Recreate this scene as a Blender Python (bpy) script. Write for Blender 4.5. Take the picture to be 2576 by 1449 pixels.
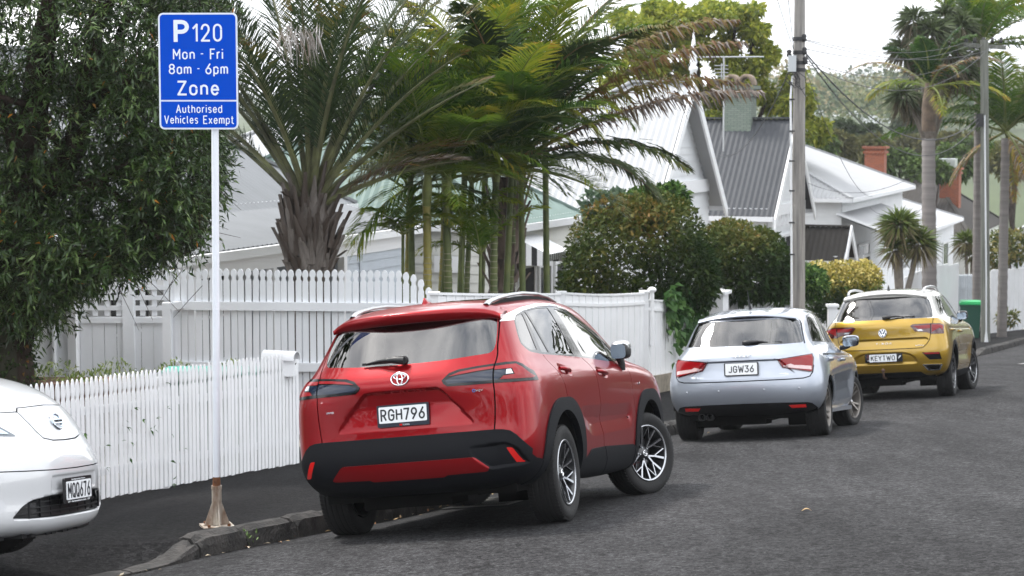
import bpy, bmesh, math, random
import numpy as np
from mathutils import Vector, Matrix, Euler

for _o in list(bpy.data.objects):
 bpy.data.objects.remove(_o, do_unlink=True)
SC = bpy.context.scene
COL = SC.collection
R = math.radians
PI = math.pi

# ------------------------------------------------------------------ camera
# photograph measured on a 2576 x 1449 grid: 70 mm lens, horizon at v = 295
FPX, CU, CV, HOR = 5000.0, 1288.0, 724.5, 295.0
PITCH = math.atan((CV - HOR) / FPX)
cam_d = bpy.data.cameras.new('camera')
cam = bpy.data.objects.new('camera', cam_d)
COL.objects.link(cam)
cam.location = (0, 0, 0)
cam.rotation_euler = (PI / 2 - PITCH, 0, 0)
cam_d.sensor_width = 36.0
cam_d.lens = 36.0 * FPX / 2576.0
cam_d.clip_start = 0.1
cam_d.clip_end = 5000
cam_d.dof.use_dof = True
cam_d.dof.focus_distance = 14.6
cam_d.dof.aperture_fstop = 5.6
SC.camera = cam

# ------------------------------------------------------------------ light
SUN_EL, SUN_AZ = 58.0, -62.0      # degrees; azimuth from +y (view direction) towards +x
wd = bpy.data.worlds.new('World')
SC.world = wd
wd.use_nodes = True
nt = wd.node_tree
for n in list(nt.nodes):
 nt.nodes.remove(n)
out = nt.nodes.new('ShaderNodeOutputWorld')
bg_sky = nt.nodes.new('ShaderNodeBackground')
sky = nt.nodes.new('ShaderNodeTexSky')
sky.sky_type = 'NISHITA'
sky.sun_disc = False
sky.sun_elevation = R(SUN_EL)
sky.sun_rotation = R(SUN_AZ)
sky.air_density = 1.0
sky.dust_density = 3.0
bg_sky.inputs['Strength'].default_value = 0.10
nt.links.new(sky.outputs['Color'], bg_sky.inputs['Color'])
# the cloud deck: a bright veil with soft grey patches, thinner in places
tc = nt.nodes.new('ShaderNodeTexCoord')
mp = nt.nodes.new('ShaderNodeMapping')
mp.inputs['Scale'].default_value = (1.0, 1.0, 2.2)
nz = nt.nodes.new('ShaderNodeTexNoise')
nz.inputs['Scale'].default_value = 3.2
nz.inputs['Detail'].default_value = 6
nz.inputs['Roughness'].default_value = 0.55
cr = nt.nodes.new('ShaderNodeValToRGB')
cr.color_ramp.elements[0].position = 0.36
cr.color_ramp.elements[0].color = (0.33, 0.36, 0.41, 1)
cr.color_ramp.elements[1].position = 0.60
cr.color_ramp.elements[1].color = (1.0, 1.0, 1.0, 1)
bg_cl = nt.nodes.new('ShaderNodeBackground')
bg_cl.inputs['Strength'].default_value = 2.25
mx = nt.nodes.new('ShaderNodeMixShader')
mx.inputs[0].default_value = 0.82
nt.links.new(tc.outputs['Generated'], mp.inputs['Vector'])
nt.links.new(mp.outputs['Vector'], nz.inputs['Vector'])
nt.links.new(nz.outputs['Fac'], cr.inputs['Fac'])
nt.links.new(cr.outputs['Color'], bg_cl.inputs['Color'])
nt.links.new(bg_sky.outputs[0], mx.inputs[1])
nt.links.new(bg_cl.outputs[0], mx.inputs[2])
nt.links.new(mx.outputs[0], out.inputs['Surface'])

sun_d = bpy.data.lights.new('sun', 'SUN')
sun_d.energy = 2.4
sun_d.angle = R(9)
sun_d.color = (1.0, 0.96, 0.90)
sun = bpy.data.objects.new('sun', sun_d)
COL.objects.link(sun)
_sd = Vector((math.sin(R(SUN_AZ)) * math.cos(R(SUN_EL)), math.cos(R(SUN_AZ)) * math.cos(R(SUN_EL)), math.sin(R(SUN_EL))))
sun.rotation_euler = _sd.to_track_quat('Z', 'Y').to_euler()
sun.location = (0, 0, 60)

SC.view_settings.view_transform = 'Standard'
SC.view_settings.look = 'None'
SC.view_settings.exposure = 0.82
SC.view_settings.gamma = 1.0

# ------------------------------------------------------------------ helpers
def pixray(u, v):
 """direction (per metre of depth Y) through a point of the 2576 x 1449 grid"""
 c, s = math.cos(PITCH), math.sin(PITCH)
 x, z = (u - CU) / FPX, -(v - CV) / FPX
 d = Vector((x, c + s * z, -s + c * z))
 return d / d.y

def at(u, v, Y):
 return pixray(u, v) * Y

GA, GB, GC = -1.451, 0.074, -0.107          # the road plane: z = GA + GB x + GC y
BUMPS = [(-1.187, 14.458, 0.0), (0.336, 14.009, 0.056), (-0.411, 16.966, -0.057), (1.112, 16.516, 0.0), (2.029, 22.305, 0.054), (3.437, 21.899, -0.006), (2.729, 24.659, 0.009),
         (4.137, 24.252, -0.051), (4.852, 29.008, 0.053), (6.306, 28.517, -0.003), (5.695, 31.444, 0.019), (7.149, 30.954, -0.038)]                                   # (x, y, dz) gaussian corrections under the tyres
def road_z(x, y):
 z = GA + GB * x + GC * y
 for bx, by, w in BUMPS:
  z += w * math.exp(-((x - bx) ** 2 + (y - by) ** 2) / 5.0)
 return z

def hit(u, v, dz=0.0):
 r = pixray(u, v)
 Y = (GA + dz) / (r.z - GB * r.x - GC)
 return r * Y

_mats = {}
def mat(name, col=(0.5, 0.5, 0.5), rough=0.5, metal=0.0, coat=0.0, spec=0.5, var=0.0, vscale=8.0, bump=0.0, bscale=40.0,
  emit=None, stretch=(1, 1, 1), col2=None, coat_rough=0.03, detail=6.0):
 """principled material; var mixes a second tone in by noise, bump adds fine relief"""
 if name in _mats:
  return _mats[name]
 m = bpy.data.materials.new(name)
 m.use_nodes = True
 t = m.node_tree
 b = t.nodes['Principled BSDF']
 b.inputs['Base Color'].default_value = (*col, 1)
 b.inputs['Roughness'].default_value = rough
 b.inputs['Metallic'].default_value = metal
 b.inputs['Coat Weight'].default_value = coat
 b.inputs['Coat Roughness'].default_value = coat_rough
 b.inputs['Specular IOR Level'].default_value = spec
 if var > 0 or bump > 0:
  g = t.nodes.new('ShaderNodeTexCoord')
  mp = t.nodes.new('ShaderNodeMapping')
  mp.inputs['Scale'].default_value = stretch
  t.links.new(g.outputs['Object'], mp.inputs['Vector'])
 if var > 0:
  n = t.nodes.new('ShaderNodeTexNoise')
  n.inputs['Scale'].default_value = vscale
  n.inputs['Detail'].default_value = detail
  n.inputs['Roughness'].default_value = 0.6
  t.links.new(mp.outputs['Vector'], n.inputs['Vector'])
  rp = t.nodes.new('ShaderNodeValToRGB')
  c2 = col2 if col2 else tuple(max(0, c * (1 - var)) for c in col)
  rp.color_ramp.elements[0].position = 0.32
  rp.color_ramp.elements[0].color = (*c2, 1)
  rp.color_ramp.elements[1].position = 0.68
  rp.color_ramp.elements[1].color = (*col, 1)
  t.links.new(n.outputs['Fac'], rp.inputs['Fac'])
  t.links.new(rp.outputs['Color'], b.inputs['Base Color'])
 if bump > 0:
  n2 = t.nodes.new('ShaderNodeTexNoise')
  n2.inputs['Scale'].default_value = bscale
  n2.inputs['Detail'].default_value = 5
  t.links.new(mp.outputs['Vector'], n2.inputs['Vector'])
  bp = t.nodes.new('ShaderNodeBump')
  bp.inputs['Strength'].default_value = bump
  bp.inputs['Distance'].default_value = 0.02
  t.links.new(n2.outputs['Fac'], bp.inputs['Height'])
  t.links.new(bp.outputs['Normal'], b.inputs['Normal'])
 _mats[name] = m
 return m

def glass_mat(name, tint=(0.35, 0.4, 0.4), clear=0.5, rough=0.0):
 """a car or house pane: sees through by 'clear', mirrors by angle"""
 if name in _mats:
  return _mats[name]
 m = bpy.data.materials.new(name)
 m.use_nodes = True
 t = m.node_tree
 for n in list(t.nodes):
  t.nodes.remove(n)
 o = t.nodes.new('ShaderNodeOutputMaterial')
 tr = t.nodes.new('ShaderNodeBsdfTransparent')
 tr.inputs['Color'].default_value = (*[c * clear for c in tint], 1)
 gl = t.nodes.new('ShaderNodeBsdfGlossy')
 gl.inputs['Roughness'].default_value = rough
 gl.inputs['Color'].default_value = (1, 1, 1, 1)
 fr = t.nodes.new('ShaderNodeFresnel')
 fr.inputs['IOR'].default_value = 2.1
 mx = t.nodes.new('ShaderNodeMixShader')
 t.links.new(fr.outputs[0], mx.inputs[0])
 t.links.new(tr.outputs[0], mx.inputs[1])
 t.links.new(gl.outputs[0], mx.inputs[2])
 t.links.new(mx.outputs[0], o.inputs['Surface'])
 _mats[name] = m
 return m

class MB:
 """collects vertices and faces (with material slots); build() links ONE mesh object"""
 def __init__(s):
  s.v, s.f, s.m, s.sm, s.attr = [], [], [], [], []
 def add(s, vs, fs, mi=0, smooth=False):
  o = len(s.v)
  s.v.extend([tuple(p) for p in vs])
  for f in fs:
   s.f.append(tuple(i + o for i in f))
   s.m.append(mi)
   s.sm.append(smooth)
 def box(s, lo, hi, mi=0, M=None):
  (a, b, c), (d, e, f) = lo, hi
  vs = [Vector(p) for p in ((a, b, c), (d, b, c), (d, e, c), (a, e, c), (a, b, f), (d, b, f), (d, e, f), (a, e, f))]
  if M is not None:
   vs = [M @ p for p in vs]
  s.add(vs, [(3, 2, 1, 0), (4, 5, 6, 7), (0, 1, 5, 4), (1, 2, 6, 5), (2, 3, 7, 6), (3, 0, 4, 7)], mi)
 def beam(s, p, q, w, h, up=(0, 0, 1), mi=0):
  """square bar from p to q: w across, h along up"""
  p, q = Vector(p), Vector(q)
  d = (q - p).normalized()
  side = d.cross(Vector(up)).normalized()
  u = side.cross(d).normalized()
  vs = []
  for c in (p, q):
   for a, b in ((-1, -1), (1, -1), (1, 1), (-1, 1)):
    vs.append(c + side * (a * w / 2) + u * (b * h / 2))
  s.add(vs, [(0, 1, 2, 3), (7, 6, 5, 4), (0, 4, 5, 1), (1, 5, 6, 2), (2, 6, 7, 3), (3, 7, 4, 0)], mi)
 def tube(s, path, rad, n=8, mi=0, caps=True, smooth=True):
  path = [Vector(p) for p in path]
  rad = rad if hasattr(rad, '__len__') else [rad] * len(path)
  vs, fs = [], []
  up = Vector((0.31, 0.17, 0.93)).normalized()
  for i, p in enumerate(path):
   d = (path[min(i + 1, len(path) - 1)] - path[max(i - 1, 0)]).normalized()
   a = d.cross(up)
   if a.length < 1e-3:
    a = d.cross(Vector((1, 0, 0)))
   a.normalize()
   b = a.cross(d).normalized()
   for k in range(n):
    t = 2 * PI * k / n
    vs.append(p + (a * math.cos(t) + b * math.sin(t)) * rad[i])
  for i in range(len(path) - 1):
   for k in range(n):
    k2 = (k + 1) % n
    fs.append((i * n + k, i * n + k2, (i + 1) * n + k2, (i + 1) * n + k))
  s.add(vs, fs, mi, smooth)
  if caps:
   s.add(vs[:n], [tuple(range(n))], mi)
   s.add(vs[-n:], [tuple(reversed(range(n)))], mi)
 def lathe(s, prof, n=32, M=None, mi=0, smooth=True, axis='x'):
  """prof: (r, h) pairs turned about the x (or z) axis"""
  vs, fs = [], []
  for r, h in prof:
   for k in range(n):
    t = 2 * PI * k / n
    p = Vector((h, r * math.cos(t), r * math.sin(t))) if axis == 'x' else Vector((r * math.cos(t), r * math.sin(t), h))
    vs.append(M @ p if M is not None else p)
  for i in range(len(prof) - 1):
   for k in range(n):
    k2 = (k + 1) % n
    fs.append((i * n + k, i * n + k2, (i + 1) * n + k2, (i + 1) * n + k))
  s.add(vs, fs, mi, smooth)
 def prism(s, poly, d, M=None, mi=0):
  """poly: 2D outline in local x,z; extruded along local y from 0 to d"""
  n = len(poly)
  vs = [Vector((x, 0, z)) for x, z in poly] + [Vector((x, d, z)) for x, z in poly]
  if M is not None:
   vs = [M @ p for p in vs]
  s.add(vs, [tuple(range(n)), tuple(reversed(range(n, 2 * n)))] + [(i, i + n, (i + 1) % n + n, (i + 1) % n) for i in range(n)], mi)
 def quad(s, a, b, c, d, mi=0):
  s.add([a, b, c, d], [(0, 1, 2, 3)], mi)
 def build(s, name, mats, parent=None, label=None, **kw):
  me = bpy.data.meshes.new(name)
  me.from_pydata(s.v, [], s.f)
  for m in (mats if isinstance(mats, (list, tuple)) else [mats]):
   me.materials.append(m)
  me.polygons.foreach_set('material_index', s.m)
  me.polygons.foreach_set('use_smooth', s.sm)
  me.update()
  return link(name, me, parent, label, **kw)

def link(name, me, parent=None, label=None, cat=None, group=None, kind=None):
 o = bpy.data.objects.new(name, me)
 COL.objects.link(o)
 if parent is not None:
  o.parent = parent
 tag(o, label, cat, group, kind)
 return o

def tag(o, label=None, cat=None, group=None, kind=None):
 if label: o['label'] = label
 if cat: o['category'] = cat
 if group: o['group'] = group
 if kind: o['kind'] = kind
 return o

def thing(name, label, cat, M=None, group=None):
 o = bpy.data.objects.new(name, None)
 COL.objects.link(o)
 o.empty_display_size = 0.2
 if M is not None:
  o.matrix_world = M
 return tag(o, label, cat, group)

def fast_mesh(name, verts, faces, mats, parent=None, rnd=None, smooth=False, mi=None, **kw):
 """verts (n,3) and faces (m,k) as arrays; rnd is a value per face read by the material"""
 verts = np.asarray(verts, dtype=np.float32)
 faces = np.asarray(faces, dtype=np.int32)
 me = bpy.data.meshes.new(name)
 me.vertices.add(len(verts))
 me.vertices.foreach_set('co', verts.ravel())
 k = faces.shape[1]
 me.loops.add(faces.size)
 me.loops.foreach_set('vertex_index', faces.ravel())
 me.polygons.add(len(faces))
 me.polygons.foreach_set('loop_start', np.arange(0, faces.size, k, dtype=np.int32))
 if mi is not None:
  me.polygons.foreach_set('material_index', np.asarray(mi, dtype=np.int32))
 me.polygons.foreach_set('use_smooth', np.full(len(faces), bool(smooth)))
 for m in (mats if isinstance(mats, (list, tuple)) else [mats]):
  me.materials.append(m)
 me.update(calc_edges=True)
 if rnd is not None:
  a = me.attributes.new('rnd', 'FLOAT', 'FACE')
  a.data.foreach_set('value', np.asarray(rnd, dtype=np.float32))
 me.validate()
 return link(name, me, parent, **kw)

def text_mesh(s, size=1.0, width=None, height=None, depth=0.002, bold=0.0, spacing=1.0):
 """a line of lettering as (verts, faces), centred, in local x,z facing -y"""
 cu = bpy.data.curves.new('lettering', 'FONT')
 cu.body = s
 cu.size = size
 cu.extrude = depth / 2
 cu.offset = bold
 cu.space_character = spacing
 cu.resolution_u = 4
 cu.align_x = 'CENTER'
 ob = bpy.data.objects.new('lettering', cu)
 COL.objects.link(ob)
 dg = bpy.context.evaluated_depsgraph_get()
 me = bpy.data.meshes.new_from_object(ob.evaluated_get(dg))
 vs = np.array([v.co[:] for v in me.vertices])
 fs = [tuple(p.vertices) for p in me.polygons]
 bpy.data.objects.remove(ob, do_unlink=True)
 bpy.data.curves.remove(cu)
 bpy.data.meshes.remove(me)
 mid = (vs.min(0) + vs.max(0)) / 2
 ext = vs.max(0) - vs.min(0)
 vs = vs - mid
 sx = width / ext[0] if width else (height / ext[1] if height else 1)
 sz = height / ext[1] if height else (width / ext[0] if width else 1)
 return [Vector((p[0] * sx, -p[2], p[1] * sz)) for p in vs], fs

def put_text(mb, s, M, mi=0, **kw):
 vs, fs = text_mesh(s, **kw)
 mb.add([M @ v for v in vs], fs, mi)
BUILD={'red','silver','yellow','leaf'}; HAZE=True
# ------------------------------------------------------------------ single-stroke lettering like the sign's and the plates'
def _arc(cx, cy, rx, ry, a0, a1, n=9):
 return [(cx + rx * math.cos(R(a0 + (a1 - a0) * k / n)), cy + ry * math.sin(R(a0 + (a1 - a0) * k / n))) for k in range(n + 1)]
def _bowl(x0, x1, y0, y1, r=None):
 """closed rounded-rectangle stroke"""
 r = r or min(x1 - x0, y1 - y0) / 2
 return _arc(x1 - r, y1 - r, r, r, 0, 90, 5) + _arc(x0 + r, y1 - r, r, r, 90, 180, 5) + _arc(x0 + r, y0 + r, r, r, 180, 270, 5) + _arc(x1 - r, y0 + r, r, r, 270, 360, 5)
def _glyphs():
 g = {}
 def D(ch, w, *st):
  g[ch] = (w, st)
 X = .70                                                # x-height
 D('0', .56, _bowl(0, .56, 0, 1) + [(.56, .7)])
 D('O', .58, _bowl(0, .58, 0, 1) + [(.58, .7)])
 D('Q', .58, _bowl(0, .58, 0, 1) + [(.58, .7)], [(.32, .26), (.62, -.06)])
 D('1', .26, [(0, .78), (.26, 1), (.26, 0)])
 D('2', .54, [(.0, .74)] + _arc(.27, .73, .27, .27, 170, -20, 9) + [(.47, .52), (0, 0), (.56, 0)])
 D('3', .54, [(.02, 1), (.50, 1), (.24, .60)] + _arc(.24, .30, .30, .30, 85, -150, 11))
 D('6', .56, [(.44, 1), (.06, .44)] + _arc(.28, .29, .28, .29, 150, 510, 16))
 D('7', .52, [(0, 1), (.52, 1), (.18, 0)])
 D('8', .56, _bowl(.03, .53, .53, 1, .235) + [(.53, .7)], _bowl(0, .56, 0, .53, .265) + [(.56, .27)])
 D('9', .56, _arc(.28, .71, .28, .29, -30, 330, 16) + [(.52, .56), (.12, 0)])
 D('A', .62, [(0, 0), (.31, 1), (.62, 0)], [(.12, .34), (.50, .34)])
 D('E', .48, [(.48, 1), (0, 1), (0, 0), (.48, 0)], [(0, .52), (.42, .52)])
 D('F', .46, [(.46, 1), (0, 1), (0, 0)], [(0, .52), (.40, .52)])
 D('G', .58, [(.58, .76)] + _arc(.29, .71, .29, .29, 20, 180, 8) + _arc(.29, .29, .29, .29, 180, 360, 8) + [(.58, .48), (.32, .48)])
 D('H', .58, [(0, 0), (0, 1)], [(.58, 0), (.58, 1)], [(0, .52), (.58, .52)])
 D('J', .46, [(.46, 1)] + _arc(.22, .24, .24, .24, 0, -160, 8))
 D('K', .56, [(0, 0), (0, 1)], [(.54, 1), (.02, .42)], [(.18, .58), (.58, 0)])
 D('M', .68, [(0, 0), (0, 1), (.34, .35), (.68, 1), (.68, 0)])
 D('P', .54, [(0, 0), (0, 1), (.28, 1)] + _arc(.28, .73, .27, .27, 90, -90, 8) + [(0, .46)])
 D('R', .56, [(0, 0), (0, 1), (.28, 1)] + _arc(.28, .74, .26, .26, 90, -90, 8) + [(0, .48)], [(.28, .48), (.56, 0)])
 D('T', .58, [(0, 1), (.58, 1)], [(.29, 1), (.29, 0)])
 D('V', .62, [(0, 1), (.31, 0), (.62, 1)])
 D('W', .84, [(0, 1), (.20, 0), (.42, .80), (.64, 0), (.84, 1)])
 D('Y', .60, [(0, 1), (.30, .46), (.60, 1)], [(.30, .46), (.30, 0)])
 D('Z', .54, [(0, 1), (.54, 1), (0, 0), (.56, 0)])
 D('a', .46, _bowl(0, .46, 0, X) + [(.46, .4)], [(.46, X), (.46, 0)])
 D('c', .42, _arc(.24, X / 2, .24, X / 2, 50, 310, 12))
 D('d', .46, _bowl(0, .46, 0, X) + [(.46, .4)], [(.46, 1), (.46, 0)])
 D('e', .48, [(.02, .37), (.48, .37)] + _arc(.24, X / 2, .24, X / 2, 3, 320, 14))
 D('h', .44, [(0, 0), (0, 1)], [(0, .44)] + _arc(.22, X - .22, .22, .22, 170, 0, 7) + [(.44, 0)])
 D('i', .0, [(0, 0), (0, X)], [(0, .90), (0, 1.02)])
 D('l', .10, [(0, 1), (0, .12), (.10, 0)])
 D('m', .72, [(0, 0), (0, X)], [(0, .48)] + _arc(.18, X - .18, .18, .18, 170, 0, 6) + [(.36, 0)], [(.36, .48)] + _arc(.54, X - .18, .18, .18, 170, 0, 6) + [(.72, 0)])
 D('n', .44, [(0, 0), (0, X)], [(0, .46)] + _arc(.22, X - .22, .22, .22, 170, 0, 7) + [(.44, 0)])
 D('o', .48, _bowl(0, .48, 0, X) + [(.48, .4)])
 D('p', .46, _bowl(0, .46, 0, X) + [(.46, .4)], [(0, X), (0, -.28)])
 D('r', .26, [(0, 0), (0, X)], [(0, .46), (.10, .66), (.28, .70)])
 D('s', .40, [(.40, .58)] + _arc(.20, .53, .19, .17, 40, 230, 7) + _arc(.20, .18, .20, .18, 60, -140, 8))
 D('t', .28, [(.10, .92), (.10, .10), (.28, 0)], [(-.04, X), (.28, X)])
 D('u', .44, [(0, X), (0, .22)] + _arc(.22, .22, .22, .22, 180, 360, 7), [(.44, X), (.44, 0)])
 D('x', .44, [(0, X), (.44, 0)], [(.44, X), (0, 0)])
 D('-', .34, [(0, .40), (.34, .40)])
 D(' ', .20)
 return g
GLYPHS = _glyphs()

def stroke_text(mb, s, M, width, height, weight=.13, gap=.22, cap=1.0, mi=0, lo=0.0):
 """lettering s fitted into width x height round M's origin (local x,z); weight is the stroke's share of the cap height.
 cap and lo are the highest and lowest points of the glyphs used"""
 sc = height / (cap - lo + weight)
 total, xs = 0, []
 for ch in s:
  xs.append(total)
  total += GLYPHS[ch][0] + gap + weight
 total -= gap
 kx = width / total
 piece = 0
 for ch, x0 in zip(s, xs):
  for st in GLYPHS[ch][1]:
   full = [Vector(((x0 + weight / 2 + x) * kx - width / 2, 0, (y - lo + weight / 2) * sc - height / 2)) for x, y in st]
   full = [q for i, q in enumerate(full) if i == 0 or (q - full[i - 1]).length > 1e-6]
   w = weight * (kx * .45 + sc * .55)
   closed = (full[0] - full[-1]).length < height * .35 and len(full) > 12
   # break at sharp corners; each piece lies a hair above the last
   runs, cur = [], [full[0]]
   for i in range(1, len(full)):
    cur.append(full[i])
    if 0 < i < len(full) - 1:
     d1, d2 = (full[i] - full[i - 1]).normalized(), (full[i + 1] - full[i]).normalized()
     if d1.dot(d2) < .55:
      runs.append(cur)
      cur = [full[i]]
   runs.append(cur)
   for pts in runs:
    piece += 1
    pts = [q.copy() for q in pts]
    if len(runs) > 1:
     if pts is not runs[0]:
      pts[0] -= (pts[1] - pts[0]).normalized() * w * .42
     pts[-1] += (pts[-1] - pts[-2]).normalized() * w * .42
    n = len(pts)
    cl = closed and len(runs) == 1
    vs = []
    up = Vector((0, -.00012 * (piece % 4), 0))
    for i, q in enumerate(pts):
     a = pts[i - 1] if i > 0 else (pts[-2] if cl else None)
     b = pts[i + 1] if i < n - 1 else (pts[1] if cl else None)
     d1 = (q - a).normalized() if a is not None and (q - a).length > 1e-7 else None
     d2 = (b - q).normalized() if b is not None and (b - q).length > 1e-7 else None
     d1, d2 = d1 or d2, d2 or d1
     n1, n2 = Vector((-d1.z, 0, d1.x)), Vector((-d2.z, 0, d2.x))
     m = n1 + n2
     m = m / max(.7, m.dot(n1)) if m.length > 1e-6 else n1
     vs += [M @ (q + m * (w / 2) + up), M @ (q - m * (w / 2) + up)]
    mb.add(vs, [(2 * i, 2 * i + 1, 2 * i + 3, 2 * i + 2) for i in range(n - 1)], mi)
# ================================================================== GROUND, ROAD, KERB, FOOTPATH
RS = random.Random(7)
NR = np.random.RandomState(11)

def smooth01(t):
 t = max(0.0, min(1.0, t))
 return t * t * (3 - 2 * t)

KERB = [(-16, -10), (-9.2, 2.0), (-5.55, 8.0), (-4.05, 10.5), (-2.98, 12.3), (-2.47, 13.12), (-2.17, 13.8), (-1.80, 14.40), (-1.485, 14.98), (-1.16, 15.55), (-.93, 16.10), (-.72, 16.68), (.2, 19.25),
  (1.92, 24.0), (4.3, 30.4), (7.5, 38.3), (11.5, 48.0), (14.35, 55.3), (20, 70), (26, 86), (33, 104)]
def kerb_curve(step=.25):
 pts = [Vector((x, y, 0)) for x, y in KERB]
 out = []
 for i in range(len(pts) - 1):
  p0, p1, p2, p3 = pts[max(i - 1, 0)], pts[i], pts[i + 1], pts[min(i + 2, len(pts) - 1)]
  n = max(1, int((p2 - p1).length / step))
  for k in range(n):
   t = k / n
   m1, m2 = (p2 - p0) * .5 * min(1, (p2 - p1).length / max(.1, (p1 - p0).length)), (p3 - p1) * .5 * min(1, (p2 - p1).length / max(.1, (p3 - p2).length))
   out.append(p1 * (2 * t ** 3 - 3 * t * t + 1) + m1 * (t ** 3 - 2 * t * t + t) + p2 * (-2 * t ** 3 + 3 * t * t) + m2 * (t ** 3 - t * t))
 out.append(pts[-1])
 return out
KC = kerb_curve()
def kerb_normals():
 ns = []
 for i, p in enumerate(KC):
  d = (KC[min(i + 1, len(KC) - 1)] - KC[max(i - 1, 0)]).normalized()
  ns.append(Vector((-d.y, d.x, 0)))                    # to the left of the street: footpath side
 return ns
KN = kerb_normals()
def kerb_h(y):
 h = .135 * smooth01((y - 13.35) / .5)
 h *= 1 - .8 * smooth01((y - 41.5) / 1.5) * (1 - smooth01((y - 47) / 1.2))   # driveway dip far down the street
 return h
def path_z(x, y, d):
 """height of the footpath d metres behind the kerb line"""
 hk = kerb_h(y)
 return road_z(x, y) + hk + (.20 - hk) * smooth01((d - .25) / 1.3)

def far_z(x, y):
 """the land: the street's slope, a valley beyond it and a hill on the far side"""
 if y <= 95:
  return GA + GB * max(-30, min(30, x)) + GC * max(y, -60)
 near = GA + GB * max(-30, min(30, x)) + GC * 95
 k = smooth01((y - 95) / 40)
 hill = float(np.interp(y, [95, 120, 170, 300, 700, 1400, 2300, 3250], [-10.0, -9.0, -5.0, -2.0, 1.5, 11.5, 28.0, 36.0]))
 return near * (1 - k) + hill * k + 4.0 * math.sin(x * .012 + 1.3) * smooth01((y - 500) / 1500)

M_ASPHALT = None
def asphalt(name, dark, light, speck, patch, sc=1.0):
 m = bpy.data.materials.new(name)
 m.use_nodes = True
 t = m.node_tree
 b = t.nodes['Principled BSDF']
 b.inputs['Roughness'].default_value = .82
 b.inputs['Specular IOR Level'].default_value = .06
 g = t.nodes.new('ShaderNodeTexCoord')
 def noise(scale, detail=3, rough=.6, stretch=None):
  n = t.nodes.new('ShaderNodeTexNoise')
  n.inputs['Scale'].default_value = scale
  n.inputs['Detail'].default_value = detail
  n.inputs['Roughness'].default_value = rough
  if stretch:
   mp = t.nodes.new('ShaderNodeMapping')
   mp.inputs['Rotation'].default_value = (0, 0, R(21))
   mp.inputs['Scale'].default_value = stretch
   t.links.new(g.outputs['Object'], mp.inputs['Vector'])
   t.links.new(mp.outputs['Vector'], n.inputs['Vector'])
  else:
   t.links.new(g.outputs['Object'], n.inputs['Vector'])
  return n
 def ramp(n, p0, c0, p1, c1):
  r = t.nodes.new('ShaderNodeValToRGB')
  r.color_ramp.elements[0].position = p0
  r.color_ramp.elements[0].color = (*c0, 1)
  r.color_ramp.elements[1].position = p1
  r.color_ramp.elements[1].color = (*c1, 1)
  t.links.new(n.outputs['Fac'], r.inputs['Fac'])
  return r
 def mix(kind, f, a, bb):
  x = t.nodes.new('ShaderNodeMix')
  x.data_type = 'RGBA'
  x.blend_type = kind
  x.inputs[0].default_value = f
  t.links.new(a, x.inputs[6])
  t.links.new(bb, x.inputs[7])
  return x.outputs[2]
 base = ramp(noise(62 * sc, 3, .85), .38, dark, .62, light)
 chip = ramp(noise(210 * sc, 1, .5), .70, (1, 1, 1), .76, (speck, speck, speck))
 big = ramp(noise(.55, 5, .62, (1.0, .30, 1)), .34, (1 - patch,) * 3, .66, (1 + patch * .55,) * 3)
 streak = ramp(noise(2.1, 4, .6, (2.2, .25, 1)), .35, (1 - patch * .55,) * 3, .72, (1 + patch * .4,) * 3)
 vo = t.nodes.new('ShaderNodeTexVoronoi')
 vo.inputs['Scale'].default_value = 34 * sc
 t.links.new(g.outputs['Object'], vo.inputs['Vector'])
 sp = t.nodes.new('ShaderNodeSeparateColor')
 t.links.new(vo.outputs['Color'], sp.inputs[0])
 cell = t.nodes.new('ShaderNodeValToRGB')
 cell.color_ramp.elements[0].color = (.45, .45, .45, 1)
 cell.color_ramp.elements[1].color = (1.55, 1.55, 1.57, 1)
 t.links.new(sp.outputs[0], cell.inputs['Fac'])
 c = mix('MULTIPLY', 1, base.outputs[0], chip.outputs[0])
 c = mix('MULTIPLY', 1, c, cell.outputs[0])
 c = mix('MULTIPLY', 1, c, big.outputs[0])
 c = mix('MULTIPLY', 1, c, streak.outputs[0])
 t.links.new(c, b.inputs['Base Color'])
 bp = t.nodes.new('ShaderNodeBump')
 bp.inputs['Strength'].default_value = .55
 bp.inputs['Distance'].default_value = .008
 t.links.new(noise(110 * sc, 3, .7).outputs['Fac'], bp.inputs['Height'])
 t.links.new(bp.outputs['Normal'], b.inputs['Normal'])
 return m

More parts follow.
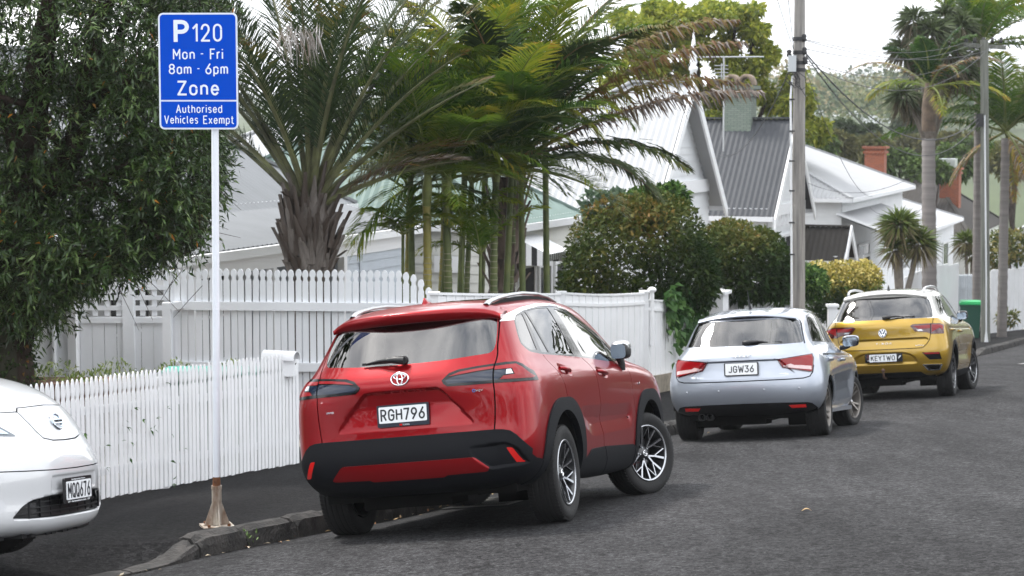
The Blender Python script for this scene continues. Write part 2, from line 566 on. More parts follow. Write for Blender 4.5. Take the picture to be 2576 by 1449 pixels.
def build_ground():
 # the land as one sheet out to the horizon
 xs = sorted(set([-900, -600, -400, -260, -170, -110, -75, -50] + list(range(-36, 61, 4)) + [70, 85, 105, 130, 165, 210, 270, 350, 480, 650, 900]))
 ys = sorted(set([-120, -80, -50] + list(range(-30, 101, 4)) + [110, 125, 145, 170, 200, 240, 290, 350, 420, 500, 590, 700, 850, 1100, 1500, 2200, 3200]))
 V = [(x, y, far_z(x, y) - (.10 if abs(x) < 60 and y < 110 else 0)) for x in xs for y in ys]
 n = len(ys)
 F = [(i * n + j, (i + 1) * n + j, (i + 1) * n + j + 1, i * n + j + 1) for i in range(len(xs) - 1) for j in range(n - 1)]
 fast_mesh('ground', V, F, mat('grass_land', (.055, .075, .028), .95, var=.5, vscale=.08, col2=(.035, .05, .02)), smooth=True, kind='structure')
 # road, footpath and yards: rows across the street, measured from the kerb line
 ky = np.array([p.y for p in KC])
 kx = np.array([p.x for p in KC])
 ys = np.concatenate([np.arange(-10, 11, 1.0), np.arange(11, 34, .25), np.arange(34, 103, 1.0)])
 xk = np.interp(ys, ky, kx)
 def sheet(name, ds, zf, m):
  V, n = [], len(ds)
  for y, x0 in zip(ys, xk):
   for d in ds:
    V.append((x0 - d * 1.07, y, zf(x0 - d * 1.07, y, d)))
  F = [(i * n + j, i * n + j + 1, (i + 1) * n + j + 1, (i + 1) * n + j) for i in range(len(ys) - 1) for j in range(n - 1)]
  fast_mesh(name, V, F, m, smooth=True, kind='structure')
 sheet('road', [.12, 0, -.25, -.5, -.9, -1.4, -2.0, -2.7, -3.5, -4.5, -6, -8, -10.5], lambda x, y, d: road_z(x, y) - .012 * smooth01((.5 + d) / .5), asphalt('road_asphalt', (.013, .013, .0137), (.066, .066, .0675), 3.2, .36))
 sheet('footpath', [.14, .30, .5, .8, 1.1, 1.5, 2.0, 2.6, 3.3, 4.2], path_z, asphalt('footpath_asphalt', (.0045, .0045, .005), (.024, .0236, .024), 3.4, .34, 1.1))
 sheet('yard', [4.0, 5.0, 6.5, 9, 12, 16, 22, 30], lambda x, y, d: path_z(x, y, d) - .006 - .02 * (d > 4), mat('yard_gravel', (.30, .26, .21), .95, var=.45, vscale=30, bump=.5, bscale=60))
 sheet('verge', [-10.4, -11.2, -12, -15, -22, -30], lambda x, y, d: road_z(x, y) + .12 * smooth01((-d - 10.4) / .3), mat('far_path', (.045, .045, .045), .95, var=.4, vscale=3))
 # kerb: rough basalt blocks, one after the other
 mb = MB()
 rs = random.Random(3)
 i = 0
 L = len(KC)
 pos = [0.0]
 for k in range(1, L):
  pos.append(pos[-1] + (KC[k] - KC[k - 1]).length)
 def at_s(s):
  import bisect
  k = min(L - 2, max(0, bisect.bisect(pos, s) - 1))
  t = (s - pos[k]) / max(1e-6, pos[k + 1] - pos[k])
  return KC[k].lerp(KC[k + 1], t), KN[k].lerp(KN[k + 1], t).normalized()
 s = 0
 while s < pos[-1] - 1.2:
  ln = rs.uniform(.42, .95)
  p_, _ = at_s(s)
  jx, jz = rs.uniform(-.006, .006), rs.uniform(-.005, .006)
  hh = kerb_h(p_.y)
  rows = []
  ns = 7
  for k in range(ns + 1):
   t = k / ns
   p, nn = at_s(s + .010 + (ln - .020) * t)
   endk = .020 if k in (0, ns) else 0
   h = kerb_h(p.y)
   z0 = road_z(p.x, p.y) - .05
   zt = road_z(p.x, p.y) + h + jz * min(1, h / .1) + .004
   prof = [(-.004 - .012 * min(1, h / .1), z0), (-.006 + jx, zt - .55 * h), (.006 + jx + endk, zt - .16 * h - endk * .5), (.030 + endk, zt - .020 * min(1, h / .1) - endk), (.085, zt - endk * .6), (.15, zt - endk * .5), (.185, zt - .02), (.19, z0)]
   r = []
   for d, z in prof:
    r.append(p + nn * (d + rs.uniform(-.006, .006) * min(1, h / .1)) + Vector((0, 0, z + rs.uniform(-.004, .004) * min(1, h / .1 + .1))))
   rows.append(r)
  vs = [v for r in rows for v in r]
  m_ = len(rows[0])
  fs = [(k * m_ + j, (k + 1) * m_ + j, (k + 1) * m_ + j + 1, k * m_ + j + 1) for k in range(ns) for j in range(m_ - 1)]
  fs += [tuple(range(m_)), tuple(reversed(range(ns * m_, ns * m_ + m_)))]
  mb.add(vs, fs, 0, False)
  s += ln
 mb.build('kerb', mat('basalt_kerb', (.060, .055, .051), .92, var=.75, vscale=7, bump=.8, bscale=45, col2=(.014, .014, .014)), kind='structure')
 # painted line far down the road
 mb = MB()
 for a, b in (((10.2, 39.6), (16.0, 41.6)),):
  a, b = Vector((a[0], a[1], 0)), Vector((b[0], b[1], 0))
  nn = Vector((-(b - a).normalized().y, (b - a).normalized().x, 0)) * .12
  k = 12
  vs = []
  for i in range(k + 1):
   p = a.lerp(b, i / k)
   for e in (-1, 1):
    q = p + nn * e
    vs.append((q.x, q.y, road_z(q.x, q.y) + .005))
  mb.add(vs, [(2 * i, 2 * i + 1, 2 * i + 3, 2 * i + 2) for i in range(k)])
 mb.build('road_marking', mat('road_paint', (.62, .62, .60), .7, var=.5, vscale=18), kind='structure')
build_ground()

def ground_at(x, y):
 """height of whatever sheet lies at x, y (footpath or yard side)"""
 best, bi = 1e9, 0
 for i in range(0, len(KC), 2):
  d = (KC[i].x - x) ** 2 + (KC[i].y - y) ** 2
  if d < best:
   best, bi = d, i
 side = (Vector((x, y, 0)) - KC[bi]).dot(KN[bi])
 return path_z(x, y, side) if side > 0 else road_z(x, y)

# street frame: a metres down the street, b metres towards the road, from a point on the low fence
FS, FN, FO = Vector((.342, .940, 0)), Vector((.940, -.342, 0)), Vector((-.6, 24.9, 0))
def SF(a, b, z=0):
 p = FO + FS * a + FN * b
 return Vector((p.x, p.y, z))

# ------------------------------------------------------------------ small things on the ground
def build_litter():
 rs = random.Random(21)
 def leaf(mb, p, s, mi):
  a = rs.uniform(0, 2 * PI)
  t = rs.uniform(-.3, .5)
  d, w = Vector((math.cos(a), math.sin(a), 0)), Vector((-math.sin(a), math.cos(a), 0))
  c = p + Vector((0, 0, .006))
  mb.add([c - d * s, c + w * s * .35 + Vector((0, 0, s * .25)), c + d * s + Vector((0, 0, s * t)), c - w * s * .35 + Vector((0, 0, s * .15))], [(0, 1, 2, 3)], mi, False)
 mb = MB()
 for i in range(1100):
  k = rs.randint(30, len(KC) - 1)
  p = KC[k]
  if not (11 < p.y < 18.5) or (rs.random() < .3 and p.y > 15.5):
   continue
  d = -abs(rs.gauss(0, .075)) - .012
  q = p + KN[k] * d + Vector((rs.uniform(-.1, .1), rs.uniform(-.1, .1), 0))
  leaf(mb, Vector((q.x, q.y, road_z(q.x, q.y))), rs.uniform(.010, .038), rs.choice((0, 1, 1, 2)))
 for i in range(14):
  k = rs.randint(30, len(KC) - 1)
  p = KC[k]
  if not (12 < p.y < 20):
   continue
  d = rs.uniform(.05, 2.4)
  q = p + KN[k] * d
  leaf(mb, Vector((q.x, q.y, path_z(q.x, q.y, d))), rs.uniform(.012, .035), rs.choice((0, 1)))
 mb.build('leaf_litter', [mat('dry_leaf_brown', (.22, .10, .04), .8), mat('dry_leaf_tan', (.38, .26, .13), .8), mat('dry_leaf_pale', (.45, .38, .28), .8)], label='scatter of dry brown leaves along the stone gutter', cat='leaf litter', kind='stuff')
 for u, v, s, lab in ((2029, 1298, .035, 'single curled tan leaf lying alone on the open road'), (1783, 1095, .022, 'small pale leaf on the road just behind the silver car')):
  p = hit(u, v)
  mb = MB()
  p = Vector((p.x, p.y, road_z(p.x, p.y)))
  vs = []
  for i in range(7):
   t = i / 6
   w = s * .42 * math.sin(PI * min(1, t * .92 + .06))
   for e in (-1, 0, 1):
    vs.append(p + Vector((s * 2 * (t - .5), e * w, .006 + abs(e) * w * .55 + .012 * math.sin(3 * t))))
  mb.add(vs, [(i * 3 + j, i * 3 + j + 1, i * 3 + j + 4, i * 3 + j + 3) for i in range(6) for j in range(2)], 0, True)
  mb.build('fallen_leaf', mat('dry_leaf_tan', (.38, .26, .13), .8), label=lab, cat='leaf')
 # weeds in the gutter joint
 for u, v, n, h, lab in ((622, 1378, 46, .11, 'small green weed growing against the stone kerb'), (930, 1308, 30, .07, 'little weed in the gutter behind the rear wheel of the red car')):
  p = hit(u, v)
  V, F = [], []
  for i in range(n):
   a = rs.uniform(0, 2 * PI)
   el = rs.uniform(.5, 1.4)
   c = Vector((p.x, p.y, road_z(p.x, p.y))) + Vector((rs.gauss(0, .03), rs.gauss(0, .02), rs.uniform(0, h)))
   d = Vector((math.cos(a) * math.cos(el), math.sin(a) * math.cos(el), math.sin(el)))
   w = d.cross(Vector((0, 0, 1))).normalized() * .007
   l = rs.uniform(.02, .045)
   k = len(V)
   V += [c, c + d * l * .5 + w, c + d * l, c + d * l * .5 - w]
   F.append((k, k + 1, k + 2, k + 3))
  fast_mesh('weed', [tuple(v) for v in V], F, mat('weed_green', (.09, .16, .035), .6), label=lab, cat='weed')
 # storm drain grating under the red car
 t = thing('drain_grate', 'ribbed concrete storm drain grating in the gutter under the red car', 'drain')
 c = hit(1240, 1250)
 mb = MB()
 d = Vector((math.sin(R(20)), math.cos(R(20)), 0))
 w = Vector((d.y, -d.x, 0))
 def G(a, b, z):
  q = Vector((c.x, c.y, 0)) + d * a + w * b
  return (q.x, q.y, road_z(q.x, q.y) + z)
 mb.add([G(-.45, -.30, .004), G(.45, -.30, .004), G(.45, .30, .004), G(-.45, .30, .004)], [(0, 1, 2, 3)], 0)
 mb.build('drain_slab', mat('worn_concrete', (.30, .29, .27), .9, var=.3, vscale=14), t)
 mb = MB()
 for k in range(10):
  a = -.36 + .08 * k
  mb.add([G(a, -.24, .008), G(a + .035, -.24, .008), G(a + .035, .24, .008), G(a, .24, .008)], [(0, 1, 2, 3)], 0)
 mb.build('drain_slots', M_DARKVOID, t)
M_DARKVOID = mat('dark_void', (0.004, 0.004, 0.004), 0.9, spec=0.1)
build_litter()
# ================================================================== FENCES, MAILBOX, BINS
M_PAINT = mat('white_fence_paint', (.82, .83, .85), .55, var=.06, vscale=1.7, bump=.08, bscale=60, col2=(.75, .76, .77))
M_PAINT2 = mat('grey_white_paint', (.78, .80, .83), .55, var=.08, vscale=1.7, bump=.08, bscale=50, col2=(.71, .73, .76))
M_CONC = mat('stained_concrete', (.34, .30, .24), .9, var=.5, vscale=5, bump=.4, bscale=40, col2=(.15, .13, .10))

def picket(mb, p, d, n, w, h, th, style, lean=0.0, mi=0):
 """one picket: p foot, d along the fence, n its outward normal"""
 if style == 'gothic':
  out = [(-.5, 0), (-.5, h - .215), (-.46, h - .190), (-.36, h - .175), (-.36, h - .160), (-.46, h - .145), (-.5, h - .120), (-.49, h - .090), (-.40, h - .050), (-.22, h - .018), (0, h)]
 elif style == 'knob':
  out = [(-.46, 0), (-.46, h - .150), (-.30, h - .128), (-.30, h - .100), (-.46, h - .075), (-.47, h - .050), (-.36, h - .020), (-.16, h - .004), (0, h)]
 else:
  out = [(-.5, 0), (-.5, h - .05), (0, h)]
 pts = [(x * w, z) for x, z in out] + [(-x * w, z) for x, z in out[:-1][::-1]]
 k = len(pts)
 vs = [p + d * (x + lean * z) + Vector((0, 0, z)) for x, z in pts]
 vs = vs + [v - n * th for v in vs]
 mb.add(vs, [tuple(reversed(range(k))), tuple(range(k, 2 * k))] + [(i, (i + 1) % k, (i + 1) % k + k, i + k) for i in range(k)], mi)

def picket_run(name, label, A, B, z0, z1, h0, h1, pitch, w, th, style, normal_sign, rails, rail_side, m, post=None, topf=None, rail_size=(.035, .07), group=None):
 """fence from A to B (x,y): foot heights z0..z1, picket heights h0..h1; rails at heights above the foot"""
 A, B = Vector((*A, 0)), Vector((*B, 0))
 d = (B - A).normalized()
 n = Vector((d.y, -d.x, 0)) * normal_sign
 L = (B - A).length
 cnt = int(L / pitch)
 t_ = thing(name, label, 'fence', Matrix.Translation((A.x, A.y, z0)), group)
 inv = Vector((-A.x, -A.y, -z0))
 rs = random.Random(len(label))
 mb = MB()
 for i in range(cnt):
  t = (i + .5) / cnt
  p = A.lerp(B, t) + Vector((0, 0, z0 + (z1 - z0) * t + rs.uniform(-.006, .006))) + inv
  h = h0 + (h1 - h0) * t
  if topf:
   h = topf(t, h)
  picket(mb, p + n * rs.uniform(-.003, .003), d, n, w * rs.uniform(.97, 1.02), h, th, style, rs.uniform(-.004, .004))
 mb.build('pickets', m, t_)
 for rz in rails:
  r = MB()
  off = n * ((.002 + rail_size[0] / 2) if rail_side > 0 else -(th + .002 + rail_size[0] / 2))
  r.beam(A + off + inv + Vector((0, 0, z0 + rz)), B + off + inv + Vector((0, 0, z1 + rz)), rail_size[0], rail_size[1])
  r.build('rail', m, t_)
 for tt, ph, pw in (post or []):
  r = MB()
  c = A.lerp(B, tt) + inv + Vector((0, 0, z0 + (z1 - z0) * tt)) - n * (th + pw / 2 + .006)
  r.box((c.x - pw / 2, c.y - pw / 2, c.z - .4), (c.x + pw / 2, c.y + pw / 2, c.z + ph))
  r.box((c.x - pw / 2 - .012, c.y - pw / 2 - .012, c.z + ph), (c.x + pw / 2 + .012, c.y + pw / 2 + .012, c.z + ph + .03))
  r.build('post', m, t_)
 return t_

def build_fences():
 # near picket fence along the footpath
 A, B = (-4.18, 16.18), (-2.235, 20.68)
 d = (Vector(B) - Vector(A)).normalized()
 za, zb = ground_at(*A) + .01, ground_at(*B) + .01
 zt_near = -(949 - 295) / 5000 * 17.38
 zt_far = -(887 - 295) / 5000 * 20.69
 t0 = (17.38 - A[1]) / (B[1] - A[1])
 ztA = zt_near - (zt_far - zt_near) / (1 - t0) * t0
 picket_run('picket_fence', 'low white picket fence of pointed pickets along the footpath, behind the sign post', A, B, za, zb, ztA - za, zt_far - zb, .0705, .0485, .014, 'gothic', 1, (.24, .80), -1, M_PAINT,
               post=[(.02, .95, .09), (.5, 1.0, .09), (.985, 1.02, .09)])
 # mailbox hung on its far end
 mx = thing('mailbox', 'white round-topped mailbox on the far end of the low picket fence', 'mailbox', Matrix.Translation(at(722, 906, 20.45)))
 b = MB()
 b.box((-.035, -.05, -.165), (.085, .12, .0))
 b.build('box', M_PAINT, mx)
 r = MB()
 vs, fs = [], []
 # barrel roof: axis runs left-right and slightly away; its open right end faces the road
 ax = Vector((.94, -.34, 0))
 sd = Vector((.34, .94, 0))
 for k in range(15):
  a = PI * k / 14
  for l in (-.26, .115):
   for rr_ in (.088, .080):
    vs.append(ax * l + sd * (rr_ * math.cos(a)) + Vector((0, 0, .005 + rr_ * 1.05 * math.sin(a))))
 for k in range(14):
  q = 4 * k
  fs += [(q, q + 4, q + 6, q + 2), (q + 1, q + 3, q + 7, q + 5), (q, q + 1, q + 5, q + 4), (q + 2, q + 6, q + 7, q + 3)]
 r.add(vs, fs, 0, False)
 r.build('rounded_roof', M_PAINT, mx)
 s = MB()
 s.box((.085, -.02, -.05), (.0865, .09, -.035))
 s.build('letter_slot', M_DARKVOID, mx)
 # tall fence at the back, scalloped down on the right
 def sc(t, h):
  if t > .86:
   k = (t - .86) / .14
   h -= .36 * (1 - math.sqrt(max(0, 1 - k ** 2.0)))
  return h
 zb2 = -3.92
 picket_run('tall_picket_fence', 'tall white picket fence with knobbed tops and a heavy rail, standing behind the mailbox', (-4.19, 24.5), (-.98, 24.22), zb2, zb2, 2.06, 2.05, .0885, .080, .020, 'knob', 1, (.85, 1.60), 1, M_PAINT2, topf=sc,
               post=[(.0, 2.0, .10), (.5, 1.6, .10), (.99, 1.6, .10)], rail_size=(.045, .105))
 # its gate-like frame at the left end
 fr = thing('side_gate', 'narrow white gate between the lattice screen and the tall picket fence', 'gate', Matrix.Translation((-4.22, 24.44, zb2)))
 m = MB()
 m.box((-.095, -.05, 0), (.01, .05, 1.64))
 m.build('post', M_PAINT2, fr)
 m = MB()
 m.beam((.01, -.02, 1.58), (.16, -.02, 1.62), .04, .09)
 m.build('rail', M_PAINT2, fr)
 # lattice screen
 lt = thing('lattice_screen', 'white lattice screen over vertical boards, left of the tall picket fence', 'fence', Matrix.Translation((-5.62, 25.0, -4.05)))
 m = MB()
 z1, z2, z3 = .60, 1.52, 2.15
 k = 0
 x = 0
 while x < 1.26:
  m.box((x + .003, 0, 0), (x + .150, .02, 1.46))
  x += .155
 m.build('boards', M_PAINT2, lt)
 m = MB()
 for i in range(9):
  m.box((.02 + .150 * i, .0, 1.55), (.085 + .150 * i, .012, 2.16))
 for i in range(5):
  m.box((0, -.012, 1.62 + .130 * i), (1.28, -.001, 1.68 + .130 * i))
 m.build('lattice', M_PAINT2, lt)
 for zz, hh in ((1.46, .075), (2.14, .07)):
  m = MB()
  m.box((0, -.03, zz), (1.28, .03, zz + hh))
  m.build('rail', M_PAINT2, lt)
 m = MB()
 m.add([(.71, -.05, 0), (.87, -.05, 0), (.87, .10, 0), (.71, .10, 0), (.70, -.05, 2.6), (.83, -.05, 2.6), (.83, .10, 2.6), (.70, .10, 2.6)],
          [(0, 1, 5, 4), (1, 2, 6, 5), (2, 3, 7, 6), (3, 0, 4, 7), (4, 5, 6, 7)])
 m.build('post', M_PAINT2, lt)
 # porch corner at the far left
 pc = thing('porch_corner', 'white weatherboard porch corner with a downpipe, behind the ivy trunk', 'porch', Matrix.Translation((-6.35, 25.05, -4.1)))
 m = MB()
 m.box((.10, -.06, 0), (.30, .10, 2.7))
 m.build('corner_post', M_PAINT, pc)
 m = MB()
 for i in range(18):
  z = .15 * i
  m.add([(.30, -.020, z), (.72, -.020, z), (.72, -.002, z + .15), (.30, -.002, z + .15), (.30, .02, z), (.72, .02, z)], [(0, 1, 2, 3), (0, 4, 5, 1)])
 m.box((-.8, .0, 0), (.72, .10, 2.7))
 m.build('weatherboards', M_PAINT2, pc)
 m = MB()
 m.tube([(.56, -.07, 2.6), (.56, -.07, .5), (.58, -.10, .42), (.62, -.16, .10)], .035, 10)
 m.build('downpipe', M_PAINT2, pc)
 # flower bed with timber edge, and the turquoise lid behind the pickets
 gb = thing('garden_bed', 'raised bed with a brown timber edge behind the near picket fence', 'garden bed', Matrix.Translation((-5.55, 22.6, -3.62)))
 m = MB()
 m.box((-.5, 0, 0), (2.55, .06, .58))
 m.box((-.5, .06, 0), (2.55, 1.2, .50))
 m.build('timber_edge', mat('brown_timber', (.16, .085, .055), .85, var=.5, vscale=9, bump=.3, bscale=30), gb)
 lid = thing('storage_box', 'turquoise plastic box lid just showing over the near picket fence', 'box', Matrix.Translation(at(548, 938, 22.4)))
 m = MB()
 m.prism(rounded_rect2(1.10, .040, .018), .5, Matrix.Translation((-.1, -.05, .0)))
 m.build('lid', mat('turquoise_plastic', (.05, .30, .24), .5), lid)
 m = MB()
 m.box((-.68, .0, -.9), (.48, .40, -.024))
 m.build('bin', mat('dark_green_plastic', (.02, .09, .06), .5), lid)
 # ---------------- low board fence beside the street
 def run(a0, a1, zt0, zt1, label, posts, sag, cat='fence'):
  t_ = thing('board_fence', label, cat, Matrix.Translation(SF(a0, 0, zt0)), 'white board fences along the street')
  inv = -SF(a0, 0, zt0)
  m = MB()
  n = int((a1 - a0) / .105)
  for i in range(n):
   ta, tb = i / n, (i + 1) / n - .09 / n
   p, q = SF(a0 + (a1 - a0) * ta, 0, 0), SF(a0 + (a1 - a0) * tb, 0, 0)
   tm = (ta + tb) / 2
   zt = zt0 + (zt1 - zt0) * tm - sag * math.sin(PI * tm) + .006 * ((i * 7) % 3 - 1)
   zg = ground_at(p.x, p.y) + .30
   vs = []
   for e in (.011 + .003 * (i * 5 % 3 - 1), -.011):
    for pt, z in ((p, zg), (q, zg), (q, zt), (p, zt)):
     vs.append(pt + FN * e + Vector((0, 0, z)) + inv)
   m.add(vs, [(0, 1, 2, 3), (7, 6, 5, 4), (0, 4, 5, 1), (1, 5, 6, 2), (2, 6, 7, 3), (3, 7, 4, 0)])
  m.build('boards', M_PAINT, t_)
  for fr_, off in ((.10, 0), (1, 0)):
   m = MB()
   pts = []
   for k in range(13):
    t = k / 12
    p = SF(a0 + (a1 - a0) * t, .022 if fr_ < 1 else .0, 0)
    zt = zt0 + (zt1 - zt0) * t - sag * math.sin(PI * t)
    pts.append(p + Vector((0, 0, zt - (.14 if fr_ < 1 else -.015))) + inv)
   for p, q in zip(pts[:-1], pts[1:]):
    m.beam(p, q, .022 if fr_ < 1 else .06, .05 if fr_ < 1 else .03)
   m.build('rail' if fr_ < 1 else 'capping', M_PAINT, t_)
  for a, zt, w, ball in posts:
   m = MB()
   p = SF(a, 0, 0) + inv
   g = ground_at(p.x - inv.x, p.y - inv.y) + inv.z
   m.box((p.x - w / 2, p.y - w / 2, g - .3), (p.x + w / 2, p.y + w / 2, zt + inv.z))
   m.box((p.x - w / 2 - .02, p.y - w / 2 - .02, zt + inv.z), (p.x + w / 2 + .02, p.y + w / 2 + .02, zt + inv.z + .03))
   if ball:
    blob(m, (p.x + .14, p.y + .25, zt + inv.z + .02), (.075, .075, .05), power=2)
    m.tube([(p.x + .14, p.y + .25, zt + inv.z - .02), (p.x + .14, p.y + .25, zt + inv.z - .9)], .04, 10)
   m.build('post', M_PAINT, t_)
  m = MB()
  n = 14
  vs = []
  for k in range(n + 1):
   for bb, top in ((.10, 1), (.10, 0), (-.12, 0), (-.12, 1)):
    p = SF(a0 + (a1 - a0) * k / n, bb, 0)
    g = ground_at(p.x, p.y)
    vs.append(Vector((p.x, p.y, g + (.30 if top else -.3))) + inv)
  m.add(vs, [(k * 4 + j, k * 4 + (j + 1) % 4, (k + 1) * 4 + (j + 1) % 4, (k + 1) * 4 + j) for k in range(n) for j in range(4)])
  m.build('concrete_base', M_CONC, t_)
 zat = lambda v, Y: -(v - 295) / 5000 * Y
 run(-1.05, 3.80, zat(742, 23.9), zat(742, 28.5), 'low white board fence beside the street, next to the tall picket fence', [(-1.0, zat(742, 23.9), .10, False), (3.82, zat(738, 28.5), .12, False)], .012)
 run(3.88, 8.05, zat(741, 28.5), zat(740, 32.5), 'low white board fence behind the red car, ending in a tall post', [(8.12, zat(736, 32.5), .13, True)], .025)
 run(8.35, 11.9, zat(755, 32.9), zat(758, 36.1), 'lower white board fence with a vine on it, behind the silver car', [], .02)
 # gate pier with its number
 gp = SF(12.75, .02, 0)
 zg = ground_at(gp.x, gp.y)
 zt = zat(731, gp.y)
 t_ = thing('gate_pier', 'square white gate pier with a number on it, behind the roof of the silver car', 'pier', Matrix.Translation((gp.x, gp.y, zg)) @ Matrix.Rotation(R(-20), 4, 'Z'))
 m = MB()
 m.box((-.21, -.21, -.3), (.21, .21, zt - zg - .06))
 m.build('shaft', M_PAINT, t_)
 m = MB()
 m.box((-.26, -.26, zt - zg - .06), (.26, .26, zt - zg))
 m.build('cap', M_PAINT, t_)
 m = MB()
 put_text(m, '2', Matrix.Translation((.03, -.214, zt - zg - .22)), height=.15, depth=.006)
 m.build('house_number', mat('number_grey', (.35, .36, .38), .5), t_)
 # fences farther on
 zg = ground_at(*SF(13.3, 0)[:2])
 picket_run('picket_fence', 'white picket fence behind the silver car, between the gate pier and the power pole', SF(13.2, 0)[:2], SF(18.5, 0)[:2], zg, ground_at(*SF(18.5, 0)[:2]), 1.75, 1.75, .11, .10, .02, 'plain', 1, (.4, 1.4), -1, M_PAINT)
 p = at(2094, 772, 39.0)
 zg = ground_at(p.x, p.y)
 t_ = thing('gate_pier', 'slim white gate pier with a flat cap behind the gold car', 'pier', Matrix.Translation((p.x, p.y, zg)))
 m = MB()
 m.box((-.085, -.085, -.3), (.085, .085, p.z - zg))
 m.box((-.115, -.115, p.z - zg), (.115, .115, p.z - zg + .05))
 m.build('shaft', M_PAINT, t_)
 m = MB()
 m.box((.09, -.02, 0), (.55, .02, p.z - zg - .06))
 m.build('panel', M_PAINT2, t_)
 # long white fences at the far drive
 def wall_run(name, label, pts, m_, pitch, zfoot=None):
  """vertical boards between (u, v_top, Y) points of the photograph's measured line"""
  P = [at(*q) for q in pts]
  t_ = thing(name, label, 'fence', Matrix.Translation(P[0]))
  m = MB()
  for p, q in zip(P[:-1], P[1:]):
   L = Vector((q.x - p.x, q.y - p.y, 0)).length
   n = max(1, int(L / pitch))
   dn = Vector((q.y - p.y, p.x - q.x, 0)).normalized()
   for i in range(n):
    a, b = p.lerp(q, i / n) - P[0], p.lerp(q, (i + .93) / n) - P[0]
    g = ground_at(a.x + P[0].x, a.y + P[0].y) - P[0].z
    b.z = a.z
    vs = []
    for e in (0, -.03):
     for c, z in ((a, g - .2), (b, g - .2), (b, a.z), (a, a.z)):
      vs.append(Vector((c.x, c.y, z)) + dn * e)
    m.add(vs, [(0, 1, 2, 3), (7, 6, 5, 4), (0, 4, 5, 1), (1, 5, 6, 2), (2, 6, 7, 3), (3, 7, 4, 0)])
  m.build('boards', m_, t_)
 wall_run('board_fence', 'pale blue-white board fence left of the sloping white one, far down the street', [(2206, 676, 55), (2330, 674, 57)], M_PAINT2, .14)
 wall_run('board_fence', 'white board fence with a rising stepped top behind the gold car', [(2277, 698, 53.5), (2362, 660, 56.5), (2363, 668, 56.6), (2384, 663, 57.3), (2385, 668, 57.4), (2413, 661, 58.5)], M_PAINT, .12)
 wall_run('board_fence', 'white board fence at the right edge beyond the thin pole', [(2494, 680, 63), (2576, 676, 66), (2640, 672, 69)], M_PAINT, .5)
 pa, pb = at(2413, 690, 63), at(2470, 688, 66)
 picket_run('picket_fence', 'grey picket fence behind the green wheelie bin', (pa.x, pa.y), (pb.x, pb.y), ground_at(pa.x, pa.y), ground_at(pb.x, pb.y), pa.z - ground_at(pa.x, pa.y), pb.z - ground_at(pb.x, pb.y), .20, .13, .02, 'plain', 1, (.4, 1.5), -1, mat('grey_fence_paint', (.42, .46, .50), .6, var=.2, vscale=4))
 # wheelie bin
 p = at(2440, 838, 57.0)
 bz = ground_at(p.x, p.y)
 t_ = thing('wheelie_bin', 'dark green wheelie bin with a bright green lid on the far footpath', 'bin', Matrix.Translation((p.x, p.y, bz)) @ Matrix.Rotation(R(-12), 4, 'Z') @ Matrix.Scale(1.02, 4))
 m = MB()
 m.add([(-.24, -.27, .06), (.24, -.27, .06), (.24, .27, .06), (-.24, .27, .06), (-.29, -.34, 1.0), (.29, -.34, 1.0), (.29, .34, 1.0), (-.29, .34, 1.0)], [(3, 2, 1, 0), (0, 1, 5, 4), (1, 2, 6, 5), (2, 3, 7, 6), (3, 0, 4, 7), (4, 5, 6, 7)])
 m.box((-.31, -.36, .95), (.31, .36, 1.0))
 m.build('bin', mat('dark_green_plastic', (.02, .09, .06), .5), t_)
 m = MB()
 m.box((-.31, -.38, 1.003), (.31, .36, 1.05))
 m.box((-.27, -.30, 1.05), (.27, .30, 1.085))
 m.build('lid', mat('bright_green_plastic', (.03, .42, .14), .45), t_)
 for sx in (-1, 1):
  m = MB()
  m.lathe([(.0, -.02), (.10, -.02), (.10, .02), (.0, .02)], 18, Matrix.Translation((sx * .27, .30, .10)))
  m.build('wheel', M_TYREB, t_)

def rounded_rect2(w, h, r, n=4):
 out = []
 for cx, cy, a0 in ((w / 2 - r, h / 2 - r, 0), (-w / 2 + r, h / 2 - r, 90), (-w / 2 + r, -h / 2 + r, 180), (w / 2 - r, -h / 2 + r, 270)):
  for k in range(n + 1):
   t = R(a0 + 90 * k / n)
   out.append((cx + r * math.cos(t), cy + r * math.sin(t)))
 return out

M_TYREB = mat('bin_wheel_rubber', (.02, .02, .02), .8)
def blob(mb, centre, size, M=None, mi=0, n=14, m=10, power=2.6):
 """superellipsoid, for knobs, mirror housings and the like"""
 vs, fs = [], []
 def sp(c):
  return math.copysign(abs(c) ** (2 / power), c)
 for j in range(m + 1):
  ph = -PI / 2 + PI * j / m
  for k in range(n):
   th = 2 * PI * k / n
   p = Vector((size[0] * sp(math.cos(ph)) * sp(math.cos(th)), size[1] * sp(math.cos(ph)) * sp(math.sin(th)), size[2] * sp(math.sin(ph))))
   vs.append((M @ p if M is not None else p) + Vector(centre))
 for j in range(m):
  for k in range(n):
   k2 = (k + 1) % n
   fs.append((j * n + k, j * n + k2, (j + 1) * n + k2, (j + 1) * n + k))
 mb.add(vs, fs, mi, True)
build_fences()

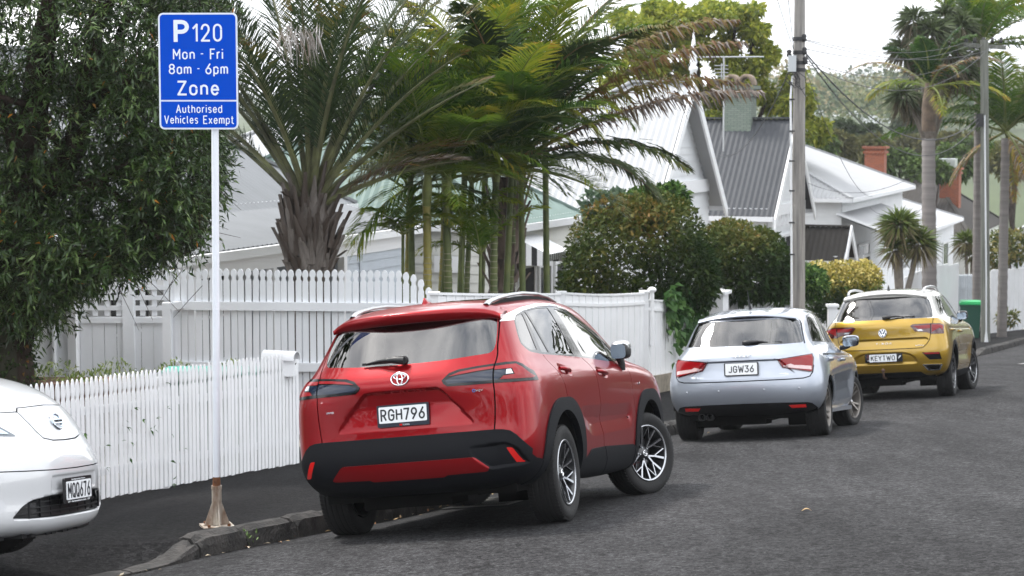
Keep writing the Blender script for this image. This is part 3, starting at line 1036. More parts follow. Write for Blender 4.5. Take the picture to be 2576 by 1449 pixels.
# ================================================================== PARKING SIGN
def build_sign():
 base = hit(546, 1316, .17)
 base.z = ground_at(base.x, base.y)
 Y = base.y
 k = Y / FPX
 W = lambda px: px * k
 ztop = -(34 - HOR) * k
 zbot = -(325 - HOR) * k
 t_ = thing('parking_sign', 'blue P120 parking sign on a white post with a rusty foot', 'sign', Matrix.Translation(base))
 W3 = lambda u, v: at(u, v, Y) - base
 m = MB()
 zpb = .35
 rr = .0265
 t0, t1 = W3(541, 330), W3(540.5, 60)
 m.tube([(0, 0, zpb), (t0.x * .55, 0, t0.z * .55), t0, t1], rr, 20)
 m.build('post', mat('white_post_paint', (.74, .78, .84), .35, var=.06, vscale=6), t_)
 # foot: rusty sleeve, gussets and bolted plate
 M_FOOT = mat('rusty_white_foot', (.56, .52, .45), .7, var=1.0, vscale=11, detail=8, col2=(.13, .065, .03), bump=.25, bscale=60, stretch=(1, 1, .35))
 m = MB()
 m.tube([(0, 0, .02), (0, 0, .29)], .036, 20)
 m.tube([(0, 0, .285), (0, 0, .31)], .039, 20)
 m.build('sleeve', M_FOOT, t_)
 m = MB()
 m.tube([(0, 0, .308), (0, 0, .375)], [.030, .0275], 20)
 m.build('rust_band', mat('rust', (.20, .075, .025), .9, var=.7, vscale=25, col2=(.07, .03, .015)), t_)
 m = MB()
 for a in (20, 110, 200, 290):
  M = Matrix.Rotation(R(a), 4, 'Z')
  m.prism([(.034, .19), (.034, .015), (.105, .015), (.092, .028)], .008, M)
 m.build('gusset', M_FOOT, t_)
 m = MB()
 m.box((-.115, -.095, 0), (.115, .095, .015), 0, Matrix.Rotation(R(20), 4, 'Z'))
 m.build('base_plate', M_FOOT, t_)
 m = MB()
 for a in (65, 155, 245, 335):
  m.tube([(.105 * math.cos(R(a)), .105 * math.sin(R(a)), .015), (.105 * math.cos(R(a)), .105 * math.sin(R(a)), .032)], .012, 6)
 m.build('bolt', mat('rust', (.20, .075, .025)), t_)
 # the plate
 w, h = W(199) * .9945, W(291) * .9945
 k = k * .9945
 sc_ = W3(501, 179.5)
 cx, cz = sc_.x, sc_.z
 Mp = Matrix.Translation((cx, -rr - .014, cz)) @ Matrix.Rotation(R(-1.0), 4, 'Z')
 m = MB()
 m.prism(rounded_rect2(w, h, .038, 6), .004, Mp @ Matrix.Translation((0, 0, 0)))
 po = m.build('sign_plate', mat('sign_white', (.66, .71, .80), .35), t_)
 m = MB()
 bw = .013
 zsplit = (325 - 253) * k - h / 2
 up = rounded_rect2(w - 2 * bw, h / 2 - bw - (zsplit + .006), .026, 5)
 dz = (h / 2 - bw + zsplit + .006) / 2
 def corner(poly, top):
  return [(x, z) for x, z in poly]
 top = [(x, z + dz) for x, z in up]
 # square off the lower corners of the upper panel and the upper corners of the lower one
 top = [(x if z > dz - .05 else math.copysign(w / 2 - bw, x), z if z > dz - .05 else max(zsplit + .006, zsplit + .006)) for x, z in top]
 m.prism(top, .0012, Mp @ Matrix.Translation((0, -.0014, 0)))
 lowh = (zsplit - .006) - (-h / 2 + bw)
 low = [(x, z - h / 2 + bw + lowh / 2) for x, z in rounded_rect2(w - 2 * bw, lowh, .026, 5)]
 zl = -h / 2 + bw + lowh / 2
 low = [(x if z < zl + .02 else math.copysign(w / 2 - bw, x), z if z < zl + .02 else zsplit - .006) for x, z in low]
 m.prism(low, .0012, Mp @ Matrix.Translation((0, -.0014, 0)))
 m.build('blue_panel', mat('sign_blue', (.002, .062, .50), .5, spec=.04), po)
 m = MB()
 def line(s, u0, u1, v0, v1, weight=.13, gap=.20, lo=0.0):
  x = ((u0 + u1) / 2 - 501) * k
  z = -(((v0 + v1) / 2) - (34 + 325) / 2) * k
  stroke_text(m, s, Mp @ Matrix.Translation((x, -.0036, z)), (u1 - u0) * k, (v1 - v0) * k, weight, gap, lo=lo)
 line('P', 440, 479, 52, 107, .21)
 line('120', 488, 562, 61, 106, .135, .26)
 line('Mon', 438, 493, 124, 150, .15)
 line('Fri', 531, 564, 123, 150, .15)
 line('-', 507, 515, 119, 148, .10)
 line('8am', 427, 484, 161, 187, .15)
 line('6pm', 519, 576, 160, 194, .15, lo=-.28)
 line('-', 498, 505, 156, 185, .10)
 line('Zone', 448, 553, 203, 240, .155)
 line('Authorised', 444, 560, 263, 284, .145)
 line('Vehicles', 414, 499, 290, 311, .145)
 line('Exempt', 512, 589, 290, 317, .145, lo=-.28)
 m.build('lettering', mat('sign_lettering', (.70, .76, .86), .4), po)
 m = MB()
 for zz in (cz + .12, cz - .15):
  m.box((t1.x - .035, -rr - .012, zz - .015), (t1.x + .035, -rr * .2, zz + .015))
 m.build('bracket', mat('galvanised_steel', (.45, .46, .48), .45, metal=.8), t_)
build_sign()
# ================================================================== HOUSES
M_BOARD = mat('white_weatherboard', (.72, .74, .76), .5, var=.10, vscale=2)
M_BOARDB = mat('blue_grey_weatherboard', (.50, .55, .61), .55, var=.10, vscale=2)
M_BOARDC = mat('cream_weatherboard', (.72, .72, .68), .5, var=.10, vscale=2)
M_TRIM = mat('white_trim', (.80, .81, .83), .45)
M_ROOFW = mat('white_iron_roof', (.36, .368, .38), .55, spec=.15, var=.08, vscale=1.5)
M_ROOFL = mat('pale_grey_iron_roof', (.20, .21, .22), .6, spec=.15, var=.12, vscale=1.5)
M_ROOFG = mat('grey_iron_roof', (.060, .064, .071), .6, spec=.12, var=.12, vscale=1.5)
M_ROOFB = mat('brown_grey_iron_roof', (.05, .046, .042), .6, spec=.12, var=.15, vscale=1.5)
M_ROOFN = mat('pale_green_iron_roof', (.17, .23, .21), .55, spec=.15, var=.15, vscale=1.5)
M_PANE = glass_mat('house_window_pane', (.10, .12, .13), .5)
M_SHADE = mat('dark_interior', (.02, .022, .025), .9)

def brick_mat(name, c1, c2, mortar, scale=9.0):
 if name in _mats:
  return _mats[name]
 m = bpy.data.materials.new(name)
 m.use_nodes = True
 t = m.node_tree
 b = t.nodes['Principled BSDF']
 b.inputs['Roughness'].default_value = .9
 g = t.nodes.new('ShaderNodeTexCoord')
 sx = t.nodes.new('ShaderNodeSeparateXYZ')
 ad = t.nodes.new('ShaderNodeMath')
 cb = t.nodes.new('ShaderNodeCombineXYZ')
 k = t.nodes.new('ShaderNodeTexBrick')
 k.inputs['Color1'].default_value = (*c1, 1)
 k.inputs['Color2'].default_value = (*c2, 1)
 k.inputs['Mortar'].default_value = (*mortar, 1)
 k.inputs['Scale'].default_value = scale * .5
 k.inputs['Mortar Size'].default_value = .02
 t.links.new(g.outputs['Object'], sx.inputs[0])
 t.links.new(sx.outputs[0], ad.inputs[0])
 t.links.new(sx.outputs[1], ad.inputs[1])
 t.links.new(ad.outputs[0], cb.inputs[0])
 t.links.new(sx.outputs[2], cb.inputs[1])
 t.links.new(cb.outputs[0], k.inputs['Vector'])
 t.links.new(k.outputs['Color'], b.inputs['Base Color'])
 _mats[name] = m
 return m
M_BRICK = brick_mat('red_brick', (.26, .062, .022), (.19, .045, .02), (.22, .15, .11))
M_BRICKG = brick_mat('green_painted_brick', (.14, .175, .145), (.18, .21, .18), (.10, .12, .10))

def clip_range(poly, p):
 """q-range of a convex 2D polygon at the vertical line p"""
 qs = []
 for i in range(len(poly)):
  (a, b), (c, d) = poly[i], poly[(i + 1) % len(poly)]
  if (a - p) * (c - p) <= 0 and abs(a - c) > 1e-9:
   qs.append(b + (d - b) * (p - a) / (c - a))
 return (min(qs), max(qs)) if len(qs) > 1 else None

def corrugated(mb, pts, pitch=.152, amp=.011, thick=.05):
 """corrugated iron over a convex plane polygon; pts[0]-pts[1] is the eave"""
 pts = [Vector(p) for p in pts]
 e = (pts[1] - pts[0]).normalized()
 n = e.cross(pts[-1] - pts[0]).normalized()
 if n.z < 0:
  n = -n
 q = n.cross(e)
 if q.z < 0:
  q = -q
 poly = [((p - pts[0]).dot(e), (p - pts[0]).dot(q)) for p in pts]
 p0, p1 = min(a for a, b in poly), max(a for a, b in poly)
 k = max(2, int((p1 - p0) / (pitch / 2)))
 vs, fs = [], []
 last = None
 for i in range(k + 1):
  p = p0 + 1e-4 + (p1 - p0 - 2e-4) * i / k
  r = clip_range(poly, p)
  if not r:
   last = None
   continue
  o = n * (amp if i % 2 else -amp)
  j = len(vs)
  vs += [pts[0] + e * p + q * r[0] + o, pts[0] + e * p + q * r[1] + o]
  if last is not None:
   fs.append((last, j, j + 1, last + 1))
  last = j
 mb.add(vs, fs, 0, False)
 base = [p - n * thick for p in pts]
 mb.add(base, [tuple(range(len(base)))], 0)

def boards(mb, pts, n, pitch=.16, lap=.022):
 """lapped weatherboards over a convex upright polygon; pts[0]-pts[1] is the bottom edge, n points outwards"""
 pts = [Vector(p) for p in pts]
 e = (pts[1] - pts[0])
 e.z = 0
 e.normalize()
 poly = [(p.z, (p - pts[0]).dot(e)) for p in pts]
 z0, z1 = min(a for a, b in poly), max(a for a, b in poly)
 k = max(1, int((z1 - z0) / pitch))
 n = Vector(n)
 for i in range(k):
  za, zb = z0 + (z1 - z0) * i / k + 1e-4, z0 + (z1 - z0) * (i + 1) / k - 1e-4
  ra, rb = clip_range(poly, za), clip_range(poly, zb)
  if not ra or not rb:
   continue
  def P(z, r, o):
   v = pts[0] + e * r + n * o
   return Vector((v.x, v.y, z))
  mb.add([P(za, ra[0], lap), P(za, ra[1], lap), P(zb, rb[1], .004), P(zb, rb[0], .004), P(za, ra[0], 0), P(za, ra[1], 0)], [(0, 1, 2, 3), (0, 4, 5, 1)], 0)

class House:
 def __init__(s, label, a, b, zb, cat='house', name='house', group=None):
  o = SF(a, b, zb)
  s.o = o
  s.t = thing(name, label, cat, Matrix.Translation(o), group)
 def P(s, a, b, z):
  return SF(a, b, z) - s.o
 def block(s, a0, a1, b0, b1, zb, ze, zr, axis, m_wall, m_roof, hips=(False, False), over=.35, ridge=None, eave_over=None, walls=True, hip_run=None, trim=True):
  """walls and roof over a rectangle; axis 'a' or 'b' is the ridge's direction, hips says which ends are hipped"""
  P = s.P
  eo = over if eave_over is None else eave_over
  w = MB()
  if walls:
   for (p, q, n) in (((a0, b0), (a1, b0), -FN), ((a1, b0), (a1, b1), FS), ((a1, b1), (a0, b1), FN), ((a0, b1), (a0, b0), -FS)):
    boards(w, [P(*p, zb), P(*q, zb), P(*q, ze), P(*p, ze)], n)
  R_ = MB()
  cap, gut = MB(), MB()
  gables = []
  if axis == 'b':
   am = (a0 + a1) / 2 if ridge is None else ridge
   run = hip_run or (a1 - a0) / 2
   rb0 = b0 - eo + (run if hips[0] else 0) + (0 if hips[0] else -0)
   rb1 = b1 + eo - (run if hips[1] else 0)
   sl = (zr - ze) / ((a1 - a0) / 2)
   zo = ze - sl * eo
   corrugated(R_, [P(a0 - eo, b0 - eo, zo), P(a0 - eo, b1 + eo, zo), P(am, rb1, zr), P(am, rb0, zr)])
   corrugated(R_, [P(a1 + eo, b0 - eo, zo), P(a1 + eo, b1 + eo, zo), P(am, rb1, zr), P(am, rb0, zr)])
   for hflag, bb, sg, rb in ((hips[0], b0, -1, rb0), (hips[1], b1, 1, rb1)):
    if hflag:
     corrugated(R_, [P(a0 - eo, bb + sg * eo, zo), P(a1 + eo, bb + sg * eo, zo), P(am, rb, zr)])
     for aa in (a0 - eo, a1 + eo):
      cap.beam(P(aa, bb + sg * eo, zo + .02), P(am, rb, zr + .03), .16, .05)
    else:
     if walls:
      boards(w, [P(a0, bb, ze), P(a1, bb, ze), P(am, bb, zr - .03)], FN * sg)
     gables.append((am, bb + sg * eo, sg))
   cap.beam(P(am, rb0, zr + .03), P(am, rb1, zr + .03), .22, .05)
   for aa in (a0 - eo, a1 + eo):
    if trim:
     gut.beam(P(aa, b0 - eo, zo - .07), P(aa, b1 + eo, zo - .07), .10, .13)
   br = MB()
   for am_, bb, sg in gables:
    for aa in (a0 - eo - .05, a1 + eo + .05):
     br.beam(P(aa, bb + sg * .02, zo - .14), P(am_, bb + sg * .02, zr + .03), .05, .30, up=FN)
   if gables and trim:
    # up=FN turns the bars flat; rebuild them upright
    br = MB()
    for am_, bb, sg in gables:
     for aa, s2 in ((a0 - eo - .05, -1), (a1 + eo + .05, 1)):
      p0, p1 = P(aa, bb + sg * .03, zo - .05), P(am_, bb + sg * .03, zr + .06)
      d = (p1 - p0).normalized()
      u = Vector((0, 0, 1)) * .30
      vs = []
      for off in (0, .05 * sg):
       vs += [p0 + FN * off, p1 + FN * off, p1 + FN * off - u, p0 + FN * off - u]
      br.add(vs, [(0, 1, 2, 3), (7, 6, 5, 4), (0, 4, 5, 1), (1, 5, 6, 2), (2, 6, 7, 3), (3, 7, 4, 0)])
    br.build('barge_boards', M_TRIM, s.t)
  else:
   bm = (b0 + b1) / 2 if ridge is None else ridge
   run = hip_run or (b1 - b0) / 2
   ra0 = a0 - eo + (run if hips[0] else 0)
   ra1 = a1 + eo - (run if hips[1] else 0)
   sl = (zr - ze) / ((b1 - b0) / 2)
   zo = ze - sl * eo
   corrugated(R_, [P(a0 - eo, b1 + eo, zo), P(a1 + eo, b1 + eo, zo), P(ra1, bm, zr), P(ra0, bm, zr)])
   corrugated(R_, [P(a0 - eo, b0 - eo, zo), P(a1 + eo, b0 - eo, zo), P(ra1, bm, zr), P(ra0, bm, zr)])
   for hflag, aa, sg, ra in ((hips[0], a0, -1, ra0), (hips[1], a1, 1, ra1)):
    if hflag:
     corrugated(R_, [P(aa + sg * eo, b0 - eo, zo), P(aa + sg * eo, b1 + eo, zo), P(ra, bm, zr)])
     for bb in (b0 - eo, b1 + eo):
      cap.beam(P(aa + sg * eo, bb, zo + .02), P(ra, bm, zr + .03), .16, .05)
    elif walls:
     boards(w, [P(aa, b0, ze), P(aa, b1, ze), P(aa, bm, zr - .03)], FS * sg)
   cap.beam(P(ra0, bm, zr + .03), P(ra1, bm, zr + .03), .22, .05)
   if trim:
    gut.beam(P(a0 - eo, b1 + eo, zo - .07), P(a1 + eo, b1 + eo, zo - .07), .10, .13)
    gut.beam(P(a0 - eo, b0 - eo, zo - .07), P(a0 - eo, b1 + eo, zo - .07), .10, .13)
  if walls:
   w.build('walls', m_wall, s.t)
  ro = R_.build('roof', m_roof, s.t)
  cap.build('ridge_capping', m_roof, ro)
  if gut.v:
   gut.build('gutter', mat('gutter_white', (.70, .71, .73), .45), ro)
  return ro
 def lean(s, a0, a1, b0, b1, z0, z1, m, gutter=True, closed=None):
  """single-slope veranda roof from z0 at b0 (house side) to z1 at b1 (street side)"""
  R_ = MB()
  corrugated(R_, [s.P(a0, b1, z1), s.P(a1, b1, z1), s.P(a1, b0, z0), s.P(a0, b0, z0)])
  ro = R_.build('veranda_roof', m, s.t)
  if gutter:
   g = MB()
   g.beam(s.P(a0, b1 + .04, z1 - .08), s.P(a1, b1 + .04, z1 - .08), .11, .13)
   g.build('gutter', M_TRIM, ro)
  return ro
 def opening(s, name, p, q, z0, z1, n, m_in=None, frame=.09, bars=(1, 1), out=.05):
  """window or door on a wall from plan point p to q (a, b pairs)"""
  n = Vector(n)
  A, B = s.P(*p, 0), s.P(*q, 0)
  d = (B - A).normalized()
  W_ = (B - A).length
  def Q(x, z, o):
   v = A + d * x + n * o
   return Vector((v.x, v.y, z - s.o.z * 0))
  zz0, zz1 = z0 - s.o.z, z1 - s.o.z
  f = MB()
  for x0, x1, za, zb_ in ((-frame, 0, zz0 - frame, zz1 + frame), (W_, W_ + frame, zz0 - frame, zz1 + frame), (0, W_, zz1, zz1 + frame), (0, W_, zz0 - frame, zz0)):
   vs = [Q(x, z, o) for o in (0, out) for x, z in ((x0, za), (x1, za), (x1, zb_), (x0, zb_))]
   f.add(vs, [(4, 5, 6, 7), (0, 4, 7, 3), (1, 2, 6, 5), (2, 3, 7, 6), (0, 1, 5, 4)])
  for i in range(1, bars[0]):
   x = W_ * i / bars[0]
   vs = [Q(x + e, z, out * .8) for e, z in ((-.02, zz0), (.02, zz0), (.02, zz1), (-.02, zz1))]
   f.add(vs, [(0, 1, 2, 3)])
  for i in range(1, bars[1]):
   z = zz0 + (zz1 - zz0) * i / bars[1]
   vs = [Q(x, z + e, out * .8) for x, e in ((0, -.02), (W_, -.02), (W_, .02), (0, .02))]
   f.add(vs, [(0, 1, 2, 3)])
  fo = f.build(name, M_TRIM, s.t)
  g = MB()
  g.add([Q(0, zz0, .028), Q(W_, zz0, .028), Q(W_, zz1, .028), Q(0, zz1, .028)], [(0, 1, 2, 3)])
  g.build('pane' if m_in is None else 'leaf', m_in or M_PANED, fo)
 def box(s, name, a0, a1, b0, b1, z0, z1, m, parent=None):
  mb = MB()
  vs = [s.P(a, b, z) for z in (z0, z1) for a, b in ((a0, b0), (a1, b0), (a1, b1), (a0, b1))]
  mb.add(vs, [(3, 2, 1, 0), (4, 5, 6, 7), (0, 1, 5, 4), (1, 2, 6, 5), (2, 3, 7, 6), (3, 0, 4, 7)])
  return mb.build(name, m, parent or s.t)
M_PANED = mat('dark_window_glass', (.03, .035, .04), .06, spec=.8)

def chimney(h, a, b, w, d, z0, z1, m, kind='plain'):
 c = h.box('chimney', a - d / 2, a + d / 2, b - w / 2, b + w / 2, z0, z1, m)
 k = MB()
 for e, za, zb in ((.06, z1 - .30, z1 - .20), (.10, z1 - .10, z1)):
  vs = [h.P(x, y, z) for z in (za, zb) for x, y in ((a - d / 2 - e, b - w / 2 - e), (a + d / 2 + e, b - w / 2 - e), (a + d / 2 + e, b + w / 2 + e), (a - d / 2 - e, b + w / 2 + e))]
  k.add(vs, [(3, 2, 1, 0), (4, 5, 6, 7), (0, 1, 5, 4), (1, 2, 6, 5), (2, 3, 7, 6), (3, 0, 4, 7)])
 k.build('corbel', m, c)
 if kind == 'arches':
  for o in (-.22, .22):
   p = MB()
   vs, fs = [], []
   for i in range(13):
    t = PI * i / 12
    for r in (.26, .18):
     for aa in (-.25, .25):
      q = h.P(a + aa, b + o + r * math.cos(t) * .9, z1 + .02 + r * math.sin(t) * 1.2)
      vs.append(q)
   for i in range(12):
    k_ = 4 * i
    fs += [(k_, k_ + 1, k_ + 5, k_ + 4), (k_ + 2, k_ + 6, k_ + 7, k_ + 3), (k_, k_ + 4, k_ + 6, k_ + 2), (k_ + 1, k_ + 3, k_ + 7, k_ + 5)]
   p.add(vs, fs, 0, True)
   p.build('chimney_pot', mat('old_clay_pot', (.26, .20, .15), .9, var=.5, vscale=6), c)
 if kind == 'cap':
  mb = MB()
  vs = [h.P(x, y, z) for z in (z1 + .02, z1 + .42) for x, y in ((a - d / 2 - .05, b - w / 2 - .08), (a + d / 2 + .05, b - w / 2 - .08), (a + d / 2 + .05, b + w / 2 - .2), (a - d / 2 - .05, b + w / 2 - .2))]
  mb.add(vs, [(3, 2, 1, 0), (4, 5, 6, 7), (0, 1, 5, 4), (1, 2, 6, 5), (2, 3, 7, 6), (3, 0, 4, 7)])
  mb.build('metal_cowl', mat('shiny_cowl', (.7, .72, .74), .3, metal=.9), c)
 return c

def build_houses():
 # ---- villa behind the tall picket fence
 h = House('grey-roofed white villa with a veranda behind the tall picket fence', 1.1, -4.59, -4.6)
 h.block(-6.0, 10.0, -14.5, -6.4, -4.9, -1.42, 1.15, 'a', M_BOARD, M_ROOFL, (True, True), over=.25)
 h.lean(-5.0, 9.6, -6.35, -4.59, -1.50, -1.91, M_ROOFL)
 h.box('veranda_beam', -5.0, 9.2, -4.72, -4.62, -2.28, -2.06, M_TRIM)
 for a in (-1.6, 1.4, 3.9, 6.45):
  h.box('veranda_post', a - .06, a + .06, -4.73, -4.61, -4.8, -2.28, M_TRIM)
 w = MB()
 boards(w, [h.P(6.55, -4.66, -4.9), h.P(9.2, -4.66, -4.9), h.P(9.2, -4.66, -2.25), h.P(6.55, -4.66, -2.25)], FN)
 boards(w, [h.P(9.2, -4.66, -4.9), h.P(9.2, -6.4, -4.9), h.P(9.2, -6.4, -1.95), h.P(9.2, -4.66, -2.25)], FS)
 boards(w, [h.P(6.55, -6.4, -4.9), h.P(6.55, -4.66, -4.9), h.P(6.55, -4.66, -2.25), h.P(6.55, -6.4, -1.95)], -FS)
 w.build('veranda_walls', M_BOARDB, h.t)
 h.box('corner_trim', 7.05, 7.17, -4.64, -4.625, -4.9, -2.28, M_BOARDB)
 h.opening('window', (2.0, -6.38), (3.1, -6.38), -3.9, -2.5, FN, bars=(2, 2))
 h.opening('window', (4.4, -6.38), (5.5, -6.38), -3.9, -2.5, FN, bars=(2, 2))
 # small green-edged dormer gable behind
 h.block(6.5, 9.3, -12.8, -9.6, -1.0, -.30, .85, 'b', M_BOARDB, M_ROOFN, (False, False), over=.15)
 # ---- cottage with the striped awning
 h = House('white weatherboard cottage with a pale green roof and a striped awning over its door', 10.3, -3.13, -5.4)
 h.block(10.3, 14.08, -10.5, -3.13, -5.6, -1.85, .10, 'a', M_BOARDC, M_ROOFN, (True, True), over=.14, hip_run=1.9)
 h.box('corner_trim', 13.98, 14.10, -3.16, -3.10, -5.6, -1.90, M_TRIM)
 dp = MB()
 dp.tube([h.P(13.86, -2.96, -1.98), h.P(13.86, -3.0, -2.2), h.P(13.86, -3.06, -2.35), h.P(13.86, -3.06, -5.3)], .045, 8)
 dp.build('downpipe', mat('grey_pipe', (.30, .32, .34), .5), h.t)
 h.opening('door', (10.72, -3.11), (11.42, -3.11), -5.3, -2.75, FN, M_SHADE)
 h.opening('window', (11.75, -3.11), (12.35, -3.11), -4.6, -2.8, FN, bars=(1, 2))
 h.opening('window', (12.7, -3.11), (13.3, -3.11), -4.6, -2.8, FN, bars=(1, 2))
 h.opening('window', (10.28, -4.75), (10.28, -4.15), -4.4, -3.25, -FS, bars=(2, 1))
 sg = MB()
 sg.box((-.30, -.02, -.15), (.30, .02, .15))
 so = sg.build('name_board', M_TRIM, h.t)
 so.matrix_local = Matrix.Translation(h.P(10.22, -4.28, -2.66)) @ Matrix.Rotation(R(-20), 4, 'Z')
 # awning: sloped striped sheet and valances
 aw = MB()
 a0, a1, bi, bo, zi, zo_ = 10.42, 11.62, -3.10, -2.46, -2.16, -2.45
 n = 22
 for i in range(n):
  x0, x1 = a0 + (a1 - a0) * i / n, a0 + (a1 - a0) * (i + 1) / n
  aw.add([h.P(x0, bi, zi), h.P(x1, bi, zi), h.P(x1, bo, zo_), h.P(x0, bo, zo_)], [(0, 1, 2, 3)], 0 if i % 2 else 2)
  aw.add([h.P(x0, bo + .01, zo_), h.P(x1, bo + .01, zo_), h.P(x1, bo + .01, zo_ - .12), h.P(x0, bo + .01, zo_ - .12)], [(0, 1, 2, 3)], i % 2)
 k = 6
 for i in range(k):
  y0, y1 = bi + (bo - bi) * i / k, bi + (bo - bi) * (i + 1) / k
  for aa in (a0, a1):
   aw.add([h.P(aa, y0, zi + (zo_ - zi) * i / k), h.P(aa, y1, zi + (zo_ - zi) * (i + 1) / k), h.P(aa, y1, -2.66), h.P(aa, y0, -2.66)], [(0, 1, 2, 3)], i % 2)
 aw.build('awning', [M_TRIM, mat('black_stripe', (.02, .02, .022), .6), mat('pale_stripe', (.55, .56, .57), .5)], h.t)
 # ---- white gabled villa
 h = House('tall white gabled villa with a white iron roof and a spired gable', 18.4, -3.0, -6.2)
 h.block(18.4, 24.0, -9.0, -3.0, -6.4, -1.84, .80, 'b', M_BOARD, M_ROOFW, (True, False), over=.32, hip_run=5.2)
 h.block(16.6, 25.2, -16.0, -8.2, -6.4, -1.80, .05, 'a', M_BOARD, M_ROOFW, (True, True), over=.3)
 sp = MB()
 am, bb, zr = 21.2, -2.66, .80
 c = h.P(am, bb, zr)
 sp.lathe([(.075, -.35), (.075, .25), (.10, .28), (.10, .34), (.06, .38), (.095, .46), (.06, .56), (.085, .62), (.055, .80), (.0, 1.25)], 10, Matrix.Translation(c), axis='z')
 sp.build('finial', M_TRIM, h.t)
 h.box('gable_frieze', 18.7, 23.7, -2.99, -2.90, -1.78, -1.48, M_TRIM)
 h.opening('window', (20.2, -2.98), (22.2, -2.98), -4.6, -2.5, FN, bars=(3, 2))
 # aerial on its back roof
 an = MB()
 c = at(1821, 262, 51.0) - h.o
 top = at(1821, 142, 51.0) - h.o
 an.tube([c - Vector((0, 0, 1.2)), c, top], .022, 6)
 an.tube([at(1716, 144, 50.6) - h.o, at(1921, 143, 51.4) - h.o], .022, 6)
 an.build('aerial_mast', mat('aerial_metal', (.45, .46, .47), .4, metal=.8), h.t)
 an = MB()
 for i in range(8):
  v = 165 + 9 * i
  an.tube([at(1797, v, 50.9) - h.o, at(1832, v, 51.1) - h.o], .010, 4)
 an.tube([at(1815, 160, 51.0) - h.o, at(1815, 235, 51.0) - h.o], .014, 5)
 an.build('aerial_array', mat('aerial_metal', (.45, .46, .47)), h.t)
 # ---- house with the mid-grey roof
 h = House('white house with a steep mid-grey iron roof and a green brick chimney', 33.0, -3.0, -7.0)
 h.block(30.5, 35.5, -13.0, -3.0, -7.4, -2.50, -.05, 'b', M_BOARD, M_ROOFG, (False, False), over=.22)
 chimney(h, 33.0, -4.4, .82, .70, -1.2, .90, M_BRICKG, 'arches')
 h.box('gable_frieze', 30.7, 35.3, -2.99, -2.92, -2.75, -2.45, M_TRIM)
 for i in range(9):
  a = 30.8 + .52 * i
  br = MB()
  br.prism([(-.05, 0), (.05, 0), (.05, .14), (-.05, .32)], .10, Matrix.Translation(h.P(a, -2.9, -3.05)) @ Matrix.Rotation(R(70), 4, 'Z'))
  br.build('eave_bracket', M_TRIM, h.t)
 sp = MB()
 sp.lathe([(.06, -.3), (.06, .3), (.09, .34), (.05, .42), (.08, .52), (.04, .62), (.0, .92)], 10, Matrix.Translation(h.P(33.0, -2.72, -.05)), axis='z')
 sp.build('finial', M_TRIM, h.t)
 h.opening('window', (32.0, -2.98), (34.0, -2.98), -5.6, -3.4, FN, bars=(3, 2))
 # ---- little roofed gate in front of it
 h = House('small brown-grey roof over a garden gate beside the thick power pole', 33.1, -1.4, -6.2, cat='gate roof', name='roofed_gate')
 h.block(33.15, 34.85, -3.3, -1.5, -4.2, -3.95, -3.16, 'b', M_BOARD, M_ROOFB, (False, False), over=.14, walls=False)
 for a in (33.2, 34.8):
  for b in (-3.2, -1.6):
   h.box('gate_post', a - .07, a + .07, b - .07, b + .07, -6.5, -3.95, M_TRIM)
 # ---- hip-roofed villa
 h = House('villa with a pale hipped iron roof and a fretwork veranda', 42.0, -3.0, -7.5)
 h.block(41.5, 54.0, -11.5, -3.0, -8.2, -2.45, -.62, 'a', M_BOARD, M_ROOFW, (True, True), over=.4)
 h.lean(40.5, 49.0, -3.0, -.9, -3.10, -3.86, M_ROOFW)
 for a in (41.0, 43.6, 46.2, 48.7):
  h.box('veranda_post', a - .06, a + .06, -1.05, -.93, -8.0, -3.9, M_TRIM)
 for i in range(26):
  a = 41.1 + .29 * i
  h_ = MB()
  if i == 0:
   fm = MB()
  fm.prism([(-.10, 0), (.10, 0), (.05, -.22), (-.05, -.22)], .03, Matrix.Translation(h.P(a, -.98, -3.98)) @ Matrix.Rotation(R(70), 4, 'Z'))
 fm.build('fretwork', M_TRIM, h.t)
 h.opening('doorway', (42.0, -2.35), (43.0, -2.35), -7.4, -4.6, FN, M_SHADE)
 h.opening('window', (44.5, -2.97), (46.5, -2.97), -6.4, -4.4, FN, bars=(2, 2))
 # ---- farther houses
 h = House('white house with white hipped roofs and a red brick chimney, behind the grey palm trunk', 58, -2.6, -9)
 h.block(57.0, 66.0, -11.0, -2.6, -9.8, -4.30, -2.75, 'a', M_BOARD, M_ROOFW, (True, True), over=.35)
 h.block(55.5, 59.5, -9.5, -4.5, -9.8, -3.9, -2.2, 'b', M_BOARD, M_ROOFW, (True, True), over=.3)
 chimney(h, 60.0, -5.06, .80, .70, -3.4, -1.2, M_BRICK)
 h.opening('window', (58.5, -2.58), (60.0, -2.58), -7.4, -5.4, FN, bars=(2, 2))
 h.opening('window', (62.5, -2.58), (64.0, -2.58), -7.4, -5.4, FN, bars=(2, 2))
 h = House('house with a dark brown-grey roof and a brick chimney with a metal cap', 72, -4, -10.5)
 h.block(66.8, 80.0, -16.0, -2.2, -12.0, -5.2, -3.0, 'b', M_BOARDC, M_ROOFB, (False, True), over=.3, hip_run=2.5)
 chimney(h, 71.5, -3.5, .9, .8, -4.6, -2.35, M_BRICK, 'cap')
 h = House('white house with a white iron roof at the right edge', 64, 4.6, -9.5)
 h.block(63.5, 73.0, .2, 7.2, -10.5, -4.85, -3.15, 'a', M_BOARD, M_ROOFW, (False, False), over=.3)
 h.opening('window', (66.0, 7.22), (67.2, 7.22), -7.6, -5.8, FN, bars=(2, 2))
 h.opening('window', (69.0, 7.22), (70.2, 7.22), -7.6, -5.8, FN, bars=(2, 2))
 h.opening('window', (63.48, 5.2), (63.48, 3.8), -7.6, -5.8, -FS, bars=(2, 2))
 # ---- houses on the far hill
 rq = random.Random(8)
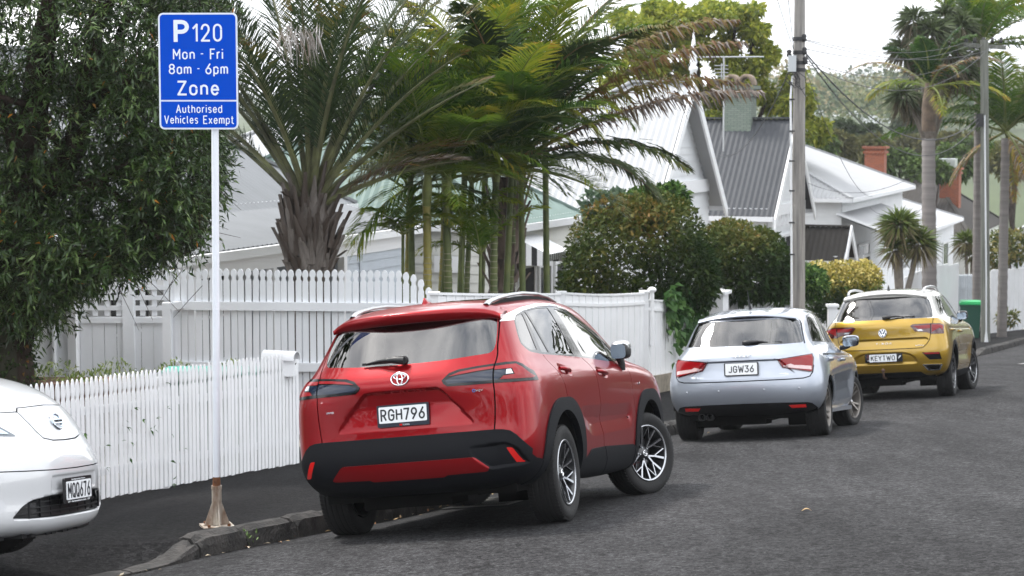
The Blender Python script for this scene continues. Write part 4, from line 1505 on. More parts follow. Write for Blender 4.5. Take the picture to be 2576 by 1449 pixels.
 spots = [(2160, 262, 1300, 22, 'pale'), (2128, 292, 700, 13, 'white'), (2085, 268, 1200, 18, 'white'), (2150, 300, 560, 12, 'white'), (2215, 282, 850, 15, 'white'), (2240, 300, 580, 12, 'white'), (2262, 272, 1050, 18, 'grey'), (2190, 250, 1600, 24, 'white'), (2110, 248, 1700, 24, 'grey'),
             (2060, 300, 600, 12, 'white'), (2320, 290, 720, 14, 'white'), (2360, 300, 620, 12, 'grey'), (2410, 290, 700, 14, 'white'), (2450, 270, 1100, 18, 'white'), (2300, 250, 1600, 24, 'white'), (2500, 300, 600, 12, 'white'), (2540, 280, 900, 16, 'grey'), (2235, 318, 400, 10, 'white')]
 cols = {'white': M_ROOFW, 'pale': M_ROOFL, 'grey': M_ROOFG}
 words = ['in the middle of the far slope', 'low on the far slope left of the palms', 'near the left end of the far hilltop', 'below the pale-roofed house on the far slope', 'right of the round-headed valley tree', 'just above the olive valley trees', 'between the palm stalk and the hilltop', 'high on the far hill', 'on the hilltop just right of the thick power pole',
             'low behind the hipped roof ridge', 'behind the grey palm trunk', 'right of the grey palm trunk', 'left of the thin pole', 'behind the thin pole', 'on the skyline left of the palm crown', 'low at the right of the far slope', 'at the right end of the far slope', 'nearest one at the foot of the far slope']
 for (u, v, Y, w, kind), wd_ in zip(spots, words):
  p = at(u, v, Y)
  zg = far_z(p.x, p.y)
  t_ = thing('hillside_house', 'tiny ' + kind + ' house ' + wd_, 'house', Matrix.Translation((p.x, p.y, zg)) @ Matrix.Rotation(R(rq.uniform(-40, 40)), 4, 'Z'), 'houses on the far hillside')
  dz = 3.0 + w * .06
  zg = max(zg, p.z - dz)
  t_.location.z = zg + w * .22
  m = MB()
  m.box((-w / 2, -4, -6), (w / 2, 4, dz))
  m.build('walls', M_BOARD, t_)
  m = MB()
  m.add([(-w / 2 - .4, -4.4, dz), (w / 2 + .4, -4.4, dz), (w / 2 + .4, 4.4, dz), (-w / 2 - .4, 4.4, dz), (-w / 4, 0, dz + 2.2), (w / 4, 0, dz + 2.2)], [(0, 1, 5, 4), (1, 2, 5), (2, 3, 4, 5), (3, 0, 4)])
  m.build('roof', cols[kind], t_)
build_houses()
# ================================================================== POWER POLES AND WIRES
def build_poles():
 wood = mat('weathered_pole_wood', (.30, .285, .265), .9, var=.6, vscale=3.5, bump=.5, bscale=18, stretch=(6, 6, .35), col2=(.13, .125, .12), detail=9)
 woodg = mat('greenish_pole_wood', (.20, .21, .185), .9, var=.5, vscale=3.0, bump=.4, bscale=18, stretch=(6, 6, .35), col2=(.10, .105, .09))
 blk = mat('black_fitting', (.02, .02, .022), .6)
 wire = mat('cable_black', (.03, .03, .034), .6)
 pale = mat('pale_conduit', (.66, .68, .70), .5)
 # thick pole
 Y = 32.2
 b = at(2009, 700, Y)
 base = Vector((b.x, b.y, ground_at(b.x, b.y)))
 H = 9.2
 k = Y / FPX
 t_ = thing('power_pole', 'thick weathered wooden power pole with a grey box, behind the silver car', 'power pole', Matrix.Translation(base))
 mb = MB()
 n = 30
 mb.tube([(-.006 * z, 0, z) for z in np.linspace(-.3, H, n)], [.128 - .0065 * z for z in np.linspace(-.3, H, n)], 18)
 mb.build('shaft', wood, t_)
 W = lambda u, v, dy=0: at(u, v, Y + dy) - base
 m = MB()
 c = W(1992, 160, -.10)
 m.box((c.x - .062, c.y - .06, c.z - .13), (c.x + .062, c.y + .03, c.z + .13))
 m.build('junction_box', mat('box_grey', (.48, .51, .53), .5), t_)
 m = MB()
 m.tube([W(1994, 190, -.10), W(1989, 240, -.12), W(1990, 420, -.13), W(1991, 600, -.13), W(1992, 780, -.13)], .017, 8)
 m.build('conduit', pale, t_)
 for v in (250, 330, 405, 480, 560, 640):
  m = MB()
  c = W(1991, v, -.14)
  m.box((c.x - .035, c.y - .012, c.z - .012), (c.x + .05, c.y + .03, c.z + .012))
  m.build('conduit_clip', blk, t_)
 m = MB()
 for v in (98, 132, 158, 176):
  z = W(2005, v).z
  m.tube([Vector((-.006 * z, 0, z - .03)), Vector((-.006 * z, 0, z + .03))], .105, 16)
 m.build('bands', blk, t_)
 for u, v in ((2023, 95), (2026, 152), (1985, 134), (2024, 128)):
  m = MB()
  c = W(u, v, -.08)
  m.lathe([(.0, -.06), (.03, -.06), (.045, -.02), (.03, 0), (.045, .03), (.02, .06), (.0, .06)], 10, Matrix.Translation(c), axis='z')
  m.build('insulator', blk, t_)
 rr = random.Random(4)
 m = MB()
 for i in range(7):
  c = W(2000 + rr.uniform(-14, 16), 150 + 8 * i, -.13)
  pts = [c + Vector((.10 * math.sin(q * 1.1 + i), -.02, .10 * math.cos(q * 1.3 + i) - .03 * q)) for q in range(8)]
  m.tube(pts, .007, 5, caps=False)
 m.build('loose_cables', wire, t_)
 # thin pole
 b = hit(2480, 862, .14)
 Y2 = b.y
 base2 = Vector((b.x, b.y, ground_at(b.x, b.y)))
 t2 = thing('power_pole', 'thinner greenish power pole at the far kerb, right of the gold car', 'power pole', Matrix.Translation(base2))
 W2 = lambda u, v, dy=0: at(u, v, Y2 + dy) - base2
 top = W2(2476, 100)
 mb = MB()
 mb.tube([Vector((top.x * t, 0, -.3 + (top.z + .3) * t)) for t in np.linspace(0, 1, 24)], [.125 - .02 * t for t in np.linspace(0, 1, 24)], 16)
 mb.build('shaft', woodg, t2)
 m = MB()
 m.tube([W2(2481, 862, -.15), W2(2481, 700, -.15), W2(2477, 290, -.13)], .022, 8)
 m.build('conduit', pale, t2)
 m = MB()
 m.tube([W2(2481, 866, -.15), W2(2481, 835, -.15)], [.06, .025], 8)
 m.build('conduit_foot', pale, t2)
 m = MB()
 m.beam(W2(2425, 112, .1), W2(2530, 120, .1), .09, .11)
 m.build('crossarm', woodg, t2)
 for i in range(5):
  m = MB()
  c = W2(2430 + 22 * i, 108, .1)
  m.lathe([(.0, 0), (.035, 0), (.06, .05), (.035, .08), (.05, .12), (.0, .16)], 10, Matrix.Translation(c), axis='z')
  m.build('insulator', blk, t2)
 m = MB()
 c = W2(2464, 300, -.12)
 m.box((c.x - .09, c.y - .06, c.z - .20), (c.x + .09, c.y + .05, c.z + .15))
 m.build('junction_box', blk, t2)
 for u, v, r_ in ((2448, 138, .2), (2425, 132, .2)):
  m = MB()
  pts = [W2(u, v) + Vector((.18 * math.cos(q), 0, .20 * math.sin(q))) for q in np.linspace(0, 6, 13)]
  m.tube(pts, .012, 5)
  m.build('cable_loop', wire, t2)
 # ---- the street lamp arm and wires overhead, each wire a thing
 def line(label, p, q, sag, r=.007, n=22):
  pts = [p.lerp(q, i / n) - Vector((0, 0, sag * 4 * (i / n) * (1 - i / n))) for i in range(n + 1)]
  m = MB()
  m.tube([x - p for x in pts], r, 5)
  o = m.build('power_line', wire, None, label, cat='wire', group='wires between the poles and houses')
  o.location = p
 G = lambda u, v, y: at(u, v, y)
 line('topmost thin wire from the thick pole to the thin pole', G(2022, 98, Y), G(2430, 106, Y2), .25)
 line('second thin wire below the topmost one, between the poles', G(2023, 122, Y), G(2452, 108, Y2), .30)
 line('third thin wire from the thick pole, near its black fittings', G(2024, 152, Y), G(2474, 110, Y2 + .1), .55)
 line('fourth thin wire from the thick pole, sagging lowest of the street wires', G(2024, 156, Y), G(2496, 112, Y2 + .1), .80)
 line('fifth street wire running to the crossarm end of the thin pole', G(2023, 101, Y), G(2518, 114, Y2 + .1), .35)
 line('heavy service cable drooping from the thick pole to the thin pole box', G(2028, 135, Y), G(2462, 296, Y2), .95, .013)
 line('second service cable drooping beside the heavy one', G(2028, 140, Y), G(2464, 304, Y2), 1.25, .010)
 line('service wire from the thick pole down to the hipped villa eave', G(2027, 175, Y), SF(45, -2.6, -2.7), .55, .006)
 line('service wire from the thin pole back to the grey-roofed house gable', G(2462, 312, Y2), SF(34.0, -2.6, -1.9), .9, .006)
 line('wire from the thin pole to the hipped villa, crossing its roof', G(2462, 318, Y2), SF(41.0, -2.0, -2.9), 1.2, .006)
 line('wire from the thick pole up and left past the white gable spire', G(1998, 130, Y), Vector((.6, 13.0, 5.2)), .35, .006)
 line('second wire from the thick pole up and left, close under the first', G(1998, 134, Y), Vector((1.3, 12.5, 5.6)), .45, .006)
 line('wire from the thick pole to the white gabled villa', G(1998, 150, Y), SF(23.5, -2.6, -.9), .5, .008)
 line('wire right of the thin pole leaving the photo at the right edge', G(2500, 116, Y2), Vector((22, 88, 4.6)), .5)
 line('second wire right of the thin pole leaving at the right edge', G(2520, 118, Y2), Vector((23, 88, 4.3)), .5)
build_poles()
# ================================================================== CAR BUILDER
def bspline(P, res, lo, hi):
 """uniform cubic B-spline along axis 0 of P (n, ...) with ghost rows lo, hi; res: samples per span"""
 P = np.concatenate([lo[None], P, hi[None]], 0)
 n = P.shape[0] - 3
 rows = []
 for i in range(n):
  r = res[i] if hasattr(res, '__len__') else res
  ts = np.linspace(0, 1, r, endpoint=False)
  if i == n - 1:
   ts = np.append(ts, 1.0)
  for t in ts:
   b = ((1 - t) ** 3 / 6, (3 * t ** 3 - 6 * t * t + 4) / 6, (-3 * t ** 3 + 3 * t * t + 3 * t + 1) / 6, t ** 3 / 6)
   rows.append(sum(b[k] * P[i + k] for k in range(4)))
 return np.array(rows)

def level(y0, b0, rx, ry, wr, wm, wf, fx, fy, b1, y1, z):
 """one ring of the right half of a car body, rear centre to front centre (14 control points);
 z = heights at rear centre, rear corner, middle, front corner, front centre"""
 zr, zrc, zm, zfc, zf = z
 ya, yb = y0 + b0 + ry, y1 - b1 - fy
 pts = [(0, y0, zr), (.40 * wr, y0 + .10 * b0, zr), (wr - rx, y0 + .8 * b0, zr * .5 + zrc * .5),
           (wr - .22 * rx, y0 + b0 + .22 * ry, zrc), (wr, ya, zrc * .8 + zm * .2)]
 for k, t in enumerate((.22, .41, .6, .8)):
  w = wr * (1 - t) * (1 - 2 * t) + wm * 4 * t * (1 - t) + wf * t * (2 * t - 1)
  if t < .5:
   z_ = zrc + (zm - zrc) * min(1, .2 + 1.6 * t)
  else:
   z_ = zfc + (zm - zfc) * min(1, .2 + 1.6 * (1 - t))
  pts.append((w, ya + (yb - ya) * t, z_))
 pts += [(wf, yb, zfc * .8 + zm * .2), (wf - .22 * fx, y1 - b1 - .22 * fy, zfc),
   (wf - fx, y1 - .8 * b1, zf * .5 + zfc * .5), (.40 * wf, y1 - .10 * b1, zf), (0, y1, zf)]
 return np.array(pts)

U_RES = [14, 14, 12, 10, 10, 10, 10, 10, 10, 10, 10, 10, 8]

def body_surface(levels, vres=10, u_res=U_RES, disp=None):
 """dense closed shell: (verts, faces) from the control rings, mirrored left and right"""
 G = np.array(levels)                               # K, 14, 3
 S = bspline(G, vres, 2 * G[0] - G[1], 2 * G[-1] - G[-2])
 S = np.swapaxes(S, 0, 1)                           # 14, V, 3
 mir = np.array([-1, 1, 1])
 D = bspline(S, u_res, S[1] * mir, S[-2] * mir)     # U, V, 3
 if disp is not None:
  D = disp(D)
 D[0, :, 0] = 0
 D[-1, :, 0] = 0
 U, V, _ = D.shape
 L = D[1:-1][::-1] * mir                            # left half, front to rear
 A = np.concatenate([D, L], 0)
 n = A.shape[0]
 idx = np.arange(n * V).reshape(n, V)
 nx = np.roll(idx, -1, 0)
 F = np.stack([idx[:, :-1], nx[:, :-1], nx[:, 1:], idx[:, 1:]], -1).reshape(-1, 4)
 return A.reshape(-1, 3), F

def round_poly(poly, r, n=3):
 out = []
 N = len(poly)
 for i in range(N):
  p0, p, p1 = (Vector(poly[(i + k) % N][:2]) for k in (-1, 0, 1))
  rr = poly[i][2] if len(poly[i]) > 2 else r
  a, b = p0 - p, p1 - p
  d = min(rr, .45 * a.length, .45 * b.length)
  if d < 1e-4:
   out.append((p.x, p.y))
   continue
  A, B = p + a.normalized() * d, p + b.normalized() * d
  for k in range(n + 1):
   t = k / n
   q = A * (1 - t) ** 2 + p * (2 * t * (1 - t)) + B * t * t
   out.append((q.x, q.y))
 return out

def offset_poly(poly, d):
 """offset inwards by d for a counter-clockwise outline"""
 N = len(poly)
 area = sum(poly[i][0] * poly[(i + 1) % N][1] - poly[(i + 1) % N][0] * poly[i][1] for i in range(N))
 s = 1 if area > 0 else -1
 out = []
 for i in range(N):
  p0, p, p1 = (Vector(poly[(i + k) % N][:2]) for k in (-1, 0, 1))
  a, b = (p - p0).normalized(), (p1 - p).normalized()
  n1, n2 = Vector((-a.y, a.x)) * s, Vector((-b.y, b.x)) * s
  m = (n1 + n2)
  m = m / max(.35, m.dot(n1))
  out.append((p.x + m.x * d, p.y + m.y * d))
 return out

def strip_poly(line, w):
 """a thin closed outline round an open polyline"""
 line = [Vector(p) for p in line]
 L, Rr = [], []
 for i, p in enumerate(line):
  d = (line[min(i + 1, len(line) - 1)] - line[max(i - 1, 0)]).normalized()
  n = Vector((-d.y, d.x)) * (w / 2)
  L.append((p.x + n.x, p.y + n.y))
  Rr.append((p.x - n.x, p.y - n.y))
 return L + Rr[::-1]

def in_poly(x, y, poly):
 c = False
 j = len(poly) - 1
 for i in range(len(poly)):
  xi, yi = poly[i]
  xj, yj = poly[j]
  if (yi > y) != (yj > y) and x < (xj - xi) * (y - yi) / (yj - yi + 1e-12) + xi:
   c = not c
  j = i
 return c

class Shell:
 """a car skin that can be cut along outlines seen from the side ('x'), the ends ('y') or above ('z')"""
 def __init__(s, verts, faces):
  s.bm = bmesh.new()
  vs = [s.bm.verts.new(v) for v in verts]
  for f in faces:
   q = []
   for i in f:
    if vs[i] not in q:
     q.append(vs[i])
   try:
    s.bm.faces.new(q)
   except ValueError:
    pass
  bmesh.ops.remove_doubles(s.bm, verts=s.bm.verts, dist=1e-4)
  loose = [f for f in s.bm.faces if f.calc_area() < 1e-9]
  bmesh.ops.delete(s.bm, geom=loose, context='FACES')
  s.bm.normal_update()
  # outward normals
  test = max(s.bm.faces, key=lambda f: f.calc_center_median().x)
  if test.normal.x < 0:
   bmesh.ops.reverse_faces(s.bm, faces=s.bm.faces)
  s.tg = s.bm.faces.layers.int.new('tag')
  s.names = ['body']
 def cut(s, name, poly, ax='x', where=None, mirror=True, over=None):
  """cut along poly (2D: x -> (y,z); y -> (x,z); z -> (x,y)); tag the faces inside. where(center, normal) filters"""
  if name not in s.names:
   s.names.append(name)
  ti = s.names.index(name)
  ai, bi, ci = {'x': (1, 2, 0), 'y': (0, 2, 1), 'z': (0, 1, 2)}[ax]
  polys = [poly]
  if mirror and ax != 'x':
   polys.append([(-p[0], p[1]) for p in poly])
  for pl in polys:
   xs, ys = [p[0] for p in pl], [p[1] for p in pl]
   lo, hi = (min(xs) - .01, min(ys) - .01), (max(xs) + .01, max(ys) + .01)
   def ok(f):
    c = f.calc_center_median()
    n = f.normal
    if abs(n[ci]) < .12:
     return False
    return where is None or where(c, n)
   cand = []
   for f in s.bm.faces:
    aa = [v.co[ai] for v in f.verts]
    bb = [v.co[bi] for v in f.verts]
    if max(aa) < lo[0] or min(aa) > hi[0] or max(bb) < lo[1] or min(bb) > hi[1]:
     continue
    if ok(f):
     cand.append(f)
   N = len(pl)
   cset = set(cand)
   for i in range(N):
    p, q = pl[i], pl[(i + 1) % N]
    d = (q[0] - p[0], q[1] - p[1])
    if abs(d[0]) + abs(d[1]) < 1e-7:
     continue
    no = Vector((0, 0, 0))
    no[ai], no[bi] = -d[1], d[0]
    co = Vector((0, 0, 0))
    co[ai], co[bi] = p[0], p[1]
    l0, h0 = min(p[0], q[0]) - .002, max(p[0], q[0]) + .002
    l1, h1 = min(p[1], q[1]) - .002, max(p[1], q[1]) + .002
    geo = []
    for f in cset:
     aa = [v.co[ai] for v in f.verts]
     bb = [v.co[bi] for v in f.verts]
     if max(aa) < l0 or min(aa) > h0 or max(bb) < l1 or min(bb) > h1:
      continue
     geo.append(f)
    if not geo:
     continue
    es, vs = set(), set()
    for f in geo:
     es.update(f.edges)
     vs.update(f.verts)
    before = set(geo)
    r = bmesh.ops.bisect_plane(s.bm, geom=list(geo) + list(es) + list(vs), dist=1e-6, plane_co=co, plane_no=no.normalized())
    cset = {f for f in cset if f.is_valid}
    for g in r['geom']:
     if isinstance(g, bmesh.types.BMFace) and g.is_valid:
      cset.add(g)
    # neighbours whose edges were split keep their place as n-gons
   for f in cset:
    if not f.is_valid:
     continue
    c = f.calc_center_median()
    if (over is None or s.names[f[s.tg]] in over) and in_poly(c[ai], c[bi], pl):
     f[s.tg] = ti
 def press(s, poly, ax, depth, bevel, where=None, mirror=True, along=None):
  """push the area inside poly inwards by depth (number or f(a,b)) over a slope of width bevel"""
  keep = list(s.names)
  polys = [poly] + ([[(-p[0], p[1]) for p in poly]] if mirror and ax != 'x' else [])
  ai, bi, ci = {'x': (1, 2, 0), 'y': (0, 2, 1), 'z': (0, 1, 2)}[ax]
  for pl in polys:
   inner = offset_poly(pl, bevel)
   lab = s.bm.faces.layers.int['tag']
   old = {f: f[lab] for f in s.bm.faces}
   for q in (pl, inner):
    s.cut('_press', q, ax, where, mirror=False, over=())
   lo = (min(p[0] for p in pl), min(p[1] for p in pl))
   hi = (max(p[0] for p in pl), max(p[1] for p in pl))
   mv = []
   for v in s.bm.verts:
    a, b = v.co[ai], v.co[bi]
    if not (lo[0] <= a <= hi[0] and lo[1] <= b <= hi[1]):
     continue
    if where is not None and not where(v.co, v.normal):
     continue
    if not in_poly(a, b, pl):
     continue
    dm = 9
    for i in range(len(pl)):
     p, q = pl[i], pl[(i + 1) % len(pl)]
     ex, ey = q[0] - p[0], q[1] - p[1]
     t = max(0, min(1, ((a - p[0]) * ex + (b - p[1]) * ey) / (ex * ex + ey * ey + 1e-12)))
     dm = min(dm, math.hypot(a - p[0] - ex * t, b - p[1] - ey * t))
    d = depth(a, b) if callable(depth) else depth
    mv.append((v, d * min(1, dm / bevel)))
   for v, d in mv:
    if along is not None:
     v.co += Vector(along) * d
    else:
     v.co -= v.normal * d
  s.bm.normal_update()
 def disc(s, name, cy, cz, r, n=40, where=None):
  s.cut(name, [(cy + r * math.cos(2 * PI * k / n), cz + r * math.sin(2 * PI * k / n)) for k in range(n)], 'x', where)
 def freeze(s):
  s.bm.normal_update()
  s.nor = {v: v.normal.copy() for v in s.bm.verts}
 def take(s, names, objname, m, parent, off=0.0, rim=0.0, both=True, label=None, smooth=True):
  """build one mesh from the tagged faces, pushed out by off along the skin's normals, edges turned in by rim"""
  ids = {s.names.index(n) for n in (names if isinstance(names, (list, tuple)) else [names]) if n in s.names}
  fs = [f for f in s.bm.faces if f[s.tg] in ids and (both is True or (f.calc_center_median().x > 0) == (both == 'R'))]
  if not fs:
   return None
  vi, vs, ns = {}, [], []
  F = []
  cnt = {}
  for f in fs:
   for e in f.edges:
    cnt[e] = cnt.get(e, 0) + 1
   q = []
   for v in f.verts:
    if v not in vi:
     vi[v] = len(vs)
     vs.append(v.co + s.nor[v] * off)
     ns.append(s.nor[v])
    q.append(vi[v])
   F.append(tuple(q))
  if rim:
   for f in fs:
    for l in f.loops:
     if cnt[l.edge] == 1:
      a, b = l.vert, l.link_loop_next.vert
      pa, pb = vs[vi[a]], vs[vi[b]]
      na, nb = s.nor[a], s.nor[b]
      n = (pb - pa).cross(f.normal)
      n = n.normalized() if n.length > 1e-9 else f.normal
      k = len(vs)
      vs.extend([pa, pb, pb - nb * rim, pa - na * rim])
      # soften the edge: the rim's outer row shares the skin's slant
      ns.extend([n, n, n, n])
      F.append((k + 1, k, k + 3, k + 2))
  me = bpy.data.meshes.new(objname)
  me.from_pydata([tuple(v) for v in vs], [], F)
  me.materials.append(m)
  me.polygons.foreach_set('use_smooth', [smooth] * len(me.polygons))
  me.update()
  if smooth:
   me.normals_split_custom_set_from_vertices([tuple(n) for n in ns])
  return link(objname, me, parent, label)

def local_frame(origin, normal, up=(0, 0, 1)):
 """matrix whose -y looks along normal, z near up, at origin (for lettering and plates)"""
 n = Vector(normal).normalized()
 y = -n
 x = y.cross(Vector(up)).normalized()
 z = x.cross(y).normalized()
 return Matrix(((x.x, y.x, z.x, origin[0]), (x.y, y.y, z.y, origin[1]), (x.z, y.z, z.z, origin[2]), (0, 0, 0, 1)))

def rounded_rect(w, h, r, n=4):
 out = []
 for cx, cy, a0 in ((w / 2 - r, h / 2 - r, 0), (-w / 2 + r, h / 2 - r, 90), (-w / 2 + r, -h / 2 + r, 180), (w / 2 - r, -h / 2 + r, 270)):
  for k in range(n + 1):
   t = R(a0 + 90 * k / n)
   out.append((cx + r * math.cos(t), cy + r * math.sin(t)))
 return out

def ring(mb, M, rx, rz, wx, d, n=28, mi=0, a0=0, a1=360):
 """flat-topped raised ring (ellipse) in local x,z standing d proud towards -y"""
 vs, fs = [], []
 full = abs(a1 - a0) >= 360
 N = n if full else n + 1
 for k in range(N):
  t = R(a0 + (a1 - a0) * k / n)
  c, s_ = math.cos(t), math.sin(t)
  for q, y in ((wx / 2, 0), (wx * .28, -d), (-wx * .28, -d), (-wx / 2, 0)):
   vs.append(M @ Vector(((rx + q) * c, y, (rz + q) * s_)))
 for k in range(n):
  k2 = (k + 1) % N
  for j in range(3):
   fs.append((k * 4 + j, k2 * 4 + j, k2 * 4 + j + 1, k * 4 + j + 1))
 mb.add(vs, fs, mi, True)

# ---------------------------------------------------------------- wheels
M_TYRE = mat('tyre_rubber', (0.009, 0.009, 0.0095), 0.8, var=0.35, vscale=25, bump=0.25, bscale=90)
M_ALLOY = mat('machined_alloy', (0.42, 0.43, 0.45), 0.25, metal=1.0)
M_ALLOYDK = mat('dark_painted_alloy', (0.03, 0.031, 0.034), 0.3, metal=0.3, coat=0.5)
M_ALLOYGR = mat('grey_bronze_alloy', (0.20, 0.185, 0.17), 0.35, metal=0.7)
M_BLACKPL = mat('black_plastic', (0.010, 0.0105, 0.012), 0.42, bump=0.06, bscale=300)
M_GLOSSBK = mat('gloss_black', (0.004, 0.004, 0.005), 0.12, spec=.35, coat=0.15)
M_DARK = mat('dark_void', (0.004, 0.004, 0.004), 0.9, spec=0.1)
M_CHROME = mat('chrome', (0.85, 0.86, 0.88), 0.07, metal=1.0)
M_REFL = mat('red_reflector', (0.55, 0.01, 0.008), 0.18, coat=0.6)
M_LAMPRED = mat('red_lamp_lens', (0.22, 0.003, 0.006), 0.18, coat=.35, spec=.3)
M_LAMPDK = mat('smoked_lamp_lens', (0.003, 0.010, 0.028), 0.10, coat=.3)
M_LAMPWH = mat('clear_lamp_lens', (0.55, 0.57, 0.60), 0.15, coat=1.0, metal=0.4)
M_PLATE = mat('plate_white', (0.74, 0.76, 0.78), 0.4)
M_INK = mat('plate_black', (0.012, 0.014, 0.02), 0.45)
M_CLAD = mat('grey_black_cladding', (0.006, 0.0068, 0.009), 0.6, spec=.14, bump=0.10, bscale=500)
M_SEAT = mat('dark_seat_fabric', (0.03, 0.03, 0.033), 0.85)
M_DISC = mat('brake_steel', (0.25, 0.25, 0.26), 0.4, metal=1.0)

def tyre_profile(r, w, rim_r):
 """(radius, offset) outline of a tyre section, with tread grooves"""
 h = w / 2
 p = [(rim_r - .012, h * .80), (rim_r + .004, h * .90), (rim_r + .018, h * .93)]
 sw = r - rim_r
 p += [(rim_r + .35 * sw, h * 1.02), (rim_r + .62 * sw, h * 1.03), (rim_r + .80 * sw, h * .99), (rim_r + .92 * sw, h * .91), (r - .004, h * .82)]
 for g in (.52, .18, -.18, -.52):
  p += [(r, h * (g + .085)), (r, h * (g + .045)), (r - .008, h * (g + .038)), (r - .008, h * (g - .038)), (r, h * (g - .045)), (r, h * (g - .085))]
 return p + [(a, -b) for a, b in p[:8][::-1]]

def make_wheel(car, pos, r, w, rim_r, spokes, side, steer=0.0, m_rim=None, m_pocket=None, roll=0.0, logo=None):
 """a wheel as an Empty in the car with tyre, rim and hub as sub-parts; +x is its outer face"""
 root = bpy.data.objects.new('wheel', None)
 COL.objects.link(root)
 root.parent = car
 root.empty_display_size = .1
 root.matrix_local = Matrix.Translation(pos) @ Matrix.Rotation(steer + (0 if side > 0 else PI), 4, 'Z')
 t = MB()
 t.lathe(tyre_profile(r, w, rim_r), 56)
 # tread blocks: thin bars across the shoulders
 for k in range(72):
  a = 2 * PI * k / 72
  for s in (-1, 1):
   M = Matrix.Rotation(a, 4, 'X')
   t.box((s * w * .36 - .02, -.006, r - .010), (s * w * .36 + .02, .006, r + .0008), 0, M)
 t.build('tyre', M_TYRE, root)
 q = MB()
 h = w / 2
 q.lathe([(rim_r - .004, h * .78), (rim_r + .003, h * .93), (rim_r - .006, h * .97), (rim_r - .016, h * .90)], 56, mi=0)
 q.lathe([(rim_r - .016, h * .90), (rim_r - .03, h * .45), (rim_r - .035, -h * .6), (rim_r - .02, -h * .9)], 56, mi=1)
 q.lathe([(rim_r - .035, -.045), (.05, -.055)], 40, mi=2)              # back plate
 q.lathe([(.15, -.01), (.15, -.028), (.02, -.028)][::-1], 40, mi=3)     # brake disc
 M0 = Matrix.Rotation(roll, 4, 'X')
 spokes(q, rim_r, h, M0)
 q.lathe([(.0, h * .62), (.028, h * .62), (.034, h * .55), (.06, h * .48), (.07, h * .2), (.06, -.02)], 28, mi=1)
 for k in range(5):
  a = 2 * PI * k / 5 + .3
  q.tube([M0 @ Vector((h * .3, .052 * math.cos(a), .052 * math.sin(a))), M0 @ Vector((h * .56, .052 * math.cos(a), .052 * math.sin(a)))], .008, 6, 0)
 q.build('rim', [m_rim or M_ALLOY, m_pocket or M_ALLOYDK, M_DARK, M_DISC], root)
 c = MB()
 Mh = Matrix.Translation((h * .62, 0, 0)) @ Matrix.Rotation(PI / 2, 4, 'Z')
 ring(c, Mh, .024, .024, .006, .004, 20)
 ring(c, Mh, .014, .008, .004, .004, 16)
 c.build('hub_badge', M_CHROME, root)
 return root

def spoke_bar(q, M, a, r0, r1, w0, w1, h0, h1, thick=.016, mi=0, side_mi=1, skew=0.0):
 """a tapered spoke from radius r0 to r1 at angle a (tangential shift skew at the outer end)"""
 ca = Matrix.Rotation(a, 4, 'X')
 vs = []
 for r_, w_, h_, sk in ((r0, w0, h0, 0), (r1, w1, h1, skew)):
  for s, d in ((-1, 0), (1, 0), (1, -1), (-1, -1)):
   vs.append(M @ ca @ Vector((h_ + (d * thick * 2), sk + s * (w_ + (.006 if d else 0)) / 2, r_)))
 q.add(vs, [(0, 1, 5, 4)], mi)
 q.add(vs, [(1, 2, 6, 5), (3, 0, 4, 7), (2, 3, 7, 6)], side_mi)

def spokes_twin(q, rim_r, h, M):
 """five pairs of faceted double spokes, machined faces on dark pockets"""
 for k in range(5):
  a = 2 * PI * k / 5
  for s in (-1, 1):
   spoke_bar(q, M, a, .055, rim_r * .52, .016, .015, h * .50, h * .62, skew=s * .030)
   # outer half splits towards the rim
   ca = Matrix.Rotation(a, 4, 'X')
   p0, p1 = (rim_r * .52, s * .030), (rim_r - .012, s * .055)
   for (ra, ta), (rb, tb), w0, w1 in ((p0, p1, .015, .020), ((rim_r * .50, s * .034), (rim_r - .012, s * .150), .012, .016)):
    vs = []
    for r_, t_, w_, h_ in ((ra, ta, w0, h * .62), (math.sqrt(max(.01, rb * rb - tb * tb * .6)), tb, w1, h * .86)):
     for e, d in ((-1, 0), (1, 0), (1, -1), (-1, -1)):
      vs.append(M @ ca @ Vector((h_ + d * .030, t_ + e * w_ / 2, r_)))
    q.add(vs, [(0, 1, 5, 4)], 0)
    q.add(vs, [(1, 2, 6, 5), (3, 0, 4, 7), (2, 3, 7, 6)], 1)

def spokes_blade(n=5, split=True, w=.03):
 def f(q, rim_r, h, M):
  for k in range(n):
   a = 2 * PI * k / n
   if split:
    for s in (-1, 1):
     spoke_bar(q, M, a, .05, rim_r - .012, .020, w * .7, h * .45, h * .85, skew=s * rim_r * .19)
   else:
    spoke_bar(q, M, a, .05, rim_r - .012, w, w * .8, h * .45, h * .85)
 return f

